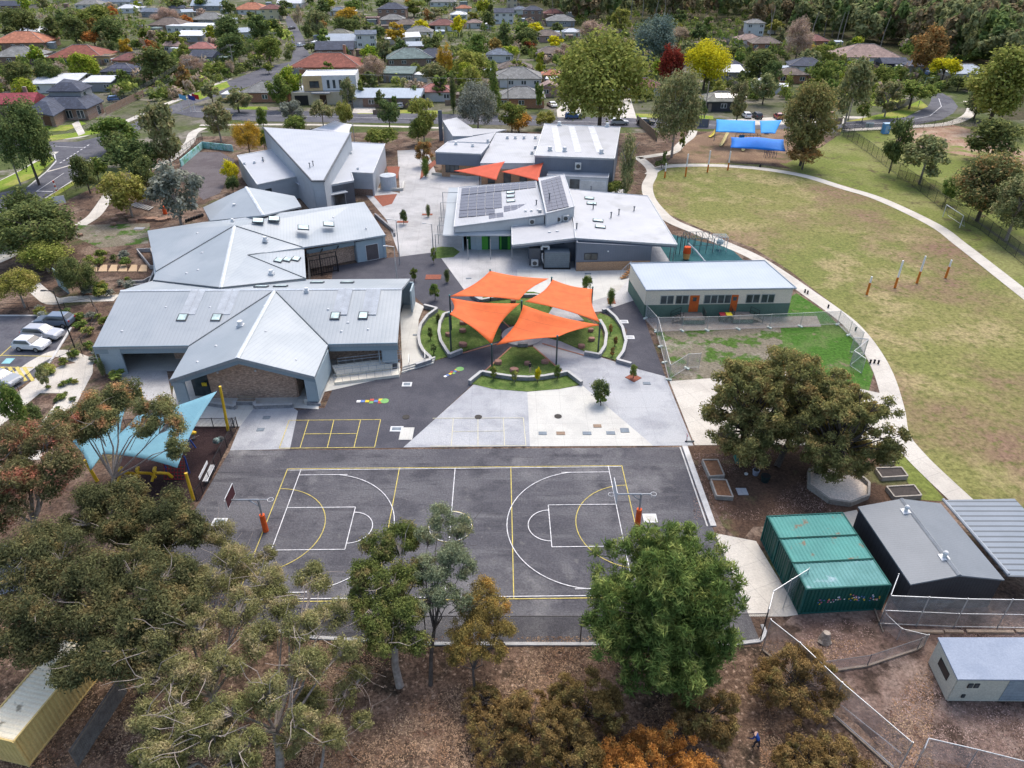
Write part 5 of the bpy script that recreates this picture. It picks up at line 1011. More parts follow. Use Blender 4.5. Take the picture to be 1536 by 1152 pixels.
# fences
def fence(px,h,label,name='fence',posts=None,sp=2.5,mat=None,pmat=None,pr=.035,rails=(1.0,),mm=.3,sheet=True,base=None,cat='fence',h0=0,mode='diamond',msp=.12,group=None):
    P=[G(u,v) for u,v in px]; r=thing(name,label,cat,P[0],0,group); m=MB(); rl=MB(); s=MB(); bs=MB()
    pmat=pmat or BLK
    for i in range(len(P)-1):
        a,b=P[i],P[i+1]; L=(b-a).length; n=max(1,round(L/sp))
        for k in range(n+(1 if i==len(P)-2 else 0)):
            p=a.lerp(b,k/n); q=MB(); q.tube((p.x,p.y,0),(p.x,p.y,h+.08),pr,pr,5); m.v.extend([]); 
            q.build('post',pmat,r)
        for f in rails: rl.tube((a.x,a.y,h*f),(b.x,b.y,h*f),pr*.75,pr*.75,4)
        s.sheet(a,b,.03,h)
        if base: bs.wall(a,b,0,base,base,.14)
    rl.build('rail',pmat,r)
    if sheet: s.build('wire_mesh',mat or Mmesh('black_mesh',(.02,.02,.022),.38,msp,.2),r)
    if base: bs.build('plinth_board',TIMB,r)
    return r
GM=Mmesh('galvanised_mesh',(.50,.52,.55),.46,.10,.5); BM=Mmesh('black_bar_mesh',(.015,.015,.018),.28,.12,.1,'bars')
fence([(1264,204),(1300,228),(1336,256),(1380,288),(1412,314),(1470,345),(1536,398),(1640,470)],2.4,'long black chain mesh boundary fence along the right of the oval',sp=3.2,rails=(1.0,.05))
fence([(1345,268),(1400,286),(1440,310)],1.8,'second black mesh fence with gate behind the boundary fence',sp=3)
fence([(1262,196),(1320,198),(1400,192),(1440,188),(1500,200)],1.8,'black mesh fence along the curving street',sp=3)
fence([(400,941),(470,955),(640,965),(870,965),(1140,961)],2.8,'tall black mesh fence along the near edge of the court',sp=7.4,rails=(1.0,),pr=.04)
fence([(345,645),(357,641),(305,740),(296,752)],1.2,'black pool style fence between the dark softfall and the court',sp=1.6,mat=BM,rails=(1.0,.1)); fence([(150,650),(230,640),(290,643),(352,642)],1.2,'black pool style fence behind the dark softfall',sp=2,mat=BM,rails=(1.0,.1))
fence([(70,310),(100,295),(143,270)],1.8,'black fence with a white sign along the street verge',sp=3,mat=BM); fence([(240,252),(270,238),(305,213)],2.0,'tall dark fence beside the winding garden path',sp=2.4,mat=BM,rails=(1,.5,.1))
fence([(0,470),(45,468),(100,468),(140,460),(150,478),(140,500),(108,540)],1.3,'black post fence in the garden above the parked cars',sp=3.2,rails=(1.0,.5),sheet=False); fence([(30,590),(60,565),(95,548),(125,535)],1.2,'black post rail beside the white car park path',sp=3,rails=(1.0,),sheet=False)
GS=M('galv_light',(.50,.52,.54),rough=.4,metal=.5)
def temp_fence(px,label):
    fence(px,1.9,label,'temporary_fence',sp=3.4,mat=GM,pmat=GS,pr=.03,rails=(1.0,.08),cat='temporary fence')
    P=[G(u,v) for u,v in px]; k=0
    root=[o for o in COL.objects if o.get('label')==label][0]
    for i in range(len(P)-1):
        a,b=P[i],P[i+1]; n=max(1,round((b-a).length/3.4)); d=(b-a).normalized()
        for j in range(n):
            p=a.lerp(b,j/n); m=MB(); m.box((p.x,p.y,.08),(.25,.65,.14),math.atan2(d.y,d.x)+.5); m.build('foot_block',M('foot_white',(.62,.68,.60)),root)
temp_fence([(985,497),(1060,496),(1200,490),(1256,487),(1290,520)],'wire panel fence on white feet below the classroom'); temp_fence([(968,478),(985,498),(1003,570)],'wire panel fence along the east asphalt'); temp_fence([(1003,570),(1030,553),(1048,552)],'short wire panel fence closing the near corner of the rough yard')
r=thing('stacked_fence_panels','leaning stack of wire fence panels beside the curved oval path','fence panels',G(1285,545)); m=MB(); s=MB()
for u0,v0,u1,v1 in ((1275,528,1296,530),(1296,531,1275,548),(1275,548,1292,560)):
    a=G(u0,v0);b=G(u1,v1); m.path([a,a+Vector((0,0,1.9)),b+Vector((0,0,1.9)),b,a],.04,5); s.sheet(a,b,.1,1.9)
m.build('frame',GS,r); s.build('wire_mesh',GM,r)
# right lower chain fences
fence([(1141,958),(1148,930),(1200,896)],3.0,'galvanised fence corner beside the containers',sp=2.5,mat=GM,pmat=GS,rails=(1.0,)); fence([(1143,975),(1185,1010),(1245,1070),(1345,1160)],3.1,'galvanised mesh fence running to the lower right beside the brown shrubs',sp=3,mat=GM,pmat=GS,pr=.04,rails=(1.0,.02),base=.12)
fence([(1185,1010),(1210,1013),(1300,1000),(1375,975),(1385,968)],1.2,'low wire fence across the garden soil below the containers',sp=3,mat=GM,pmat=M('dark_galv',(.15,.15,.15)),pr=.03,rails=(1.0,),base=.15)
fence([(1318,937),(1430,942),(1560,944)],3.0,'galvanised mesh fence in front of the slate shed',sp=3,mat=GM,pmat=GS,pr=.04,rails=(1.0,.05,.5)); fence([(1318,937),(1330,905)],3.0,'short galvanised mesh fence linking container and shed fence',sp=2,mat=GM,pmat=GS,pr=.04,rails=(1.0,.05))
fence([(1322,938),(1345,960),(1385,970)],1.2,'short low wire fence beside the cream cabin',sp=3,mat=GM,pmat=GS,pr=.03)
r=thing('wire_enclosure','galvanised wire cage enclosure at the bottom right corner','cage',G(1400,1140)); m=MB(); s=MB(); pts=[G(1372,1150),G(1378,1135),G(1450,1152),G(1540,1175)]
for i in range(len(pts)-1): a,b=pts[i],pts[i+1]; m.path([a,a+Vector((0,0,1.9)),b+Vector((0,0,1.9)),b],.03,5); s.sheet(a,b,.05,1.9)
m.build('frame',GS,r); s.build('wire_mesh',GM,r)
r=thing('bed_frame','pair of thin white pipes lying along the galvanised mesh fence','pipes',G(1290,1085)); m=MB(); m.tube(G(1262,1058,.3),G(1352,1130,.3),.03,.03); m.build('pipe',GS,r); m=MB(); m.tube(G(1255,1075,.3),G(1340,1150,.3),.03,.03); m.build('pipe',GS,r)
fence([(-10,1190),(115,1150),(190,1030)],1.7,'grey timber paling fence beside the beige container','fence',sp=2.6,mat=Mmesh('paling_sheet',(.10,.09,.085),.8,.15,0,'bars'),pmat=TIMB,pr=.06,rails=(1.0,.3)) if False else None
r=thing('paling_fence','grey slatted timber fence on leaf litter beside the beige container','fence',G(150,1100)); m=MB(); a=G(118,1150);b=G(192,1036); n=40
for i in range(n): p=a.lerp(b,i/n); d=(b-a).normalized(); m.box((p.x,p.y,.85),(.1,.03,1.7),math.atan2(d.y,d.x))
m.build('palings',M('grey_paling',(.13,.12,.115),(.2,.19,.18),3),r); m=MB(); m.tube((a.x,a.y,1.5),(b.x,b.y,1.5),.05,.05,4); m.build('rail',TIMB,r)
# kitchen garden
BED=M('garden_bed_soil',(.17,.08,.04),(.24,.12,.06),3,fine=.3); BED2=M('dark_bed_soil',(.035,.028,.025),(.05,.04,.035),3,fine=.3); SL=M('grey_sleeper',(.40,.36,.31),(.3,.27,.23),3)
def bed(px,label,soil=BED,h=.45):
    P=[G(u,v,h) for u,v in px]; r=thing('garden_bed',label,'garden bed',G(*px[0]),0,'raised garden beds'); m=MB()
    for i in range(4): a,b=P[i],P[(i+1)%4]; m.wall(a,b,0,h+.002*i,h+.002*i,.12)
    m.build('timber_frame',SL,r); m=MB(); I=inset(P,.06); m.poly([(p.x,p.y,h-.08) for p in I]); m.build('soil',soil,r)
q=lambda a,b:(1010+a/2.92,630+b/2.92)
bed([q(128,172),q(195,172),q(224,240),q(160,245)],'upper raised timber bed of orange brown soil beside the court kerb'); bed([q(165,258),q(232,260),q(262,335),q(190,330)],'lower raised timber bed of orange brown soil beside the court kerb')
bed([q(885,208),q(1000,205),q(1028,243),q(915,250)],'upper raised bed of dark soil beside the octagonal sandpit',BED2); bed([q(935,290),q(1055,283),q(1088,328),q(970,335)],'lower raised bed of dark soil beside the slate shed',BED2); bed([q(905,155),q(950,150),q(972,180),q(915,185)],'small raised bed of dark soil beneath the big tree canopy',BED2)
op=[G(*q(a,b)) for a,b in ((590,235),(650,200),(740,215),(800,245),(852,290),(850,345),(770,378),(680,365),(590,300))]; r=thing('sandpit','octagonal timber edged sandpit beside the big trees','sandpit',op[0]); m=MB()
for i in range(len(op)): a,b=op[i],op[(i+1)%len(op)]; m.wall(a,b,0,.5+.002*i,.5+.002*i,.2)
m.build('timber_edging',SL,r); m=MB(); m.poly([(p.x,p.y,.15) for p in op]); o=m.build('sand',M('sand',(.72,.60,.49),(.78,.67,.56),2,fine=.25),r)
p=G(1106,695); r=thing('wheelbarrow','teal wheelbarrow parked at the trunk of the big tree','wheelbarrow',p); m=MB(); k=[(-.35,-.5,.65),(.35,-.5,.65),(.3,.5,.6),(-.3,.5,.6)]; m.prism([p+Vector(x) for x in k],.3); m.build('tray',M('teal_paint',(.02,.20,.17)),r); m=MB()
for x in (-.3,.3): m.tube(p+Vector((x,.4,.4)),p+Vector((x*1.2,-1.1,.6)),.03,.03,5); m.tube(p+Vector((x,-.3,.4)),p+Vector((x,-.3,0)),.025,.025,5)
m.build('handle',TIMO,r); m=MB(); m.tube(p+Vector((-.05,.75,.2)),p+Vector((.05,.75,.2)),.2,.2,10); m.build('wheel',BLK,r)
def pot(u,v,rr,h,mat,lb,cat='pot',dark=True):
    p=G(u,v); r=thing('garden_pot',lb,cat,p); m=MB(); m.tube(p,p+Vector((0,0,h)),rr*.75,rr,12); m.build('pot_body',mat,r)
    if dark: m=MB(); m.tube(p+Vector((0,0,h+.002)),p+Vector((0,0,h+.01)),rr*.8,rr*.8,12); m.build('soil',BLK,r)
pot(1133,712,.32,.55,M('pale_pot',(.33,.35,.42)),'pale grey pot with dark opening between wheelbarrow and compost bin'); pot(1147,722,.42,.65,M('green_black_bin',(.015,.03,.03)),'low dark compost bin beside the pale grey pot','compost bin'); pot(1119,712,.18,.12,WHF,'small white disc on mulch left of the pale grey pot','disc',False); pot(1142,695,.2,.2,M('cream_stone',(.5,.45,.38)),'small cream stone on mulch above the pale grey pot','stone',False)
# bins at classroom
p=G(1091,482)
for dx,body,lid,lb in ((-.75,M('bin_red_body',(.03,.05,.04)),M('red_lid',(.30,.02,.03)),'wheelie bin with dark red lid between the classroom decks'),(0.05,M('bin_red_body',(.03,.05,.04)),M('yellow_lid',(.75,.6,.03)),'wheelie bin with yellow lid between the classroom decks')):
    c=p+Vector((dx,0,0)); r=thing('wheelie_bin',lb,'bin',c,0,'wheelie bins at the classroom'); m=MB(); m.prism([c+Vector(x) for x in ((-.33,-.35,.95),(.33,-.35,.95),(.33,.35,.95),(-.33,.35,.95))],.88); m.build('body',body,r); m=MB(); m.box(c+Vector((0,0,1.0)),(.74,.8,.1),0,.06); m.build('lid',lid,r); m=MB()
    for x in (-.28,.28): m.tube(c+Vector((x-.03,.36,.12)),c+Vector((x+.03,.36,.12)),.12,.12,8)
    m.build('wheel',BLK,r)
m=MB(); p=G(1380,912); m.ell((p.x,p.y+.2,.5),(.7,.5,.5),12,6); tag(m.build('tarpaulin_heap',M('slate_tarp',(.045,.065,.085),(.03,.045,.06),2)),'dark slate tarpaulin heap behind the galvanised fence','tarpaulin')
p=G(1236,962); r=thing('tree_stump','pale split tree stump in the bare soil below the containers','tree stump',p); m=MB(); m.tube(p,p+Vector((.05,.1,.8)),.45,.25,9); m.tube(p+Vector((-.3,-.2,0)),p+Vector((0,.1,.4)),.25,.15,7); m.tube(p+Vector((.3,-.2,0)),p+Vector((.1,.1,.4)),.2,.15,7); m.build('wood',M('grey_wood',(.22,.18,.14),(.35,.3,.25),4,fine=.3),r)
m=MB(); m.tube(G(1310,908,.1),G(1325,948,.1),.07,.05,5); tag(m.build('timber_plank',TIMB),'loose grey timber plank on soil beside the low wire fence','plank')
for i,(u0,u1) in enumerate(((1355,1410),(1412,1440),(1445,1515),(1518,1570))):
    a=G(u0,942);b=G(u1,943); m=MB(); m.wall(a+Vector((0,-.35,0)),b+Vector((0,-.35,0)),0,.18,.18,.22); tag(m.build('sleeper',M('pale_timber',(.4,.3,.22),(.3,.23,.17),2)),['leftmost pale sleeper on the soil before the shed fence','short second pale sleeper before the shed fence','long third pale sleeper before the shed fence','rightmost pale sleeper before the shed fence'][i],'sleeper','sleepers before the shed fence')
# memorial letters / small items omitted; red scooter-like stand
p=G(1033,663); r=thing('kick_scooter','small pink and red scooter standing at the corner of the grey slab','scooter',p); m=MB(); m.box(p+Vector((.1,0,.1)),(.75,.14,.05)); m.build('deck',PG,r); m=MB(); m.path([p+Vector((-.2,0,.1)),p+Vector((-.25,0,.85)),],.03,5); m.tube(p+Vector((-.25,-.22,.85)),p+Vector((-.25,.22,.85)),.025,.025,5); m.build('handlebar',M('pink_red',(.35,.05,.09)),r); m=MB()
for x in (-.28,.45): m.tube(p+Vector((x,-.03,.08)),p+Vector((x,.03,.08)),.08,.08,8)
m.build('wheel',BLK,r)
# white bench seats along the fence
for k,(u,v) in enumerate(((314,716),)):
    p=G(u,v); r=thing('bench','white slatted aluminium bench against the softfall fence','bench',p); a=G(309,728);b=G(321,703); d=(b-a).normalized(); n=Vector((-d.y,d.x,0)); an=math.atan2(d.y,d.x); c=(a+b)/2; m=MB()
    for o in (-.15,0,.15): m.box(c+n*o+Vector((0,0,.45)),((b-a).length,.12,.05),an)
    m.build('seat',CW,r); m=MB(); m.box(c+n*.42+Vector((0,0,.8)),((b-a).length,.05,.3),an); m.build('backrest',CW,r)
    for t in (.15,.85): m=MB(); e=a.lerp(b,t); m.box(e+Vector((0,0,.22)),(.06,.4,.44),an); m.build('leg',STEEL,r)
p=G(328,674); m=MB(); m.ell(p+Vector((0,0,1.0)),(.35,.35,.3)); m.ell(p+Vector((.3,.3,1.0)),(.3,.3,.3)); tag(m.build('bag_pile',M('pale_green_bag',(.3,.42,.38),(.05,.05,.05),2)),'pale green and black bags hung on the softfall fence','bags')
# mural wall
MUR=M('mural_paint',(.22,.50,.48),(.45,.62,.60),.8,(.15,.35,.22),.7,.5,.6,fine=.2,finescale=3)
r=thing('mural_wall','low teal and white painted mural wall round the plum asphalt yard','wall',G(300,232)); m=MB(); P=[G(*t_) for t_ in ((272,250),(305,222),(350,227))]
for i in (0,1): m.wall(P[i],P[i+1],0,1.4,1.4,.2)
m.build('painted_face',MUR,r)
# garden terraces left
for i in range(6):
    a=G(128+i*15,409); m=MB(); p=[(128+i*15,409),(141+i*15,409),(150+i*15-8,399),(137+i*15-4,399)]
    m.prism([G(u+4,v-2,.12) for u,v in p],.1); tag(m.build('paver',M('sandstone_paver',(.50,.36,.22),(.44,.31,.19),1)),'%s tan sandstone paver of the path to the second wing'%['westernmost','second','third','fourth','fifth','easternmost'][i],'paver','sandstone pavers')
for pts,lb in (([(205,373),(226,372),(233,398),(225,398)],'pale planter box wall against the upper left of the wing'),([(190,421),(215,420),(229,412),(232,402),(222,425),(192,427)],'dark topped planter box wall against the lower left of the wing')):
    m=MB(); P=[G(u,v,.6) for u,v in pts]; 
    for i in range(len(P)): a,b=P[i],P[(i+1)%len(P)]; m.wall(a,b,0,.6+.001*i,.6+.001*i,.15)
    tag(m.build('planter_box',M('pale_planter',(.4,.39,.38))),lb,'planter box')
r=thing('sign_panel','tall pale green grey sign panel at the entrance path','sign',G(102,440)); m=MB(); a=G(86,410);b=G(98,441); p1=G(97,440);  m.wall(G(88,428),G(104,441),0,2.6,2.6,.12); m.build('panel',M('pale_green_panel',(.30,.38,.38)),r)
# rocks
rr_=random.Random(11)
for i,(u,v,w) in enumerate(((172,330,1.2),(182,322,1.4),(192,326,1.0),(200,332,1.5),(212,329,1.9),(228,330,2.1),(243,331,1.8),(252,329,1.0),(170,338,.9),(120,354,.9),(1180,205,1.3),(1150,201,1.1),(1248,170,1.2),(262,150,1.0))):
    p=G(u,v); m=MB(); n=7; t_=[(p.x+w*.6*math.cos(j*6.283/n)*(1+rr_.uniform(-.2,.2)),p.y+w*.35*math.sin(j*6.283/n),.35+rr_.uniform(-.05,.08)) for j in range(n)]; m.prism(t_,.35); o=m.build('boulder',M('sandstone_rock',(.33,.2,.14),(.25,.15,.1),2,fine=.2))
    tag(o,['flat sandstone rock farthest left in the garden row','sandstone rock behind the first garden rocks','small sandstone rock below the timber platform','sandstone rock at the bend of the garden row','long sandstone rock in the middle of the garden row','broad flat sandstone rock below the swing tree','sandstone rock near the slim gum trunk','rightmost small sandstone rock in the garden row','lowest small sandstone rock at the end of the walk','single rock on the rough lawn','rock beneath the blue sails right of the play tower','rock beneath the blue sails behind the slide','rock beside the street footpath near the blue bin','rock on the corner verge near the flags'][i],'rock','sandstone rocks')
r=thing('timber_platform','slatted grey timber platform in the garden beside the pale gum trunk','platform',G(215,320)); m=MB(); a=G(198,309);b=G(214,321);c=G(228,315)
for i in range(8): t_=i/7; p0=a.lerp(G(222,306),t_); p1=b.lerp(G(230,314),t_); m.wall(G(lerp(194,222,t_),lerp(310,317,t_)),G(lerp(206,230,t_),lerp(306,312,t_)),.15,.25,.25,.3)
m.build('slats',M('pale_slat',(.38,.36,.33)),r)
m=MB(); p=G(248,321); m.tube(p,p+Vector((0,0,1.4)),.35,.3,8); tag(m.build('play_drum',OP),'orange drum partly hidden behind the grey green gum','drum')
m=MB()
for i in range(7): p=G(279+i*4,333-i*1.4); m.tube(p+Vector((0,0,.25)),p+Vector((.25,0,.25)),.3,.3,8)
tag(m.build('tyre_row',BLK),'row of black tyres edging the mulch behind the second wing','tyres')
# lamp posts
def lamp(u,v,vt,label,mat=BLK,arm=-1,arml=.9):
    p=G(u,v); h=ztop(u,v,vt); r=thing('lamp_post',label,'lamp post',p,0,'lamp posts'); m=MB(); m.tube(p,(p.x,p.y,h),.08,.05,7); m.path([(p.x,p.y,h),(p.x+arm*arml,p.y,h+.1)],.05,5); m.build('pole',mat,r); m=MB(); m.box((p.x+arm*(arml+.2),p.y,h+.1),(.55,.22,.1)); m.build('lamp_head',mat,r)
lamp(112,521,437,'tall black lamp post leaning over the parked cars'); lamp(600,397,330,'grey lamp post on the plaza beside the second wing',STEEL); lamp(650,378,336,'grey lamp post beside the veranda of the solar roofed building',STEEL); lamp(598,445,370,'grey lamp post between wing and courtyard asphalt',STEEL); lamp(1480,232,188,'tall grey light pole between trees in the neighbouring park',M('pole_grey',(.45,.46,.47)),1,.1)
lamp(1377,161,117,'green tinted street light on the curving street verge',M('pole_green',(.3,.42,.36)),1,1.5)
# poles and wires
def power_pole(u,v,vt,label,arms=2,w=2.2,tr=False):
    p=G(u,v); h=ztop(u,v,vt); r=thing('power_pole',label,'power pole',p,0,'timber power poles'); m=MB(); m.tube(p,(p.x,p.y,h),.17,.11,7); m.build('pole',M('pole_timber',(.36,.31,.26),(.28,.24,.2),2),r)
    for i in range(arms):
        m=MB(); z_=h-.4-i*2.1; m.box((p.x,p.y-.1,z_),(w,.12,.14),.35); m.build('crossarm',M('pole_timber',(.36,.31,.26)),r)
        for s in (-.45,-.2,.2,.45): m=MB(); m.tube((p.x+w*s*math.cos(.35),p.y-.1+w*s*math.sin(.35),z_+.05),(p.x+w*s*math.cos(.35),p.y-.1+w*s*math.sin(.35),z_+.3),.06,.05,5); m.build('insulator',WHF,r)
    if tr: m=MB(); m.tube((p.x+.35,p.y,h-3.2),(p.x+.35,p.y,h-2.2),.3,.3,8); m.build('transformer',CLADL,r)
    return Vector((p.x,p.y,h))
w0=power_pole(32,280,217,'nearest power pole with two cross arms at the left edge'); w1=power_pole(289,128,88,'power pole with two cross arms beside the round dark tree'); w2=power_pole(352,105,66,'power pole with two cross arms beside the clipped round tree'); w3=power_pole(417,92,48,'power pole with single cross arm beside the side street',1); w4=power_pole(455,152,101,'power pole in front of the cream two storey house',1); w5=power_pole(762,165,116,'power pole in front of the grey tiled hip roof house',1); w6=power_pole(1272,180,121,'tall pale timber pole beside the black street fence',0); w7=power_pole(1056,178,122,'slim pole beside the dark evergreen and campaign banners',0); w8=power_pole(92,22,2,'distant pole behind the dark trees at top left',1); w9=power_pole(546,30,0,'distant slim pole behind the orange autumn tree',0); wa=power_pole(1373,120,103,'pale pole between the driveway cars and the yellow tree',0)
def wire(a,b,label,n=4,w=2.0,dz=.35):
    m=MB()
    for k in range(n):
        o=Vector(((k-(n-1)/2)*w/max(n-1,1)*.9,((k-(n-1)/2)*w/max(n-1,1))*.35,-dz)); P=[]
        for i in range(13): t_=i/12; q_=a.lerp(b,t_)+o; q_.z-=4*t_*(1-t_)*(a-b).length*.012; P.append(q_)
        m.path(P,.022,3)
    tag(m.build('power_line',M('cable',(.25,.25,.26)),None),label,'power line')
wire(w0,w1,'overhead cables from the nearest power pole to the corner pole'); wire(w0,w0+Vector((-40,-60,0)),'overhead cables leaving the nearest pole to the lower left'); wire(w1,w2,'overhead cables between the two poles on the side street'); wire(w2,w3,'overhead cables along the far side street',2); wire(w4,w5,'single pair of cables along the cross road',2,1.2)
wire(w0+Vector((0,0,-2.1)),w1+Vector((0,0,-2.1)),'lower overhead cables from the nearest power pole to the corner pole',3)
# flags
for i,(u,v,vt,c,lb) in enumerate(((274,168,140,M('flag_pale_blue',(.15,.4,.6)),'flagpole with pale blue flag at the corner garden'),(287,168,141,M('flag_navy',(.03,.05,.25)),'flagpole with navy flag at the corner garden'),(293,167,139,M('flag_red',(.5,.02,.02)),'flagpole with red flag at the corner garden'))):
    p=G(u,v); h=ztop(u,v,vt); r=thing('flagpole',lb,'flagpole',p); m=MB(); m.tube(p,(p.x,p.y,h),.06,.04,6); m.build('pole',WHF,r); m=MB(); n=6
    for j in range(n+1):
        x=p.x+.1+1.7*j/n; y=p.y-.1+.15*math.sin(j*1.4); m.v+= [(x,y,h-1.3-.08*j),(x,y,h-.15-.08*j)]
    for j in range(n): m.f.append((2*j,2*j+2,2*j+3,2*j+1))
    m.build('flag',c,r)
p=G(83,288)
m=MB(); m.box(p+Vector((0,0,.5)),(.1,.1,1.0)); 
for i,(u,v,lb) in enumerate(((85,287,'red and white striped bollard at the kerb of the side road'),)):
    p=G(u,v); r=thing('bollard',lb,'bollard',p)
    for k in range(5): m=MB(); m.tube(p+Vector((0,0,.4*k)),p+Vector((0,0,.4*k+.4)),.16,.16,8); m.build('band',CW if k%2 else CR,r)
p=G(91,308); m=MB(); m.box(p+Vector((0,0,1.0)),(1.9,.06,1.3),.5); tag(m.build('notice_board',CW),'white notice board hung on the street verge fence','sign')
p=G(1340,192); m=MB(); m.box(p+Vector((0,0,1.1)),(1.2,.06,.9)); tag(m.build('notice_board',CW),'white notice on the black mesh fence beside the curving street','sign') if False else None
p=G(1302,197); m=MB(); m.box(p+Vector((0,0,1.5)),(1.9,.06,1.3)); tag(m.build('notice_board',CW),'white notice on the black mesh fence at the street','sign')
p=G(1327,200); r=thing('portable_toilet','light blue portable toilet cabin behind the fence at the street','portable toilet',p); m=MB(); m.box(p+Vector((0,0,1.1)),(1.5,1.3,2.2)); m.build('cabin',M('toilet_blue',(.12,.32,.6)),r); m=MB(); m.box(p+Vector((0,0,2.3)),(1.6,1.4,.2)); m.build('roof',M('toilet_roof',(.4,.55,.7)),r); m=MB(); m.box(p+Vector((0,-.68,1.05)),(.8,.04,1.8)); m.build('door',M('toilet_door',(.3,.45,.6)),r)
# cars
def car_proto(kind,paint):
    """z up, front towards +x"""
    r=thing('parked_car','','car'); m=MB()
    if kind=='hatch': prof=[(-1.85,.35),(-1.9,.85),(-1.75,1.05),(-1.45,1.5),(.15,1.52),(.75,1.05),(1.75,.88),(1.9,.6),(1.9,.35)]
    elif kind=='suv': prof=[(-2.25,.38),(-2.3,.95),(-2.15,1.15),(-1.75,1.62),(.25,1.66),(1.0,1.12),(2.1,.98),(2.3,.7),(2.3,.38)]
    elif kind=='wagon': prof=[(-2.3,.33),(-2.35,.8),(-2.2,1.02),(-1.8,1.42),(.2,1.46),(1.0,1.0),(2.15,.85),(2.35,.6),(2.35,.33)]
    else: prof=[(-2.25,.33),(-2.3,.85),(-1.5,.98),(-.95,1.4),(.2,1.42),(1.0,.98),(2.1,.82),(2.3,.6),(2.3,.33)]
    hw=.88; k=0; cab={3,4}; rows=[]
    for s in (-1,1):
        row=[]
        for i,(x,z_) in enumerate(prof): 
            y=hw*(.78 if i in cab else (1.0 if z_<1.1 else .95)); row.append(len(m.v)); m.v.append((x,s*y,z_))
        rows.append(row)
    n=len(prof)
    for i in range(n-1): m.f.append((rows[0][i],rows[0][i+1],rows[1][i+1],rows[1][i]))
    m.f.append((rows[0][n-1],rows[0][0],rows[1][0],rows[1][n-1])); m.f.append(tuple(rows[0])[::-1]); m.f.append(tuple(rows[1]))
    b=m.build('body',paint,r); md=b.modifiers.new('b','BEVEL'); md.width=.09; md.segments=2
    # glass
    g=MB(); x3,z3=prof[3];x4,z4=prof[4];x2,z2=prof[2];x5,z5=prof[5]
    for s in (-1,1):
        y0=hw*1.0; y1=hw*.80; k=len(g.v); lo=z5 if kind!='suv' else z5
        P4=[(x2+.3,s*(y0+.015),z5+.03),(x5-.12,s*(y0+.015),z5+.03),(x4-.02,s*(y1+.06),z4-.08),(x3+.1,s*(y1+.06),z3-.08)]
        g.v+= [(a,b_+s*.01,c) for a,b_,c in P4]; g.f.append((k,k+1,k+2,k+3))
    for (xa,za),(xb,zb) in (((x5,z5),(x4,z4)),((x2,z2),(x3,z3))):
        k=len(g.v); dx=.035 if xa>0 else -.035; f=lambda t:(lerp(xa,xb,t)+dx,lerp(za,zb,t)+.035); a=f(.08);c=f(.9); g.v+= [(a[0],-.74,a[1]),(a[0],.74,a[1]),(c[0],.62,c[1]),(c[0],-.62,c[1])]; g.f.append((k,k+1,k+2,k+3))
    g.build('windows',M('car_glass',(.03,.04,.05),rough=.1,spec=.8),r)
    xf=prof[-1][0]-.85; xb=prof[0][0]+.8
    for x in (xf,xb):
        for s in (-1,1):
            t_=MB(); t_.tube((x,s*(hw-.18),.33),(x,s*(hw+.02),.33),.33,.33,14); w_=t_.build('wheel',M('tyre_rubber',(.015,.015,.016)),r); q=MB(); q.tube((x,s*(hw+.02),.33),(x,s*(hw+.035),.33),.2,.2,10); q.build('rim',M('alloy',(.4,.41,.42),metal=.6,rough=.3),w_)
    for s in (-1,1):
        l=MB(); l.box((prof[-2][0]-.06,s*.62,prof[-2][1]+.08),(.14,.34,.16)); l.build('headlight',M('headlight_glass',(.6,.62,.65),rough=.15),r); l=MB(); l.box((prof[1][0]+.03,s*.68,prof[1][1]),(.1,.22,.2)); l.build('tail_light',M('tail_red',(.35,.01,.015)),r)
        l=MB(); l.box((.72,s*.98,1.02),(.14,.2,.12)); l.build('mirror',paint,r)
    return r
PT_=lambda nm,c:M(nm,c,tuple(x*.95 for x in c),1,rough=.3,fine=0,spec=.6,coat=.5)
def place_car(kind,paint,u,v,rz,label,group='cars parked around the school'):
    r=car_proto(kind,paint); r.location=G(u,v); r.rotation_euler=(0,0,rz); tag(r,label,'car',group); return r
WHc,SIc,DGc,BKc,BLc,RDc=PT_('white_car_paint',(.72,.73,.74)),PT_('silver_car_paint',(.42,.43,.46)),PT_('blue_grey_car_paint',(.13,.17,.23)),PT_('black_car_paint',(.02,.022,.03)),PT_('blue_car_paint',(.04,.12,.3)),PT_('red_car_paint',(.3,.02,.02))
place_car('hatch',WHc,50,523,-.10,'white hatchback, nearest of the three cars side by side in the car park'); place_car('suv',SIc,67,507,-.12,'silver car between the white hatchback and the dark blue grey wagon'); place_car('suv',DGc,84,488,math.pi-.02,'dark blue grey wagon farthest of the three side by side cars'); place_car('wagon',PT_('light_grey_car_paint',(.30,.32,.34)),3,574,-.30,'light grey car cut off at the left edge of the car park')
for k,a in enumerate(((929,187,'suv',SIc,'silver car parked on the cross road behind the white hall'),(968,187,'suv',BKc,'black car parked on the cross road beside the dark evergreen'),(860,178,'suv',BLc,'blue car parked behind the big gum tree'),)): place_car(a[2],a[3],a[0],a[1],.02,a[4])
place_car('hatch',SIc,601,162,math.pi/2,'silver car in the driveway beside the metal roofed bungalow'); place_car('sedan',WHc,828,160,math.pi/2+.3,'white car in the driveway beside the tall hedge'); place_car('wagon',WHc,1119,176,math.pi/2,'white van like car parked above the blue sails'); place_car('suv',BKc,1135,177,math.pi/2,'black car parked above the blue sails'); place_car('hatch',RDc,1167,178,math.pi/2,'dark red car parked near the gum tree above the blue sails')
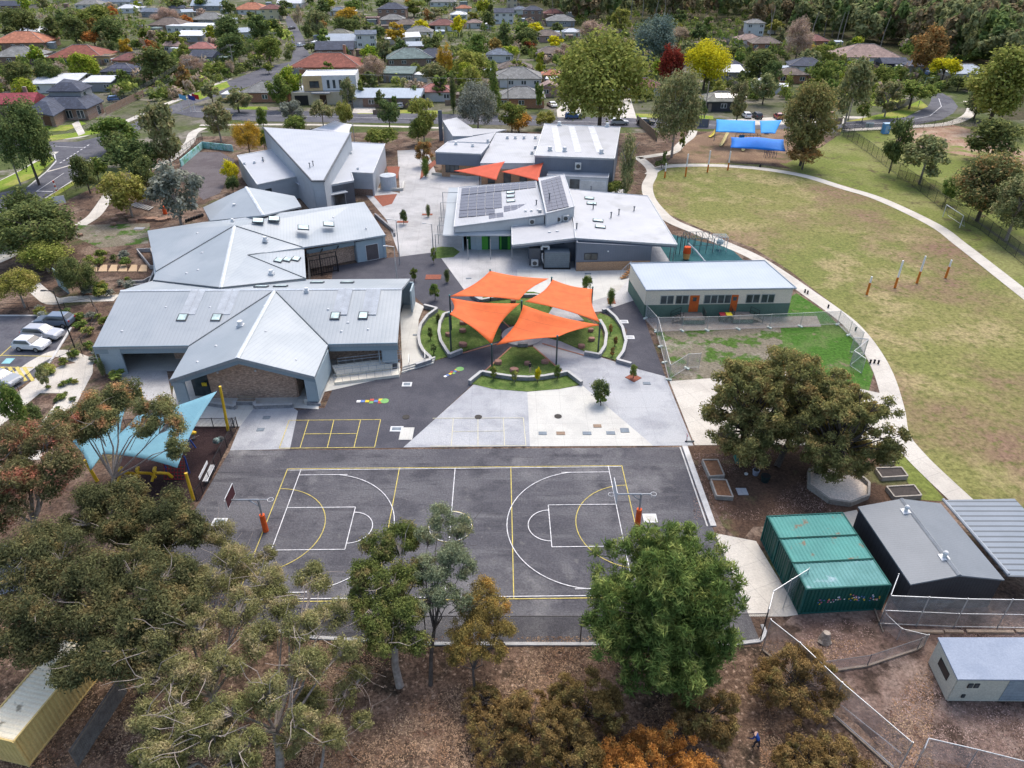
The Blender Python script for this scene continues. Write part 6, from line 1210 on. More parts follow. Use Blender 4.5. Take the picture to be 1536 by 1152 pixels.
place_car('suv',BLc,175,152,.5,'dark blue covered car beside the corner house fence'); place_car('sedan',BKc,438,44,1.2,'dark car parked at the top of the far side street'); place_car('hatch',WHc,451,70,1.2,'white car parked on the far side street'); place_car('hatch',WHc,155,94,1.5,'white car in the open garage of the yellow brick house')
for k,a in enumerate(((1384,108,SIc),(1392,113,BLc),(1402,108,BKc),(1412,112,WHc),)): place_car('hatch',a[2],a[0],a[1],.4+k*.3,['silver','blue','black','white'][k]+' car in the row by the yellow crowned tree')
# people
def person(p,h,parts,label,pose='stand',face=0,jacket=None,legs=None,hair=(.02,.015,.012)):
    r=thing('person',label,'person',p,face); s=h/1.7
    J={'pelvis':(0,0,.92),'chest':(0,.02,1.28),'neck':(0,.02,1.45),'head':(0,.0,1.56),'crown':(0,0,1.66)}
    if pose=='bend': J.update(chest=(0,-.25,1.18),neck=(0,-.38,1.28),head=(0,-.48,1.33),crown=(0,-.55,1.38))
    v=[];e=[];rad=[]
    def add(c,r_,par=None):
        v.append(tuple(x*s for x in c)); rad.append(r_*s)
        if par is not None: e.append((par,len(v)-1))
        return len(v)-1
    pe=add(J['pelvis'],.14); ch=add(J['chest'],.165,pe); ne=add(J['neck'],.065,ch); he=add(J['head'],.10,ne); cr=add(J['crown'],.075,he)
    cx,cy,cz=J['chest']
    for sg in (-1,1):
        st=.12 if pose!='walk' else .1; yk=(-.12*sg if pose!='stand' else 0)
        hp=add((.09*sg,0,.86),.10,pe); kn=add((.10*sg,-.04+yk,.48),.068,hp); an_=add((.10*sg,.02+yk*1.2,.09),.045,kn); add((.11*sg,-.13+yk*1.2,.04),.04,an_)
        sh=add((cx+.18*sg,cy,cz+.10),.06,ch); el=add((cx+.25*sg,cy-.06,cz-.18),.042,sh); hd=add((cx+.22*sg,cy-.26,cz-.32),.032,el); pm=add((cx+.22*sg,cy-.32,cz-.37),.03,hd)
        for f in range(4): t1=add((cx+.22*sg+(f-1.5)*.02,cy-.37,cz-.41),.009,pm); add((cx+.22*sg+(f-1.5)*.02,cy-.39,cz-.45+.01*abs(f-1.5)),.008,t1)
        add((cx+.22*sg-.04*sg,cy-.32,cz-.42),.01,pm)
    me=bpy.data.meshes.new('body'); me.from_pydata(v,e,[]); o=bpy.data.objects.new('body',me); COL.objects.link(o); o.parent=r
    sk_=o.modifiers.new('k','SKIN'); 
    for i,x in enumerate(me.skin_vertices[0].data): x.radius=(rad[i],rad[i]*.85)
    me.skin_vertices[0].data[0].use_root=True; o.modifiers.new('s','SUBSURF').levels=1
    # clothes by height along the body: shirt above the waist, trousers below
    m=bpy.data.materials.new('body_skin_and_clothes'); m.use_nodes=True; nt=m.node_tree; b=nt.nodes['Principled BSDF']; tc=nd(nt,'ShaderNodeTexCoord'); sp=nd(nt,'ShaderNodeSeparateXYZ'); nt.links.new(tc.outputs['Object'],sp.inputs[0]); cr_=nd(nt,'ShaderNodeValToRGB'); cr_.color_ramp.interpolation='CONSTANT'
    mr=nd(nt,'ShaderNodeMath',operation='DIVIDE'); nt.links.new(sp.outputs[2],mr.inputs[0]); mr.inputs[1].default_value=1.75*s; nt.links.new(mr.outputs[0],cr_.inputs[0])
    el=cr_.color_ramp.elements; el[0].position=0; el[0].color=(.03,.03,.03,1); el[1].position=.05; el[1].color=(*legs[0],1)
    for pos,c in ((.30,legs[1]),(.52,jacket),(.82 if pose!='bend' else .74,(.42,.26,.19))): x=el.new(pos); x.color=(*c,1)
    nt.links.new(cr_.outputs[0],b.inputs['Base Color']); b.inputs['Roughness'].default_value=.8; me.materials.append(m)
    m2=MB(); hx=J['head']; off=r.location; m2.ell((hx[0]*s+off.x,(hx[1]+.025)*s+off.y,(hx[2]+.045)*s+off.z),(.105*s,.115*s,.11*s)); m2.build('hair',M('hair_%d'%int(hair[0]*1000),hair),r)
    return r
person(G(795,565)+Vector((0,0,.5)),1.4,None,'person in black top and tan trousers standing on the front turf wall','stand',.6,(.012,.012,.016),((.42,.34,.22),(.40,.32,.2)))
person(G(1134,1121),1.55,None,'person in a blue jacket bending among the brown shrubs','bend',-2.2,(.01,.06,.28),((.02,.02,.03),(.02,.025,.04)),(.09,.05,.04))
p=G(1140,251); m=MB(); m.ell(p+Vector((0,0,.3)),(.25,.2,.3)); m.ell(p+Vector((0,-.1,.62)),(.12,.12,.12)); tag(m.build('school_bag',BLK),'small black bag beside the path below the blue sails','bag')
for i,(u,v) in enumerate(((1207,439),(1211,441),(1242,462),(1305,545),(1311,545),(1317,546),(1283,496))):
    p=G(u,v); m=MB(); m.tube(p,p+Vector((0,0,.4)),.12,.1,6); m.ell(p+Vector((0,0,.42)),(.14,.14,.1)) ; tag(m.build('path_bollard',BLK),['upper small dark bollard of a pair beside the oval path','lower small dark bollard of a pair beside the oval path','single dark bollard beside the path above the wire fence','left dark bollard of three across the path','middle dark bollard of three across the path','right dark bollard of three across the path','dark bollard on the path above the stacked panels'][i],'bollard','small dark path bollards')
r=thing('metal_staircase','tan timber stairs with grey rail behind the classroom','stairs',G(938,420)); m=MB(); p=G(940,418)
for i in range(6): m.box(p+Vector((-.5+.3*i,.3*i,.2+.17*i)),(.9,.5,.06),.5)
m.build('tread',TIMO,r); m=MB(); m.box(p+Vector((1.4,1.6,1.2)),(1.2,1.2,.1)); m.build('landing',TIMO,r); m=MB()
for i in range(5): m.tube(p+Vector((-.9+.4*i,.1+.35*i,.1+.22*i)),p+Vector((-.9+.4*i,.1+.35*i,1.1+.22*i)),.03,.03,4)
m.tube(p+Vector((-.9,.1,1.1)),p+Vector((.7,1.5,2.0)),.035,.035,5); m.build('rail',STEEL,r)
# mulch squares
for i,(u,v,w,d) in enumerate(((604,333,1.9,.9),(641,322,1.8,.8),(596,316,0,0),(950,567,1.3,1.3),(917,452,1.0,1.6),(650,416,2.2,1.6))):
    if not w: continue
    p=G(u,v); m=MB(); m.box((p.x,p.y,.04),(w,d,.06),.7 if i==3 else 0); tag(m.build('tree_square',M('red_mulch',(.25,.075,.04),(.2,.06,.035),3,fine=.3)),kind='structure')
ground('garden_bed_mulch',[(560,294),(596,291),(588,306),(574,310)],MATS['red_mulch'],9); ground('garden_bed_mulch',[(580,250),(600,250),(596,268),(585,270)],MATS['red_mulch'],9)
ground('oval_turf_patch',[(652,372),(662,370),(680,371),(690,378),(680,386),(655,388)],TURF,9); ground('garden_bed_mulch',[(630,270),(655,245),(652,240),(632,255)],MATS['red_mulch'],9)
m=MB(); P=[G(u,v) for u,v in ((563,325),(592,350),(592,355),(580,356))]; 
for i in range(2): m.wall(P[i],P[i+1],0,.6+.01*i,.6+.01*i,.3)
tag(m.build('plaza_wall',M('grey_wall',(.25,.25,.26))),'low grey wall between the second wing and the plaza','wall')
m=MB(); P=[G(u,v) for u,v in ((648,262),(700,268),(760,268))]
for i in range(2): m.wall(P[i],P[i+1],0,.5+.01*i,.5+.01*i,.3)
tag(m.build('plaza_wall',CONW),'low pale wall in front of the tan brick office','wall')
low_wall('plaza_seat_wall',[(582,286),(604,286),(606,275)],.5,'pale L shaped wall beside the water tank',mat=CONW,cap=False)
# ---------- trees
LF={
 'dkg':Mleaf('dark_olive_gum_leaves',(0.096,0.105,0.049),(0.175,0.175,0.077),(0.263,0.201,0.088),hv=.01),
 'lgm':Mleaf('lime_olive_gum_leaves',(0.203,0.239,0.058),(0.348,0.370,0.094),(0.435,0.406,0.131),hv=.0),
 'dk':Mleaf('dark_green_leaves',(.085,.12,.045),(.18,.22,.08),(.25,.27,.09)),
 'gr':Mleaf('mid_green_leaves',(.11,.165,.04),(.22,.28,.07),(.35,.36,.10)),
 'gum':Mleaf('olive_gum_leaves',(.17,.195,.09),(.32,.335,.145),(.45,.38,.19)),
 'brg':Mleaf('bronze_gum_leaves',(0.139,0.151,0.065),(0.283,0.265,0.113),(0.564,0.283,0.151)),
 'lime':Mleaf('lime_leaves',(0.177,0.260,0.029),(0.352,0.394,0.053),(0.539,0.519,0.083)),
 'oli':Mleaf('olive_yellow_leaves',(0.198,0.233,0.051),(0.347,0.358,0.092),(0.486,0.463,0.138)),
 'yel':Mleaf('yellow_leaves',(0.560,0.504,0.022),(0.739,0.650,0.039),(0.426,0.448,0.045),hv=.0),
 'gold':Mleaf('golden_leaves',(0.484,0.308,0.039),(0.605,0.407,0.066),(0.275,0.220,0.055),hv=.01),
 'ora':Mleaf('orange_leaves',(0.463,0.214,0.062),(0.642,0.304,0.071),(0.250,0.179,0.071)),
 'red':Mleaf('red_leaves',(0.203,0.040,0.029),(0.338,0.068,0.040),(0.135,0.054,0.040)),
 'bare':Mleaf('bare_twigs',(0.384,0.295,0.230),(0.589,0.461,0.359),(0.307,0.256,0.129)),
 'sil':Mleaf('silver_leaves',(0.219,0.239,0.190),(0.379,0.379,0.307),(0.160,0.170,0.119)),
 'blue':Mleaf('blue_green_needles',(0.129,0.179,0.142),(0.281,0.347,0.295),(0.090,0.129,0.103)),
 'brn':Mleaf('brown_olive_leaves',(0.264,0.183,0.066),(0.359,0.264,0.094),(0.525,0.264,0.083)),
 'wsp':Mleaf('yellow_olive_gum_leaves',(0.201,0.201,0.079),(0.315,0.298,0.131),(0.438,0.350,0.193),hv=.01),
 'ol2':Mleaf('muted_olive_green_leaves',(0.112,0.160,0.048),(0.192,0.240,0.072),(0.272,0.240,0.096)),
 'sgr':Mleaf('grey_green_gum_leaves',(0.195,0.225,0.128),(0.300,0.330,0.195),(0.240,0.225,0.120)),
 'jol':Mleaf('brownish_olive_gum_leaves',(0.184,0.189,0.072),(0.320,0.296,0.112),(0.384,0.272,0.112),hv=.0),
 'bsh':Mleaf('olive_brown_shrub_leaves',(.23,.155,.06),(.32,.22,.09),(.25,.215,.08),hv=.01),
 'pin':Mleaf('fresh_green_needles',(.095,.15,.042),(.18,.245,.068),(.33,.36,.11),hv=.0,vv=.42),
}
BK={'p':M('pale_bark',(.36,.31,.27),(.24,.20,.17),3,world=False),'d':M('dark_bark',(.07,.055,.045),(.11,.09,.075),3,world=False)}
def fastmesh(name,V,nq):
    me=bpy.data.meshes.new(name); n=len(V); me.vertices.add(n); me.vertices.foreach_set('co',V.astype(np.float32).ravel()); me.loops.add(n); me.loops.foreach_set('vertex_index',np.arange(n,dtype=np.int32)); me.polygons.add(nq); me.polygons.foreach_set('loop_start',np.arange(0,n,4,dtype=np.int32)); 
    me.polygons.foreach_set('loop_total',np.full(nq,4,dtype=np.int32)); me.update(calc_edges=True); return me
def leaves(rg,C,Rr,n,size,asp=.45,out=.55,flat=1.0,droop=0.0,shell=.45,radial=0):
    """diamond leaf sprays scattered through clumps C (k,3) radii Rr (k,) -> vertices"""
    C=np.asarray(C,float); Rr=np.asarray(Rr,float); w=Rr**2; w/=w.sum(); k=rg.choice(len(C),n,p=w)
    d=rg.normal(size=(n,3)); d/=np.linalg.norm(d,axis=1)[:,None]; rad=(shell+(1-shell)*rg.random(n)**.6)*(1+.2*rg.normal(size=n)); p=C[k]+d*(Rr[k]*rad)[:,None]*np.array([1,1,flat])
    nr=d*out+rg.normal(size=(n,3))*(1-out)*.7; nr[:,2]+=.25; nr/=np.linalg.norm(nr,axis=1)[:,None]
    a=np.cross(nr,rg.normal(size=(n,3))); a[:,2]-=droop; a=a*(1-radial)+(d+np.array([0,0,.8]))*radial*2; a-=nr*(a*nr).sum(1)[:,None]; a/=np.linalg.norm(a,axis=1)[:,None]; b=np.cross(nr,a); s=size*(.6+.8*rg.random(n))[:,None]
    V=np.stack([p+a*s,p+b*s*asp,p-a*s,p-b*s*asp],1).reshape(-1,3); return V
def clumps(shape,rg,k):
    C=[];Q=[]
    if shape=='round':
        for i in range(k):
            z=rg.uniform(-.75,1); t=rg.uniform(0,6.283); q=math.sqrt(max(0,1-z*z)); f=.66; f=rg.uniform(.55,.78); C.append((q*math.cos(t)*f,q*math.sin(t)*f,z*f)); Q.append(rg.uniform(.18,.36))
        C.append((0,0,0)); Q.append(.6)
    elif shape=='gum':
        for i in range(k):
            z=rg.uniform(-.88,.95); t=rg.uniform(0,6.283); q=math.sqrt(max(0,1-z*z))*rg.uniform(.35,1); f=.74; C.append((q*math.cos(t)*f,q*math.sin(t)*f,z*f)); Q.append(rg.uniform(.15,.31))
    elif shape=='flat':
        for i in range(k):
            t=rg.uniform(0,6.283); q=math.sqrt(rg.random()); C.append((q*math.cos(t)*.75,q*math.sin(t)*.75,.45-.5*q*q+rg.uniform(-.25,.15))); Q.append(rg.uniform(.2,.32))
    elif shape=='cone':
        for i in range(k):
            z=-1+2*(i/k)**1.1; rr=(1-z)/2; t=i*2.4; C.append((rr*.62*math.cos(t),rr*.62*math.sin(t),z*.88)); Q.append(.14+.3*rr)
    elif shape=='col':
        for i in range(k): z=-1+2*i/k; C.append((rg.uniform(-.25,.25),rg.uniform(-.25,.25),z*.85)); Q.append(.62*(1-.35*abs(z)))
    return np.array(C),np.array(Q)
LV={'f':(620,.14,16),'m':(3600,.062,34),'n':(12000,.036,60)}
PROTO={}
def crown_mesh(shape,lv,var):
    key=(shape,lv,var)
    if key in PROTO: return PROTO[key]
    rg=np.random.default_rng(hash((shape,lv))%9999 if False else (len(shape)*100+ord(lv)*7+var*13+ord(shape[0]))); n,s,k=LV[lv]
    if shape=='bare':
        C,Q=clumps('round',rg,k); V=leaves(rg,C,Q,n*2,s*1.7,.07,.2,1,0,.1)
    elif shape=='twig':
        C,Q=clumps('gum',rg,k); V=leaves(rg,C,Q,n,s,.4)
    else:
        C,Q=clumps(shape,rg,k if shape in('round','gum','flat') else max(8,int(k*.8))); V=leaves(rg,C,Q,n,s,.6)
    me=fastmesh('crown_'+shape+'_'+lv,V,len(V)//4); me.materials.append(LF['dk']); PROTO[key]=me; return me
def trunk_mesh(kind):
    key=('trunk',kind)
    if key in PROTO: return PROTO[key]
    m=MB(); rg=random.Random(kind)
    m.path([Vector((0,0,0)),Vector((.02,.01,.35)),Vector((.0,-.02,.62))],[.055,.042,.03],6)
    for i in range(5):
        t=i*1.26+kind; z0=.32+.06*i; m.path([Vector((.01,0,z0)),Vector((.22*math.cos(t),.22*math.sin(t),z0+.2)),Vector((.5*math.cos(t),.5*math.sin(t),z0+.36))],[.03,.02,.008],5)
    me=bpy.data.meshes.new('trunk'); me.from_pydata(m.v,[],m.f); me.materials.append(BK['d']); PROTO[key]=me; return me
KN={'cone':'conifer_tree','col':'cypress_tree','gum':'gum_tree','bare':'bare_tree','flat':'spreading_tree','round':'leafy_tree'}
def mk(mesh,name,parent,mat,loc,scale,rz=0):
    o=bpy.data.objects.new(name,mesh); COL.objects.link(o); o.parent=parent; o.location=loc; o.scale=scale; o.rotation_euler=(0,0,rz); o.material_slots[0].link='OBJECT'; o.material_slots[0].material=mat; return o
TR=random.Random(21); NT=0
def solve(box,h=None,clear=.12):
    u0,v0,u1,v1=box; uc,vc=(u0+u1)/2,(v0+v1)/2; Z=4.0
    for _ in range(12):
        p=G(uc,vc,Z); D=math.hypot(p.y,HC-Z); D3=math.sqrt(p.x**2+D*D); fw=p.y*cc-(Z-HC)*ss; r=(u1-u0)/2*fw/FC; hv=(v1-v0)/2*fw/FC; ph=math.atan2(HC-Z,p.y); q=hv*hv-(r*math.sin(ph))**2
        rz=math.sqrt(q)/math.cos(ph) if q>0 else 0; rz=min(max(rz,r*.55),r*3.5); hh=h or 2*rz/(1-clear); Z=hh-rz
        if h and rz>h*.5: rz=h*.48; Z=h-rz
    return p,r,rz,hh
def tree(box,kind,shape='round',label=None,lv='m',h=None,bark='d',group=None,clear=.12,name=None,cat='tree'):
    global NT; NT+=1
    p,r,rz,hh=solve(box,h,clear); t=thing(name or KN.get(shape,'leafy_tree'),label,cat,(p.x,p.y,0),0,group)
    mk(crown_mesh(shape,lv,NT%4),'crown',t,LF[kind],(0,0,hh-rz),(r,r,rz),TR.uniform(0,6.28)); s=r if shape!='col' else r*2
    mk(trunk_mesh(NT%3),'trunk',t,BK[bark],(0,0,0),(max(s,1.0)*.9,max(s,1.0)*.9,hh*.97),TR.uniform(0,6.28)); return t
def grown(base,h,lean,C,Q,kind,label,n,size,bark='p',asp=.4,tr=.28,name='gum_tree',seed=1,twigs=True,droop=.5,shell=.3,flat=.8,sub=7,cat='tree',fork=.42,radial=0,dead=0,twk=1,core=0):
    """tree with its own limbs: base point, limb ends in C (world), foliage radius Q"""
    rg=np.random.default_rng(seed); base=Vector(base); t=thing(name,label,cat,base); m=MB(); F=base+Vector((lean[0],lean[1],h*fork)); mid=base.lerp(F,.5)+Vector((rg.uniform(-.2,.2),rg.uniform(-.2,.2),0))
    m.path([base,mid,F],[tr,tr*.85,tr*.7],8); CC=[];QQ=[]
    for c,q in zip(C,Q):
        c=Vector(c); a=F.lerp(c,.35)+Vector((rg.uniform(-.4,.4),rg.uniform(-.4,.4),.3)); b=F.lerp(c,.7)+Vector((rg.uniform(-.4,.4),rg.uniform(-.4,.4),.4)); m.path([F,a,b,c],[tr*.42,tr*.28,tr*.16,tr*.06],5)
        for i in range(sub):
            d=rg.normal(size=3); d/=np.linalg.norm(d); e=c+Vector(d)*q*.62; e.z=c.z+(e.z-c.z)*flat; CC.append(tuple(e)); QQ.append(q*rg.uniform(.26,.5))
            if twigs: m.path([b.lerp(c,.5),(c+e)/2+Vector((0,0,.1)),e],[tr*.12*twk,tr*.07*twk,tr*.03*twk],4)
    if dead:
        for i in range(dead):
            c=Vector(C[int(rg.integers(len(C)))]); q0=c+Vector((rg.uniform(-.5,.5),rg.uniform(-.9,.2),.2)); P=[F.lerp(c,.55),q0]
            d=Vector((rg.uniform(-1,1),rg.uniform(-1,.6),rg.uniform(.1,.7)))
            for j in range(3): d=(d+Vector((rg.uniform(-.7,.7),rg.uniform(-.7,.7),rg.uniform(-.3,.4)))).normalized(); P.append(P[-1]+d*rg.uniform(.5,1.0))
            m.path(P,[tr*.16,tr*.12,tr*.09,tr*.06,.01][:len(P)],4)
    if core:
        cm=np.mean(np.array([tuple(c) for c in C]),0); sd=np.std(np.array([tuple(c) for c in C]),0)
        for i in range(core): e=cm+rg.normal(size=3)*sd*.62; CC.append(tuple(e)); QQ.append(rg.uniform(.8,1.3))
    m.build('trunk',BK[bark] if isinstance(bark,str) else bark,t)
    V=leaves(rg,np.array(CC),np.array(QQ),n,size,asp,.5,flat,droop,shell,radial)-np.array(base); me=fastmesh('crown',V,len(V)//4); me.materials.append(LF[kind]); o=bpy.data.objects.new('crown',me); COL.objects.link(o); o.parent=t; return t
def blob(box,h,kind,label,n,size,k=16,seed=1,bark='d',q=(.22,.36),shape='gum',base=None,**kw):
    """large near tree filling a crown box"""
    p,r,rz,hh=solve(box,h); rg=np.random.default_rng(seed); C,Q=clumps(shape,rg,k); c0=np.array([p.x,p.y,hh-rz]); C=c0+C*np.array([r,r,rz])*1.12; Q=rg.uniform(*q,size=len(C))*r; bs=base or (p.x+rg.uniform(-.3,.3),p.y+rg.uniform(-.3,.3),0)
    return grown(bs,hh,(c0[0]-bs[0],c0[1]-bs[1]),C,Q,kind,label,n,size,bark,seed=seed,**kw)
W_=lambda u,v,z:tuple(G(u,v,z))
# foreground
def pxtree(base,h,cl,kind,label,n,size,seed,**kw):
    b=G(*base); C=[W_(u,v,z) for u,v,z,q in cl]; w_=kind=='wsp'; Q=[q*(1.22 if w_ else 1.36) for *_,q in cl]; n=int(n*(2.7 if w_ else 3.6)); size*=.72; kw.setdefault('asp',.26 if w_ else .36); kw.setdefault('twk',2.4 if w_ else 1.3); kw.setdefault('sub',14); kw.setdefault('dead',0 if kind=='gr' else (26 if kind=='wsp' else 6)); c=np.mean(np.array(C),0); return grown(b,h,((c[0]-b.x)*.35,(c[1]-b.y)*.35),C,Q,kind,label,n,size,seed=seed,**kw)
pxtree((175,800),9.5,[(160,600,9.5,1.35),(185,588,9.8,1.2),(150,630,9,1.1),(105,622,8.6,1.3),(128,650,8,.9),(232,612,9.4,1.25),(250,640,8.8,1.1),(262,672,8,.8),(215,640,9,.9)],'brg','slender pale trunked gum with bronze crown in front of the pale blue sails',15000,.13,3,tr=.22,fork=.5)
pxtree((60,860),9,[(30,665,8.5,1.6),(70,655,9,1.4),(20,720,7.5,1.6),(95,690,8.2,1.3),(60,720,7,1.5),(110,640,8.5,1.0),(-10,760,6,1.8)],'brg','bronze and green gum crown at the left edge beside the playground',17000,.14,4)
pxtree((235,905),8,[(150,740,6.5,1.4),(200,745,6.8,1.4),(245,760,6.8,1.3),(270,790,6.2,1.2),(180,790,6,1.4),(120,780,6,1.3),(230,820,5.5,1.3),(290,800,5.5,1.0)],'dkg','dark bushy gum directly below the dark playground softfall',18000,.14,5)
pxtree((120,985),9.5,[(40,820,8,1.6),(90,830,8.5,1.5),(30,890,7.2,1.6),(80,900,7.6,1.6),(140,860,8,1.5),(150,930,7,1.5),(60,960,6,1.3),(20,960,6,1.3),(180,900,7.2,1.3)],'dkg','dark broad gum above the beige shipping container',22000,.13,6)
pxtree((215,1035),9,[(200,850,8,1.4),(250,860,8,1.4),(270,910,7.6,1.3),(220,920,7.6,1.4),(150,985,6.4,1.2),(190,985,6.6,1.2),(240,970,6.6,1.2),(110,1000,6,1.0),(285,860,7,.9)],'dkg','dense dark gum overhanging the right end of the beige container',20000,.13,7)
pxtree((330,1130),8,[(260,900,7,1.2),(310,870,7,1.2),(350,840,6.6,1.2),(240,960,7,1.1),(300,940,7,1.2),(360,910,7,1.2),(400,870,6.4,1.1),(270,1010,6.6,1.1),(330,1000,6.6,1.2),(230,1020,6,.9),(390,960,6.6,1.1)],'wsp','wispy yellow olive gum with pale tangled limbs left of the court fence',22000,.12,8)
pxtree((420,1170),7.5,[(420,900,6.4,1.1),(470,870,6,1.1),(450,940,6.4,1.1),(500,920,6,1.0),(340,1070,6.2,1.1),(400,1040,6.2,1.1),(460,1000,6,1.1),(520,970,5.6,.9),(290,1090,6,1.0),(370,1120,5.6,1.0),(450,1080,5.4,.9),(260,1130,5.5,.9)],'wsp','wispy yellow olive gum in the bottom left foreground with bare pale twigs',22000,.12,9)
pxtree((275,1210),7,[(225,1075,6,1.0),(270,1060,6,1.1),(320,1100,5.8,1.1),(250,1130,5.6,1.1),(215,1140,5.2,.8),(350,1150,5,1.0)],'wsp','low wispy gum at the bottom edge right of the paling fence',12000,.12,51)
pxtree((480,1160),4,[(470,1050,3.4,.9),(520,1040,3.2,.8),(440,1110,3.2,.9),(500,1100,3,.9),(545,1080,2.8,.6),(540,1010,3.4,.7)],'wsp','low twiggy yellow olive sapling growth on the leaf litter',9000,.11,52,tr=.1)
pxtree((360,850),5,[(330,800,4,1.0),(350,830,3.8,.9),(380,850,3.4,.9),(345,870,3,.9),(400,830,3.2,.7)],'wsp','small yellow green gum in front of the left court post',7000,.11,10,tr=.12)
pxtree((600,1030),7,[(570,820,6.5,1.0),(600,810,6.8,1.1),(545,860,6,1.0),(590,870,6.2,1.1),(620,860,6,.9),(560,920,5.4,1.1),(610,920,5.4,1.0),(580,960,4.6,1.0),(540,900,5.2,.8),(620,960,4.5,.8)],'ol2','mid green bushy gum left of the slim grey gum at the court fence',17000,.12,11)
pxtree((646,1028),8.5,[(660,775,8,.8),(690,790,7.8,.8),(645,800,7.5,.8),(680,830,7.2,.9),(655,850,6.8,.9),(695,850,6.6,.8),(635,850,6.8,.7),(665,890,6,.8),(690,900,5.6,.7),(640,900,5.8,.7)],'sgr','slim grey green gum with dark straight trunk at the court fence',9000,.10,12,bark='d',tr=.15,shell=.2)
pxtree((706,1060),5.5,[(725,885,5,.75),(705,910,4.8,.8),(745,910,4.6,.8),(720,940,4.2,.9),(755,945,4,.7),(690,945,4,.8),(700,975,3.4,.8),(740,975,3.4,.7),(680,980,3.2,.7)],'brn','rust brown small tree right of the slim grey gum',11000,.09,13,bark='d',tr=.1,name='leafy_tree')
blob((858,742,1136,1085),12.5,'pin','large fresh green needle tree in front of the right court corner',105000,.2,k=150,seed=14,q=(.13,.27),shape='gum',tr=.13,twigs=False,core=60,asp=.16,name='she_oak_tree',sub=4,droop=0,radial=.8)
for i,(bx,h,kd,lb,n) in enumerate((((740,985,860,1190),3.6,'bsh','left brown olive shrub mass at the bottom centre',12000),((820,960,940,1160),4.0,'bsh','brown olive shrub below the left side of the fresh green tree',13000),((905,1062,1065,1250),3.6,'ora','round orange brown shrub at the bottom edge below the fresh green tree',14000),((1005,1000,1118,1130),3.6,'bsh','brown olive shrub around the person in the blue jacket',14000),((1130,955,1262,1085),3.6,'bsh','brown olive shrub beside the galvanised fence',13000),((1190,1090,1320,1240),2.4,'bsh','lowest brown shrub at the bottom right beside the fence',8000),((690,1010,760,1100),1.6,'bsh','small low brown shrub on the leaf litter',3000),((785,1085,935,1250),2.8,'bsh','brown shrub touching the bottom edge left of the orange shrub',9000),((1158,1075,1262,1230),2.6,'bsh','brown shrub at the bottom edge below the person in blue',9000),((690,1040,800,1170),1.8,'bsh','sparse low brown shrub in the leaf litter at bottom centre',3000))):
    blob(bx,h,kd,lb,int(n*3.0),.065,k=44,seed=30+i,q=(.2,.38),shape='round',tr=.08,name='shrub',cat='shrub',sub=4,twigs=False,fork=.3)
blob((1040,488,1205,740),10.5,'jol','left crown of the big tree clump over the kitchen garden',52000,.13,k=60,seed=41,q=(.2,.34),sub=5,fork=.3,base=tuple(G(1105,690)),tr=.3,bark='d')
blob((1112,480,1295,715),11,'jol','middle crown of the big tree clump over the kitchen garden',56000,.13,k=64,seed=42,q=(.2,.34),sub=5,fork=.3,base=tuple(G(1165,700)),tr=.3,bark='d')
blob((1178,548,1350,745),10.5,'jol','right crown of the big tree clump reaching the oval path',52000,.13,k=60,seed=43,q=(.2,.34),sub=5,fork=.3,base=tuple(G(1225,710)),tr=.3,bark='d')
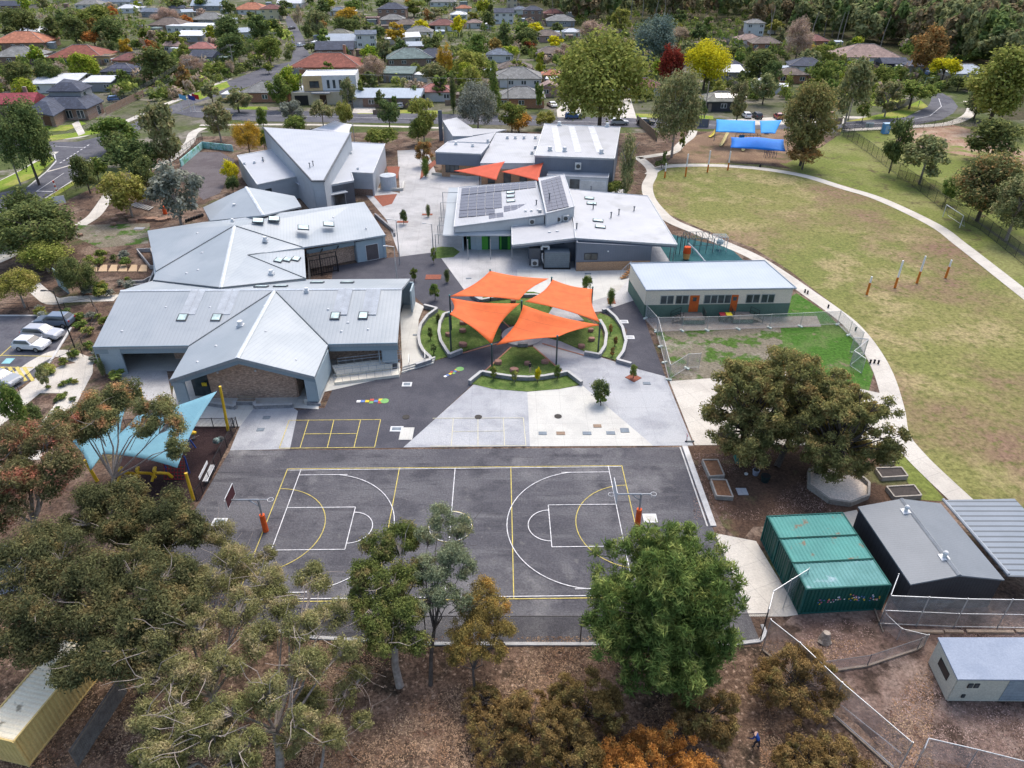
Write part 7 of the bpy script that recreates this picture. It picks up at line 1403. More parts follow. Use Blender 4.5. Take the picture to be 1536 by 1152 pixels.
# middle distance, specific trees
T_=[
('-10 148 76 262','dk','round','large dark tree overhanging the side street at the left edge','n'),('0 280 62 342','dk','round','dark round tree at the left edge above the car park','m'),('102 231 148 283','dk','round','clipped dark tree with pale trunk beside the side road','m'),
('136 172 206 222','gr','round','bright green tree at the street corner','m'),('150 205 243 262','dk','round','wide dark tree below the street corner tree','m'),('150 252 224 318','oli','round','yellow tipped tree with pale forked trunk in the school garden','m'),('213 243 305 330','sil','gum','grey green gum over the orange drum','m'),('205 150 282 246','gum','gum','tall olive gum beside the flagpoles','m'),
('-20 312 120 372','dk','round','wide dark green tree above the entrance path','n'),('-30 318 40 366','lime','round','lime green left end tree above the entrance path','m'),('22 356 104 405','oli','round','lime green tree behind the entrance path','n'),('-10 396 58 458','oli','flat','lime green tree at the left edge above the parked cars','n'),('83 383 144 440','dk','round','round dark bush beside the tall sign panel','n'),
('298 152 352 205','gum','gum','olive gum where the garden walk meets the street','m'),('345 180 395 232','gold','bare','thin golden autumn tree beside the mural wall','m'),('383 194 406 224','gr','round','small green tree at the corner of the wedge roofed building','m'),('329 240 359 272','yel','round','bright yellow shrub in the planter by the plum yard','m'),('336 262 358 286','dk','round','dark green shrub beside the bright yellow shrub','m'),
('382 160 404 190','gr','round','small fresh green tree beside the cross road','m'),('412 150 464 188','sil','gum','pale blue green tree beside the cross road','m'),('462 146 502 186','gum','flat','olive flat topped tree beside the cross road','m'),('502 150 531 188','oli','round','yellow olive round tree behind the wedge roof','m'),('420 174 462 196','gr','round','low green shrub behind the wedge roof','m'),
('563 149 602 188','dk','round','very dark round tree on the cross road verge','m'),('608 140 660 205','oli','gum','yellow topped gum left of the silver tree','m'),('542 187 602 224','gr','flat','wide umbrella tree behind the grey school building','m'),('610 178 642 212','gr','round','small green tree on mulch near the slate entry slab','m'),('618 210 654 245','brn','gum','bronze tree at the top of the plaza','m'),('629 238 647 262','gr','col','narrow green shrub in the plaza garden bed','m'),
('505 116 536 160','gum','gum','slim gum in front of the cream two storey house','m'),('398 112 440 158','gr','gum','green tree hiding the left side of the cream two storey house','m'),
('684 122 748 192','sil','round','large silver grey tree behind the white office roof','n'),('727 90 753 160','gr','cone','tall bright green conifer behind the silver tree','m'),('672 108 686 168','dk','col','narrow dark cypress beside the pink tiled house','m'),('688 98 730 150','oli','round','yellow green tree between cypress and conifer','m'),
('744 152 792 192','gr','round','green shrub behind the school office','m'),('755 172 802 192','ora','round','orange brown shrub behind the school office','m'),('800 165 835 190','oli','round','olive shrub behind the white hall roof','m'),
('826 46 982 188','lgm','round','giant spreading lime olive gum behind the white hall','n'),('974 104 1058 218','gum','round','big dark olive tree beside the playground path','n'),('948 24 1018 96','blue','round','big blue grey conifer beyond the giant gum','n'),('988 66 1030 124','red','round','dark red autumn tree beside the yellow tree','m'),('1021 60 1100 124','yel','round','brilliant yellow tree behind the solar panelled house','n'),
('1168 118 1264 232','jol','gum','olive gum overlapping the bright blue sails','n'),('1180 212 1236 250','brn','flat','low brown shrub at the foot of the olive gum by the sails','m'),
('1248 86 1312 178','gum','gum','tall gum beside the pale timber power pole','m'),('1214 84 1262 130','gr','flat','green tree behind the red walled house','m'),('1308 120 1362 168','gum','gum','olive tree above the street verge fence','m'),('1334 117 1408 156','gr','flat','lime and dark domed tree on the street corner verge','m'),('1393 82 1443 122','yel','flat','bright yellow umbrella shaped tree on the curving street','m'),('1363 40 1428 108','brn','gum','brown tinged tall gum at the forest edge','m'),('1175 28 1224 86','bare','bare','bare grey branching tree below the forest','m'),
('1325 168 1371 248','dk','gum','dark layered tree just behind the boundary fence','m'),('1352 200 1432 268','gum','gum','spreading olive gum behind the boundary fence','m'),('1450 176 1545 236','dk','round','dark tree right of the park light pole','m'),('1424 222 1550 322','brg','gum','large bronze gum above the soccer goal','n'),('1480 262 1580 352','gum','gum','dark gum at the right edge above the boundary fence','n'),('1438 72 1570 178','lgm','gum','large olive gum at the right edge below the forest','n'),('1410 262 1440 300','gr','round','small green bush behind the boundary fence','m'),
('926 205 958 284','gum','col','slim brown green tree beside the white hall','m'),('905 270 942 292','gr','round','low green shrub behind the solar roofed building','m'),('886 565 918 602','dk','round','small round dark tree on the grey slab','m'),('892 588 912 608','gr','flat','low green shrub at the foot of the small round tree','f'),
('992 222 1002 246','gr','gum','sapling beside the fork of the pale oval path','f'),('982 240 1004 250','dk','flat','low dark shrub inside the fork of the pale path','f'),('1018 196 1030 222','gr','gum','small tree beside the playground path','f'),
('597 314 612 334','dk','round','small dark round tree in the left plaza square','m'),('637 307 647 323','gum','col','small slim tree in the right plaza square','m'),('613 400 628 420','gr','gum','sapling on the asphalt left of the round garden','m'),('642 424 662 448','gr','gum','sapling on the asphalt behind the left terrace wall','m'),('664 404 676 422','dk','col','dark sapling beside the plaza edge','m'),('644 370 656 392','gr','gum','sapling in the red mulch patch on the plaza','m'),
('871 412 890 436','gr','round','leafy sapling left of the mulch square by the classroom','m'),('909 432 925 456','gr','col','upright sapling beside the left end of the classroom','m'),('944 545 958 566','gr','round','sapling in the diamond mulch square on the grey slab','m'),
('733 548 748 568','gr','gum','leftmost sapling behind the front turf wall','m'),('765 553 778 572','oli','gum','second sapling from the left in the front turf bed','m'),('801 550 812 572','yel','round','yellow leaved sapling in the front turf bed','m'),('829 546 844 568','gr','gum','rightmost sapling in the front turf bed','m'),
('651 470 662 482','dk','col','top sapling in the left outer turf bed','f'),('640 490 650 508','dk','gum','middle sapling in the left outer turf bed','f'),('645 514 655 530','dk','gum','lower sapling in the left outer turf bed','f'),('912 485 920 500','brn','gum','top sapling in the right outer turf bed','f'),('918 502 928 518','brn','gum','middle sapling in the right outer turf bed','f'),('914 520 924 534','brn','gum','lower sapling in the right outer turf bed','f'),
('145 540 158 562','gum','col','small conical bush against the left end of the blue building','m'),('52 546 76 580','gum','gum','small tree on the path beside the yellow hatching','m'),('160 555 190 568','gr','flat','low green hedge beside the left end wall','f'),
('0 575 40 650','gr','round','green bush at the left edge under the car park','m'),('30 600 62 640','dk','round','dark shrub left of the lower white path','m'),
]
for s,k,sh,lb,lv in T_: tree(tuple(float(x) for x in s.split()),k,sh,lb,lv,bark='p' if k in('oli','sil','gum') else 'd')
# garden shrubs along the car park and wing: look-alikes share one label
SHR=random.Random(8); gp='low shrubs in the mulch beds by the car park and entrance'
for i in range(84):
    if i<44: u,v=SHR.choice([(lerp(60,150,t),lerp(468,480,t)) for t in (0,.2,.4,.6,.8,1)]+[(lerp(118,150,t),lerp(480,545,t)) for t in (.1,.3,.5,.7,.9)]+[(lerp(70,118,t),lerp(556,520,t)) for t in (.1,.4,.7)]); u+=SHR.uniform(-8,8); v+=SHR.uniform(-6,6)
    else: u,v=SHR.uniform(125,205),SHR.uniform(378,440)
    if 392<v<418: continue
    w=SHR.uniform(4.5,11); tree((u-w,v-w*.75,u+w,v+w*.75),SHR.choice(['dk','gr','gr','oli','sil']),'round','low rounded green shrub in the mulch bed beside the car park or entrance path','f',group=gp,name='garden_shrub',cat='shrub')
for i in range(12):
    u,v=SHR.uniform(70,112),SHR.uniform(570,612); w=SHR.uniform(4,7); tree((u-w,v-w*.7,u+w,v+w*.7),SHR.choice(['dk','gr','oli']),'round','low green shrub in the triangular bed between the two white paths','f',group='low shrubs between the white paths',name='garden_shrub',cat='shrub')

# loose leaves on the ground under the trees
def litter(name,label,mat,seed,polys,n,size):
    rg=np.random.default_rng(seed); P=[]
    for pl_,w in polys:
        k=0
        while k<int(n*w):
            us=[q[0] for q in pl_]; vs=[q[1] for q in pl_]; u=rg.uniform(min(us),max(us)); v=rg.uniform(min(vs),max(vs))
            p=G(u,v)
            if noiseg(p.x*.35,p.y*.35)+rg.uniform(-.5,.5)>0: P.append((p.x,p.y,.035)); k+=1
    P=np.array(P); m_=len(P); a=rg.normal(size=(m_,3)); a[:,2]*=.3; a/=np.linalg.norm(a,axis=1)[:,None]; b=np.cross(a,np.array([0,0,1.0])+rg.normal(size=(m_,3))*.3); b/=np.linalg.norm(b,axis=1)[:,None]; s_=size*(.5+rg.random(m_))[:,None]; V=np.stack([P+a*s_,P+b*s_*.5,P-a*s_,P-b*s_*.5],1).reshape(-1,3); c=V.mean(0); c[2]=0
    me=fastmesh(name,V-c,m_); me.materials.append(mat); o=bpy.data.objects.new(name,me); COL.objects.link(o); o.location=c; tag(o,label,'leaf litter',None,'stuff')
def noiseg(x,y): return math.sin(x*1.3+2.1*math.sin(y*.9))+math.sin(y*1.7+1.3*math.sin(x*1.1))+.3
LL=Mleaf('fallen_leaves',(.27,.17,.10),(.38,.28,.18),(.15,.085,.055),vv=.5,trans=.05)
litter('leaf_litter','fallen brown and pinkish leaves on the ground under the near trees',LL,3,[([(380,955),(1000,1170)],.55),([(0,880),(390,1170)],.3),([(1140,960),(1400,1160)],.15)],42000,.06)
litter('leaf_litter','scattered bark and leaves on the bare soil around the cream cabin',Mleaf('bark_flakes',(.34,.26,.21),(.24,.17,.13),(.10,.07,.05),vv=.5,trans=.0),4,[([(1200,930),(1560,1160)],.7),([(1040,680),(1260,780)],.3)],14000,.05)
# ---------- houses of the suburb
def tile(nm,c): return M('tiles_'+nm,c,tuple(x*.72 for x in c),.5,tuple(min(1,x*1.25) for x in c),.9,.5,.65,stripe=(0,0,1,.22,.18,.75),fine=.2,finescale=3,rough=.85)
RT={'ter':tile('terracotta',(.42,.17,.10)),'red':tile('red_brown',(.25,.085,.06)),'mar':tile('maroon',(.20,.085,.075)),'pnk':tile('pink_grey',(.30,.21,.18)),'gry':tile('grey',(.22,.22,.21)),'brn':tile('brown',(.17,.135,.115)),'oli':tile('olive_grey',(.20,.20,.165)),'nav':tile('slate_navy',(.065,.075,.105)),'sla':tile('slate_blue',(.16,.19,.235)),'grn':tile('grey_green',(.15,.20,.19)),
'wht':M('white_sheet_roof',(.62,.64,.66),(.52,.54,.56),.5,rough=.5,stripe=(1,0,0,.8,.08,.85)),'blu':M('blue_grey_sheet_roof',(.34,.40,.46),(.29,.34,.40),.5,rough=.5,stripe=(1,0,0,.8,.08,.85)),'mag':tile('magenta_red',(.30,.06,.075)),'pks':tile('pinkish_red',(.36,.15,.13))}
WT={'cr':M('cream_render',(.52,.45,.33),(.47,.41,.3),1),'wh':M('white_weatherboard',(.62,.62,.60),(.56,.56,.55),1,stripe=(0,0,1,.25,.1,.85)),'or':BR3,'br':BR4,'ye':Mbrick('yellow_brick',(.50,.33,.13),(.44,.28,.10)),'gr':M('grey_render',(.27,.28,.29),(.24,.25,.26),1),'pk':M('pink_render',(.42,.28,.24)),'dk':M('dark_render',(.06,.06,.065))}
FENC=M('timber_paling',(.20,.14,.10),(.26,.19,.14),2)
HB=[]
def house(u,v,wpx,kind,rc,wc,rot,s,depth=.75,hw=2.7,rise=None,solar=0,chim=0,store=1):
    """u,v: foot of the front wall; wpx: roof width in the survey photo"""
    p=G(u,v); fw=p.y*cc+HC*ss; W=wpx*1.1*fw/FC; D=min(max(W*depth,6),16); a=R(rot); ca,sa=math.cos(a),math.sin(a); c=Vector((p.x-sa*D/2*0,p.y+D/2,0))
    t=thing({'hip':'hip_roof_house','gab':'gable_roof_house','flt':'flat_roof_house','ske':'sheet_roof_house'}[kind],s,'house',c,0); RC,WC=RT[rc],WT[wc]; H=hw*store; Wd=lambda x,y,z:c+Vector((ca*x-sa*y,sa*x+ca*y,z)); e=.55; w2,d2=W/2-e,D/2-e; rise=rise or min(W,D)*.22
    def ring(w,d): return [(-w,-d),(w,-d),(w,d),(-w,d)]
    m=MB(); q=ring(w2,d2)
    for i in range(4): m.wall(Wd(*q[i],0),Wd(*q[(i+1)%4],0),0,H+(.05 if kind!='flt' else .5),H+(.05 if kind!='flt' else .5),.2)
    m.build('wall',WC,t); m=MB(); o=ring(W/2,D/2); v0=[Wd(x,y,H) for x,y in o]; th=.18
    if kind=='flt': m.prism([Wd(x*.97,y*.97,H+.35) for x,y in o],.25)
    elif kind=='ske': m.prism([Wd(-W/2,-D/2,H+.1),Wd(W/2,-D/2,H+.1),Wd(W/2,D/2,H+.1+rise*.6),Wd(-W/2,D/2,H+.1+rise*.6)],th)
    else:
        lo=[x-Vector((0,0,th)) for x in v0]
        if W>=D: i_=D/2 if kind=='hip' else 0; r0,r1=Wd(-W/2+i_,0,H+rise),Wd(W/2-i_,0,H+rise); fs=[(0,1,9,8),(2,3,8,9),(1,2,9),(3,0,8)]
        else: i_=W/2 if kind=='hip' else 0; r0,r1=Wd(0,-D/2+i_,H+rise),Wd(0,D/2-i_,H+rise); fs=[(0,1,8),(1,2,9,8),(2,3,9),(3,0,8,9)]
        m.v=[tuple(x) for x in v0+lo+[r0,r1]]; m.f=fs+[(0,4,5,1),(1,5,6,2),(2,6,7,3),(3,7,4,0),(7,6,5,4)]
    rf=m.build('roof',RC,t)
    if kind=='hip':
        q=MB(); q.tube(Vector(r0)+Vector((0,0,.05)),Vector(r1)+Vector((0,0,.05)),.14,.14,4)
        for x,rr in ((0,r0),(1,r1 if W>=D else r0),(2,r1),(3,r0 if W>=D else r1)): q.tube(v0[x],Vector(rr)+Vector((0,0,.03)),.11,.11,4)
        q.build('ridge_tiles',M('cap_'+rc,tuple(min(1,c_*1.45) for c_ in RC.node_tree.nodes['Principled BSDF'].inputs['Base Color'].default_value[:3]) if False else (.33,.29,.27)),rf)
    if chim: q=MB(); b=Wd(W*.22,D*.1,0); q.box((b.x,b.y,H+rise*.9),(.9,.7,rise*1.5),a); q.build('chimney',BR3 if chim==1 else BR4,rf)
    # openings on the near side
    n=max(2,int(W/3.6)); gar=(len(HB)%3==0) and W>12
    for st in range(store):
        for i in range(n):
            x=lerp(-w2+1.3,w2-1.3,i/max(n-1,1)); k=(i+len(HB))%4
            A=Wd(x-.8,-d2-.02,0);B=Wd(x+.8,-d2-.02,0)
            if st==0 and gar and i==0: A=Wd(x-1.2,-d2-.02,0);B=Wd(x+1.6,-d2-.02,0); face_box(t,A,B,.02,2.3,DARKF if len(HB)%2 else M('garage_door',(.30,.30,.29),stripe=(0,0,1,.4,.06,.7)),'garage_door',pane=False)
            elif st==0 and k==1: A=Wd(x-.45,-d2-.02,0);B=Wd(x+.45,-d2-.02,0); face_box(t,A,B,.02,2.1,TIMB,'door',pane=False)
            else: face_box(t,A,B,.9+hw*st,2.1+hw*st,WHF,fr=.1,mull=2)
    if solar and kind!='flt':
        q=MB(); 
        for i in range(solar):
            sl=rise/(D/2); y=-D*.3; x=-W*.2+i*1.75; z0=H+sl*(D/2-D*.34)+.1; z1=z0+sl*1.9; q.prism([Wd(x,-D*.34,z0),Wd(x+1.6,-D*.34,z0),Wd(x+1.6,-D*.34+1.9,z1),Wd(x,-D*.34+1.9,z1)],.06)
        q.build('solar_panels',SOLAR,rf)
    HB.append((u,v,wpx,PX(Vector((c.x,c.y,H+rise)))[1],s)); return t
HL=[(25,75,72,'hip','ter','br',6,'orange terracotta roofed house at the left edge',{}),(22,97,62,'hip','gry','br',5,'grey roofed house below the orange terracotta roof',{}),(46,57,38,'hip','wht','wh',-12,'white roofed house with dark panels at upper left',dict(solar=3)),(112,98,74,'hip','red','ye',4,'long red brown tiled house behind the bright green tree',{}),(194,103,46,'hip','mar','or',-8,'maroon hip roofed house near the round dark tree',{}),(156,98,22,'flt','brn','ye',0,'yellow brick garage with dark opening',{}),(178,121,50,'hip','nav','gr',0,'dark slate roofed house with a row of solar panels',dict(solar=5)),
(15,172,62,'gab','mag','br',8,'magenta red roofed house at the left edge',dict(chim=2)),(80,140,60,'ske','wht','wh',5,'white flat sheeted roof behind the corner house',{}),(148,138,40,'ske','wht','gr',0,'white sheeted carport roof behind the corner house',{}),(14,16,32,'gab','nav','br',0,'dark slate gabled house in the top left corner',{}),(132,14,36,'hip','gry','wh',0,'grey roofed house behind the dark trees at upper left',{}),(172,10,44,'gab','sla','wh',0,'blue slate roofed row house at the top left',{}),(190,20,26,'hip','wht','wh',10,'small white hip roofed house at upper left',{}),
(226,26,26,'gab','sla','gr',-5,'blue grey gabled house right of the pale lane',{}),(264,20,20,'gab','nav','wh',15,'small slate roofed house beside the purple bare tree',{}),(279,26,16,'gab','blu','cr',30,'narrow cream house with pale gable',{}),(310,16,44,'gab','blu','gr',0,'long pale blue roofed house at upper left',{}),(375,22,46,'hip','ter','wh',-4,'terracotta hip roofed house at the top beside the dark round tree',{}),(408,30,30,'hip','mar','cr',0,'cream two storey house with brown roof at the top',dict(store=2)),(250,47,48,'hip','brn','br',-4,'brown roofed bungalow behind the white flat roofs',{}),(312,38,46,'hip','gry','gr',4,'grey tiled house above the white flat roofs',{}),
(285,50,64,'flt','wht','wh',-6,'white flat roofed house in the upper left suburb',{}),(284,64,38,'ske','wht','gr',0,'house with long white verandah roof',{}),(262,80,30,'gab','pnk','wh',-20,'pink grey gabled house beside the yellow green tree',{}),(302,84,40,'hip','pks','wh',0,'pinkish tiled house with a brown chimney',dict(chim=2)),(306,97,38,'gab','nav','gr',-14,'navy gabled house above the clipped hedge',{}),(366,58,28,'gab','blu','wh',25,'white gable house right of the two round trees',{}),(434,12,34,'gab','wht','wh',0,'white roofed house at the very top',{}),
(588,30,40,'hip','nav','br',0,'two storey brown brick house with navy hip roof',dict(store=2)),(588,38,34,'hip','gry','pk',4,'grey hip roofed house in front of the navy roofed house',{}),(608,46,34,'hip','brn','gr',0,'brown grey roofed house beside the golden tree',{}),(509,62,34,'hip','oli','gr',0,'olive grey hip roofed house above the pale sheet roof',{}),(512,72,44,'gab','blu','wh',0,'pale grey sheet roofed wing of the white gable house',{}),(549,73,29,'gab','sla','wh',6,'white two storey gable house with narrow windows',dict(store=2,depth=.7)),(500,86,52,'gab','nav','br',6,'low dark slate roofed house beside the white gable house',{}),(488,114,100,'hip','red','or',0,'large red brown tiled house behind the cream two storey house',dict(chim=1)),
(507,24,24,'hip','sla','wh',0,'slate blue roofed house left of the orange autumn tree',{}),(558,36,20,'flt','pnk','pk',0,'small pink walled house with tall pole',{}),(664,47,40,'hip','mar','wh',0,'maroon hip roofed house right of the yellow tree',{}),(628,58,38,'hip','gry','wh',0,'white walled grey hip roofed house behind the golden tree',{}),(612,66,30,'gab','wht','wh',20,'low white roofed house beside the golden tree',{}),(622,80,24,'gab','blu','or',4,'blue grey roofed house with red brick wall',{}),(612,100,64,'hip','grn','br',8,'grey green hip roofed house left of the tall autumn trees',{}),(648,98,52,'hip','nav','br',-4,'charcoal roofed house among the tall autumn trees',{}),(598,124,44,'ske','grn','gr',-4,'grey green skillion carport house',{}),(664,10,36,'hip','gry','wh',0,'grey roofed house at the top beside the tall trees',{}),
(688,30,24,'hip','wht','wh',0,'white hip roofed house near the lime tree',{}),(695,20,22,'hip','ter','wh',0,'small terracotta roofed house at the top centre',{}),(768,12,16,'hip','nav','cr',0,'small navy roofed cream house at the forest edge',dict(store=2)),(780,22,22,'hip','sla','wh',0,'slate roofed house just below the forest edge',{}),(799,32,28,'hip','nav','br',0,'navy roofed brick house above the yellow green tree',dict(store=2)),(756,36,28,'gab','nav','wh',0,'white walled two storey house with navy roof',dict(store=2)),(830,28,28,'hip','mar','pk',0,'purple brown roofed house at the forest edge',{}),(841,40,40,'hip','gry','gr',0,'wide grey roofed house left of the bare brown tree',{}),(821,64,38,'hip','brn','pk',0,'tan hip roofed house left of the giant gum',{}),(857,58,26,'hip','blu','wh',0,'pale blue roofed house left of the giant gum',{}),
(711,43,22,'hip','pnk','wh',0,'pink grey roofed house near the top centre',{}),(750,94,38,'hip','sla','wh',-6,'slate blue roofed house right of the dark conifers',{}),(827,92,42,'hip','brn','dk',-4,'dark brown roofed house behind the bare twiggy tree',{}),(772,116,48,'hip','brn','wh',0,'brown roofed house behind the grey tiled bungalow',{}),(776,132,68,'hip','gry','wh',0,'long grey tiled house above the orange brick bungalow',{}),(782,163,66,'hip','gry','or',0,'orange brick bungalow with grey hip roof on the cross road',{}),(828,126,30,'hip','ter','ye',0,'yellow walled terracotta roofed house beside the giant gum',{}),(824,146,26,'gab','pnk','pk',0,'small pink grey house left of the giant gum',{}),
(398,154,66,'hip','gry','or',0,'grey tiled orange brick house left of the cream house',dict(chim=1)),(580,162,96,'gab','blu','br',-2,'low metal roofed bungalow on the cross road',dict(rise=1.2)),(652,153,50,'hip','pks','wh',0,'pinkish red tiled house with a chimney on the cross road',dict(chim=1)),(965,146,54,'hip','mar','wh',0,'maroon roofed house hidden behind the giant gum',{}),(1085,168,56,'hip','oli','dk',0,'grey olive roofed house with two rows of solar panels',dict(solar=5)),(1092,122,46,'ske','wht','gr',0,'pale striped flat roof behind the solar panelled house',{}),
(1188,126,42,'hip','brn','or',0,'brown roofed house with bright red walls',{}),(1214,112,50,'hip','nav','wh',-10,'navy roofed house with white garage',{}),(1142,142,26,'gab','wht','wh',-20,'small white roofed house behind the parked cars',{}),(1306,98,82,'hip','pnk','wh',-3,'very long pink grey hip roofed house below the forest',{}),(1341,108,36,'gab','nav','dk',0,'black gabled garage beside the long pink grey house',{}),(1456,124,56,'hip','blu','wh',0,'pale blue hip roofed house behind the yellow umbrella tree',{}),(1382,112,40,'hip','nav','gr',0,'dark roofed house beside the row of parked cars',{}),(1101,111,24,'hip','nav','wh',0,'navy roofed house behind the yellow tree',{}),(1150,76,42,'hip','brn','or',0,'brown roofed brick house below the forest centre',{}),(1222,72,40,'hip','mar','or',0,'pinkish roofed house behind the bare grey tree',{}),(1132,54,26,'hip','gry','wh',0,'white two storey house at the forest edge',dict(store=2)),(1125,70,36,'hip','pnk','wh',0,'low pink grey house left of the bare grey tree',{})]
for u,v,w_,kd,rc,wc,ro,s,kw in HL: house(u,v,w_,kd,rc,wc,ro,s,**kw)
# corner two storey house
t=thing('two_storey_house','dark slate two storey corner house with hipped roofs and brown brick walls','house',G(100,178)); z1=3.0
Wl=[(52,168),(84,186),(118,178),(136,181),(172,164)]
def hiproof(root,P,z,rise,ins,mat,th=.2,nm='roof'):
    o=[Vector((p.x,p.y,z)) for p in P]; I=inset(P,ins); i=[Vector((p.x,p.y,z+rise)) for p in I]; m=MB(); n=len(P); m.v=[tuple(x) for x in o+i+[x-Vector((0,0,th)) for x in o]]
    for k in range(n): j=(k+1)%n; m.f+= [(k,j,n+j,n+k),(k,2*n+k,2*n+j,j)]
    m.f+= [tuple(range(n,2*n)),tuple(range(3*n-1,2*n-1,-1))]; return m.build(nm,mat,root)
c0=G(47,180,0);c1=G(86,186,0);c2=G(160,170,0)
P=[G(38,166,3),G(80,174,3),G(98,163,3),G(130,163,3),G(156,151,3),G(140,140,3),G(80,138,3)]; hiproof(t,P,3.0,2.0,3.6,RT['nav']); I=inset(P,.7); m=MB()
for i in range(len(I)): m.wall(I[i],I[(i+1)%len(I)],0,3.0,3.0,.2)
m.build('wall',BR4,t)
for a,b in ((0,.35),(.5,.9)): face_box(t,lerp(I[2],I[3],a+.05),lerp(I[2],I[3],b-.02),.5,2.5,WHF,mull=2)
face_box(t,lerp(I[0],I[1],.1),lerp(I[0],I[1],.35),.8,2.3,WHF,mull=2); face_box(t,lerp(I[3],I[4],.6),lerp(I[3],I[4],.8),.2,2.4,WHF); face_box(t,lerp(I[0],I[1],.55),lerp(I[0],I[1],.85),.1,2.4,M('brown_door',(.13,.06,.03)),'door',pane=False)
P2=[G(69,137,6.3),G(121,137,6.3),G(139,128.5,6.3),G(90,122,6.3)]; hiproof(t,P2,6.3,1.7,3.0,RT['nav']); I=inset(P2,.6); m=MB()
for i in range(4): m.wall(I[i],I[(i+1)%4],3.0,6.3,6.3,.2)
m.build('upper_wall',WT['gr'],t); face_box(t,lerp(I[1],I[2],.2),lerp(I[1],I[2],.45),4.2,5.8,WHF)
HB.append((100,186,125,122,'dark slate two storey corner house'))
# cream modern two storey house
t=thing('modern_house','cream and white two storey house with flat white roof and black garage','house',G(485,156)); 
def blk(root,a,b,dep,h0,h1,mat,nm='wall'):
    A=G(*a);B=G(*b); m=MB(); d=(B-A).normalized(); n=Vector((-d.y,d.x,0)); q=[A,B,B+n*dep,A+n*dep]
    for i in range(4): m.wall(q[i],q[(i+1)%4],h0,h1,h1,.25)
    m.build(nm,mat,root); return q
A0=blk(t,(440,158),(538,156),12,0,3.4,WT['cr']); m=MB(); m.prism([p+Vector((0,0,3.2)) for p in inset(A0,.15)],.2); m.build('lower_roof',RT['wht'],t)
A,B=A0[0],A0[1]; n=(A0[3]-A0[0]).normalized(); q=[lerp(A,B,.18)+n*2,lerp(A,B,.98)+n*2,lerp(A,B,.98)+n*12,lerp(A,B,.18)+n*12]; m=MB()
for i in range(4): m.wall(q[i],q[(i+1)%4],3.4,7.4,7.4,.25)
m.build('upper_wall',WT['wh'],t); m=MB(); m.wall(q[0]-n*.15,lerp(q[0],q[1],.36)-n*.15,3.4,7.3,7.3,.15); m.build('cream_panel',M('warm_cream',(.58,.42,.22)),t); m=MB(); m.prism([p+Vector((0,0,7.2)) for p in inset(q,.15)],.2); m.build('roof',RT['wht'],t)
face_box(t,lerp(q[0],q[1],.12)-n*.1,lerp(q[0],q[1],.3)-n*.1,4.2,6.0,DARKF,mull=2,off=.25)
for a in (.45,.56,.68,.82): face_box(t,lerp(q[0],q[1],a),lerp(q[0],q[1],a+.05),4.0,6.2,DARKF,fr=.05)
face_box(t,lerp(A,B,.04),lerp(A,B,.24),.02,2.6,DARKF,'garage_door',pane=False); face_box(t,lerp(A,B,.42),lerp(A,B,.52),.02,2.6,M('brown_entry',(.09,.05,.03)),'door',pane=False); face_box(t,lerp(A,B,.76),lerp(A,B,.9),.5,2.6,DARKF,mull=2)
m=MB(); p=lerp(A,B,.45)-n*.8; m.box((p.x,p.y,3.3),(5,2,.3)); m.build('porch_canopy',WT['gr'],t)
HB.append((488,158,110,97,'cream two storey house with flat roof'))
# banners on the solar house
for i,(u,v,c,lb) in enumerate(((1061,158,MATS['pale_blue_paint'],'pale blue banner on the front fence of the solar panelled house'),(1068,150,M('red_cloth',(.4,.08,.05)),'red cloth hung at the front of the solar panelled house'))):
    p=G(u,v); m=MB(); m.box((p.x,p.y,1.3),(2.6-1.2*i,.06,1.6)); m.tube((p.x-1,p.y,0),(p.x-1,p.y,.6),.05,.05,4); m.tube((p.x+.5,p.y,0),(p.x+.5,p.y,.6),.05,.05,4); tag(m.build('banner',c),lb,'banner')
def pal(px,lb,h=1.8,mat=None):
    P=[G(u,v) for u,v in px]; r=thing('timber_fence',lb,'fence',P[0]); m=MB()
    for i in range(len(P)-1): m.wall(P[i],P[i+1],0,h,h,.08)
    m.build('palings',mat or M('paling_brown',(.20,.13,.09),(.27,.19,.14),2,stripe=(1,1,0,.3,.15,.7)),r); m=MB()
    for i in range(len(P)-1):
        k=max(1,int((P[i+1]-P[i]).length/3))
        for j in range(k+1): p=P[i].lerp(P[i+1],j/k); m.box((p.x,p.y,h/2+.05),(.14,.14,h+.1))
    m.build('fence_posts',TIMB,r)
pal([(160,172),(205,150),(235,136)],'brown paling fence beside the corner house'); pal([(205,147),(238,140),(272,128)],'cream sheet fence behind the side street footpath',1.8,M('cream_sheet_fence',(.55,.48,.33))); pal([(1323,168),(1345,163),(1362,156),(1370,148)],'curved grey paling fence on the street corner verge',1.6,M('grey_paling_fence',(.24,.21,.18),(.3,.27,.23),2,stripe=(1,1,0,.3,.15,.7))); pal([(1018,190),(1062,191)],'slate blue sheet fence beside the playground path',2.0,CLADG); pal([(955,185),(985,212)],'dark timber screen on the mulch bank beside the hall',2,FENC)
pal([(560,172),(600,172)],'dark driveway gate of the metal roofed bungalow',1.2,FENC); pal([(668,158),(760,158)],'low timber fence before the cypress and conifer',1.4,FENC); pal([(1225,190),(1262,186)],'dark timber fence beside the pale power pole',1.5,FENC)
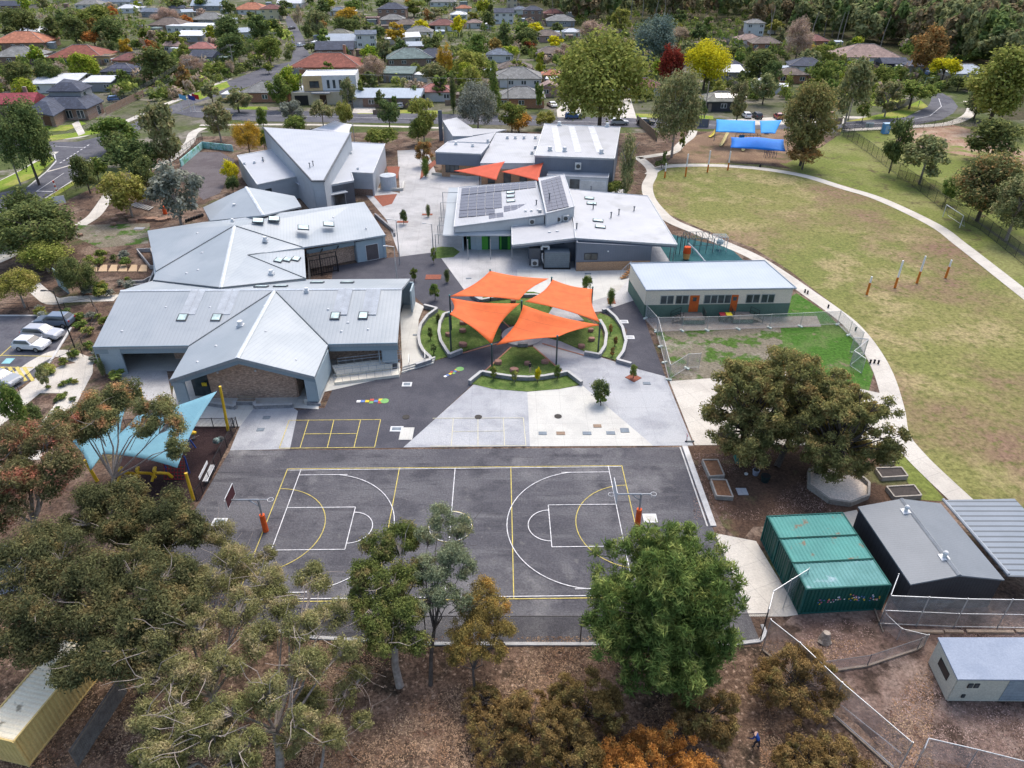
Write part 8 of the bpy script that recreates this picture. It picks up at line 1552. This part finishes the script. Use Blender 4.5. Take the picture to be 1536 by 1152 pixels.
# sheds and side fences of the gardens
sr=random.Random(9); HB0=list(HB); SHED={}
for k,(hu,hv,hw_,ht,s_) in enumerate(HB0):
    if hv>160: continue
    s_=s_.split(' with ')[0]; p=G(hu,hv); fw=p.y*cc+HC*ss; off=(hw_*.62+9)*sr.choice([-1,1]); q=G(hu+off,max(hv-sr.uniform(0,4),3))
    if k%5!=4:
        nm=['grey','white','green','brown'][k%4]; t=thing('garden_shed',' '.join(('%s shed %s the %s'%(nm,'left of' if off<0 else 'right of',s_)).split()[:16]),'shed',q,0); w,d=sr.uniform(2.5,5),sr.uniform(2.2,4); m=MB(); rz_=sr.uniform(-.4,.4); m.box((q.x,q.y,1.1),(w,d,2.2),rz_); m.build('shed_wall',WT[['gr','wh','gr','br'][k%4]],t); m=MB(); m.box((q.x,q.y,2.3),(w+.3,d+.3,.14),rz_,.06); m.build('shed_roof',RT[['blu','wht','grn','brn'][k%4]],t)
    t=thing('garden_fence','paling fence %s of the %s'%('left' if off>0 else 'right',' '.join(s_.split()[:10])),'fence',p); x=p.x-math.copysign(hw_*.5*fw/FC+1.6,off); m=MB(); L_=sr.uniform(14,24); a=(x,p.y-1,0); b=(x+sr.uniform(-2,2),p.y+L_,0); c=(b[0]+math.copysign(hw_*fw/FC*.9,off),b[1]+sr.uniform(-1,1),0)
    for A_,B_ in ((a,b),(b,c)): m.wall(A_,B_,0,1.8,1.8,.09)
    m.build('palings',[FENC,M('grey_paling_b',(.26,.24,.21)),M('cream_sheet_fence',(.55,.48,.33))][k%3],t)
# suburban trees seen one by one
S_="""150 198 198 244 dk round;190 232 240 292 dk round;125 236 160 268 gr round;60 240 70 252 gr round;20 190 60 215 gr round;100 78 150 118 lime round;0 92 50 130 dk round;52 88 92 126 dk round;40 68 66 92 lime round;200 70 268 122 dk round;172 105 200 130 gr round;0 10 60 52 dk round;60 25 96 60 dk round;88 24 132 62 dk round;135 28 190 62 dk round;120 45 158 65 ora round;110 12 175 40 gr round;173 54 200 80 gold gum;225 10 272 36 bare bare;270 22 290 38 ora round;316 24 362 60 dk round;322 50 372 92 dk round;302 38 325 60 lime round;248 45 280 72 gr gum;262 57 286 84 oli cone;265 82 305 112 bare bare;305 92 345 112 gr flat;328 0 355 22 dk round;368 22 410 60 dk gum;380 54 425 92 gr round;395 28 425 46 dk round;438 8 455 40 bare bare;452 35 470 60 dk round;335 88 352 112 bare bare;455 12 495 52 gum gum;470 42 496 68 gr gum;500 12 542 34 gold round;495 28 540 48 dk round;540 38 562 52 dk gum;575 32 610 62 gold gum;615 30 648 48 yel round;555 38 580 60 dk round;510 68 530 90 dk cone;540 70 572 86 gr round;585 58 615 86 dk round;632 52 668 78 dk round;535 82 580 120 bare bare;560 94 580 118 gr round;652 62 680 112 gold bare;675 74 732 112 oli round;700 52 735 84 gr round;640 10 665 34 gum gum;674 24 700 50 yel round;697 15 722 32 oli gum;722 18 745 40 dk round;740 34 772 66 dk cone;730 55 756 78 brn gum;745 70 782 84 lime flat;782 62 806 76 red round;790 34 818 52 yel round;822 34 850 50 dk round;770 42 812 66 dk round;820 58 848 66 yel round;830 66 860 88 bare bare;865 30 912 58 bare bare;912 12 952 48 oli gum;800 78 822 110 lime gum;760 88 792 112 gr gum;835 112 850 135 gr round;1096 74 1118 100 gr round;1108 75 1175 118 dk round;1140 90 1180 130 dk gum;1125 110 1172 150 gum gum;1090 120 1130 178 gum gum;1000 40 1040 62 bare bare;960 40 1010 60 gum gum;1150 30 1178 48 oli round;1160 35 1182 66 gum gum;1218 64 1258 96 oli gum;1205 66 1225 80 gold round;1262 62 1285 84 dk round;1258 104 1290 132 gum gum;1300 100 1345 130 gr round;1345 98 1365 118 gr flat;1420 112 1460 132 dk flat;1440 128 1500 172 gum gum;1500 100 1536 168 gum gum;300 118 330 150 gum gum;330 135 380 165 gum gum;392 92 412 108 gr round;455 62 478 80 dk flat;160 60 176 84 dk round;205 40 240 60 gr gum;655 120 670 140 gr round;688 135 700 168 dk round;736 140 756 165 dk round;800 120 818 160 gr gum;850 150 868 172 gr round;530 120 552 150 gr gum;612 128 636 150 dk round;560 135 578 160 dk round;585 140 598 160 gr gum;0 40 30 62 dk round;415 0 440 14 dk round;470 0 500 22 dk round;515 0 545 14 gr round;600 0 640 20 gr gum;560 0 590 10 dk round;630 66 655 84 dk round;250 0 280 14 dk round;290 0 320 6 gr round;690 85 725 100 gr flat;1045 150 1062 176 dk round;1180 130 1215 178 gum gum;1230 120 1262 165 gr gum;1285 150 1310 178 gr round"""
def rel(u,v):
    b=min(HB,key=lambda h:(h[0]-u)**2+((h[1]-v)*1.6)**2); du=u-b[0]; w=b[2]*.5
    if v>b[1]+3: r='in front of'
    elif du<-w*.7: r='left of'
    elif du>w*.7: r='right of'
    else: r='behind' if v<b[1]-2 else 'beside'
    return r,b[4]
KD={'dk':'dark green','gr':'mid green','gum':'olive','brg':'bronze','lime':'lime green','oli':'olive yellow','yel':'bright yellow','gold':'golden','ora':'orange','red':'red','bare':'leafless grey brown','sil':'silver','blue':'blue green','brn':'brown tinged'}
SD={'round':'round','gum':'open crowned','flat':'flat topped','cone':'conical','col':'columnar','bare':'twiggy'}
USED={}
def auto(u,v,k,sh,size=''):
    r,s=rel(u,v); s=s.split(' with ')[0] if len(s.split())>8 else s; base=f"{size+' ' if size else ''}{KD[k]} {SD[sh]} tree {r} the {s}"
    w=base.split(); base=' '.join(w[:16]); g=None
    if base in USED: g='trees near the '+s; USED[base]['group']=g
    return base,g
def autotree(bx,k,sh,lv='f'):
    u,v=(bx[0]+bx[2])/2,bx[3]; w=(bx[2]-bx[0]); sz='tall' if (bx[3]-bx[1])>w*1.25 else ('large' if w>42 else ('small' if w<20 else '')); lb,g=auto(u,v,k,sh,sz); t=tree(bx,k,sh,lb,'m' if w>36 else 'f',group=g); USED[lb]=t; return t
BXS=[]
for s in S_.split(';'):
    a=s.split(); bx=tuple(float(x) for x in a[:4]); BXS.append(bx); autotree(bx,a[4],a[5])
# further garden trees between the houses
def inpoly(u,v,P):
    c=False; j=len(P)-1
    for i in range(len(P)):
        if (P[i][1]>v)!=(P[j][1]>v) and u<(P[j][0]-P[i][0])*(v-P[i][1])/(P[j][1]-P[i][1])+P[i][0]: c=not c
        j=i
    return c
NOGO=[[(-60,232),(-60,200),(60,205),(150,185),(240,160),(300,137),(345,118),(430,90),(480,85),(480,110),(400,130),(300,160),(180,230),(60,300)],[(418,118),(434,95),(438,75),(434,55),(428,25),(446,35),(460,58),(478,90)],[(262,158),(1262,168),(1262,200),(262,200)],[(1262,165),(1380,140),(1460,135),(1470,190),(1262,200)],[(1000,100),(1060,100),(1060,200),(1000,200)]]
fr=random.Random(77); cnt=0; tries=0
while cnt<118 and tries<6000:
    tries+=1; u=fr.uniform(-10,1330); v=2+158*fr.random()**1.25
    if u>760 and v<20+(u-760)*.05: continue
    if any(inpoly(u,v,P) for P in NOGO): continue
    D=G(u,v).y; r=fr.uniform(2.2,4.6); k=FC/(D*cc+HC*ss); w=r*k; hgt=r*fr.uniform(1.5,2.2)*k; bx=(u-w,v-hgt,u+w,v)
    bad=False
    for hu,hv,hw_,ht,_ in HB:
        x0,x1=max(bx[0],hu-hw_/2),min(bx[2],hu+hw_/2); y0,y1=max(bx[1],ht),min(bx[3],hv)
        if x1>x0 and y1>y0 and v>hv-3 and (x1-x0)*(y1-y0)>.16*hw_*max(hv-ht,1): bad=True;break
        if abs(u-hu)<hw_*.45 and hv-8<v<=hv: bad=True;break
    if bad: continue
    if any(abs((b[0]+b[2])/2-u)<5 and abs(b[3]-v)<4 for b in BXS): continue
    BXS.append(bx); cnt+=1; autotree(bx,fr.choice(['dk','dk','gr','gr','gum','gum','oli','bare','brn','lime','ora' if fr.random()<.3 else 'dk']),fr.choice(['round','round','gum','gum','cone' if fr.random()<.3 else 'round']))
# undergrowth between the gardens: nobody could count it
def under(name,kind,seed,n,label):
    rg=np.random.default_rng(seed); Vs=[]; k=0
    while k<n:
        u=rg.uniform(-30,1480); v=3+150*rg.random()**1.3
        if u>1150 and v<70: continue
        if any(inpoly(u,v,P) for P in NOGO): continue
        if any(abs(u-h[0])<h[2]*.52 and h[3]-2<v<h[1]+4 for h in HB): continue
        p=G(u,v); r=rg.uniform(.9,3.0); h=rg.uniform(.9,3.4); V=leaves(rg,np.array([[0,0,.3],[.4,.2,.1],[-.4,-.1,.2]]),np.array([.6,.5,.5]),70 if p.y<330 else 36,.24,.6); Vs.append(V*np.array([r,r*.8,h])+np.array([p.x,p.y,h*.5])); k+=1
    V=np.concatenate(Vs); o0=V.mean(0); o0[2]=0; me=fastmesh(name,V-o0,len(V)//4); me.materials.append(LF[kind]); o=bpy.data.objects.new(name,me); COL.objects.link(o); o.location=o0; tag(o,label,'undergrowth',None,'stuff')
under('garden_undergrowth','dk',1,1000,'dark green hedges and garden growth between the houses'); under('garden_undergrowth','gr',2,800,'mid green garden growth between the houses'); under('garden_undergrowth','oli',3,520,'olive yellow garden growth between the houses'); under('garden_undergrowth','bare',4,330,'grey twiggy garden growth between the houses')
# the forest beyond: one mass
rg=np.random.default_rng(5); Vs=[]
edge=[(700,-30),(760,4),(880,40),(960,30),(1100,30),(1130,50),(1200,55),(1300,72),(1350,70),(1440,92),(1500,110),(1560,140),(1700,190),(2100,220),(2600,210),(2600,-95),(700,-95)]
def forest(kinds,label,name,seed,frac):
    rg=np.random.default_rng(seed); Vs=[]; n=0
    for _ in range(5200):
        Y=rg.uniform(210,900); u=rg.uniform(700,2300); vv=576-FC*math.tan(TC-math.atan2(HC,Y))
        if not inpoly(u,vv,edge): continue
        if rg.random()>frac: continue
        p=G(u,vv); r=rg.uniform(4.5,8); h=rg.uniform(11,19)+max(0,(p.y-300)*.02); C,Q=clumps('gum',rg,11); nl=int(420 if p.y<450 else 170)
        V=leaves(rg,C,Q,nl,.15,.6); V=V*np.array([r,r,h*.46])+np.array([p.x,p.y,h*.55]); Vs.append(V); n+=1
    V=np.concatenate(Vs); o0=V.mean(0); o0[2]=0; me=fastmesh(name,V-o0,len(V)//4); me.materials.append(LF[kinds]); o=bpy.data.objects.new(name,me); COL.objects.link(o); o.location=o0; tag(o,label,'forest',None,'stuff')
LF['fo1']=Mleaf('forest_olive_leaves',(.19,.20,.09),(.30,.30,.14),(.36,.32,.17)); LF['fo2']=Mleaf('forest_bronze_leaves',(.19,.17,.09),(.29,.25,.13),(.36,.26,.15)); LF['fo3']=Mleaf('forest_green_leaves',(.15,.20,.07),(.24,.29,.10))
forest('fo1','dense olive eucalypt forest rising behind the suburb','forest',5,.5); forest('fo2','bronze tinted trees mixed through the far eucalypt forest','forest',6,.28); forest('fo3','greener trees mixed through the far eucalypt forest','forest',7,.22)
# pale forest trunks
m=MB(); rr=random.Random(3)
for i in range(30):
    u=rr.uniform(760,1540); 
    v=16+(u-760)*.085+rr.uniform(-4,8)
    if not inpoly(u,v-6,edge): continue
    p=G(u,v); m.path([p,p+Vector((rr.uniform(-.5,.5),0,6)),p+Vector((rr.uniform(-1.5,1.5),0,12))],[.26,.2,.1],5)
tag(m.build('forest_trunks',BK['p']),'pale gum trunks standing along the near edge of the forest','tree trunks',None,'stuff')
# far suburb beyond the frame top is closed by distant trees
# ---------- camera, light, world
cam=bpy.data.cameras.new('camera'); co=bpy.data.objects.new('camera',cam); COL.objects.link(co); co.location=(0,0,HC); co.rotation_euler=(math.pi/2-TC,0,0)
cam.sensor_width=36; cam.lens=FC/1536*36; cam.clip_end=6000; cam.clip_start=.5; SC.camera=co
SUNEL,SUNAZ=R(58),R(20)      # azimuth clockwise from +Y
sl=bpy.data.lights.new('sun','SUN'); sl.energy=1.1; sl.angle=R(24); sl.color=(1,.96,.9); so=bpy.data.objects.new('sun',sl); COL.objects.link(so)
so.rotation_euler=(math.pi/2-SUNEL,0,math.pi-SUNAZ); so.location=(0,0,200)
w=bpy.data.worlds.new('World'); SC.world=w; w.use_nodes=True; nt=w.node_tree; bg=nt.nodes['Background']
sk=nt.nodes.new('ShaderNodeTexSky'); sk.sky_type='NISHITA'; sk.sun_disc=False; sk.sun_elevation=SUNEL; sk.sun_rotation=SUNAZ; sk.air_density=1; sk.dust_density=3.5; sk.ozone_density=.6
nt.links.new(sk.outputs[0],bg.inputs[0]); bg.inputs[1].default_value=.15
SC.view_settings.view_transform='Standard'; SC.view_settings.look='None'; SC.view_settings.exposure=0.92; SC.view_settings.gamma=1
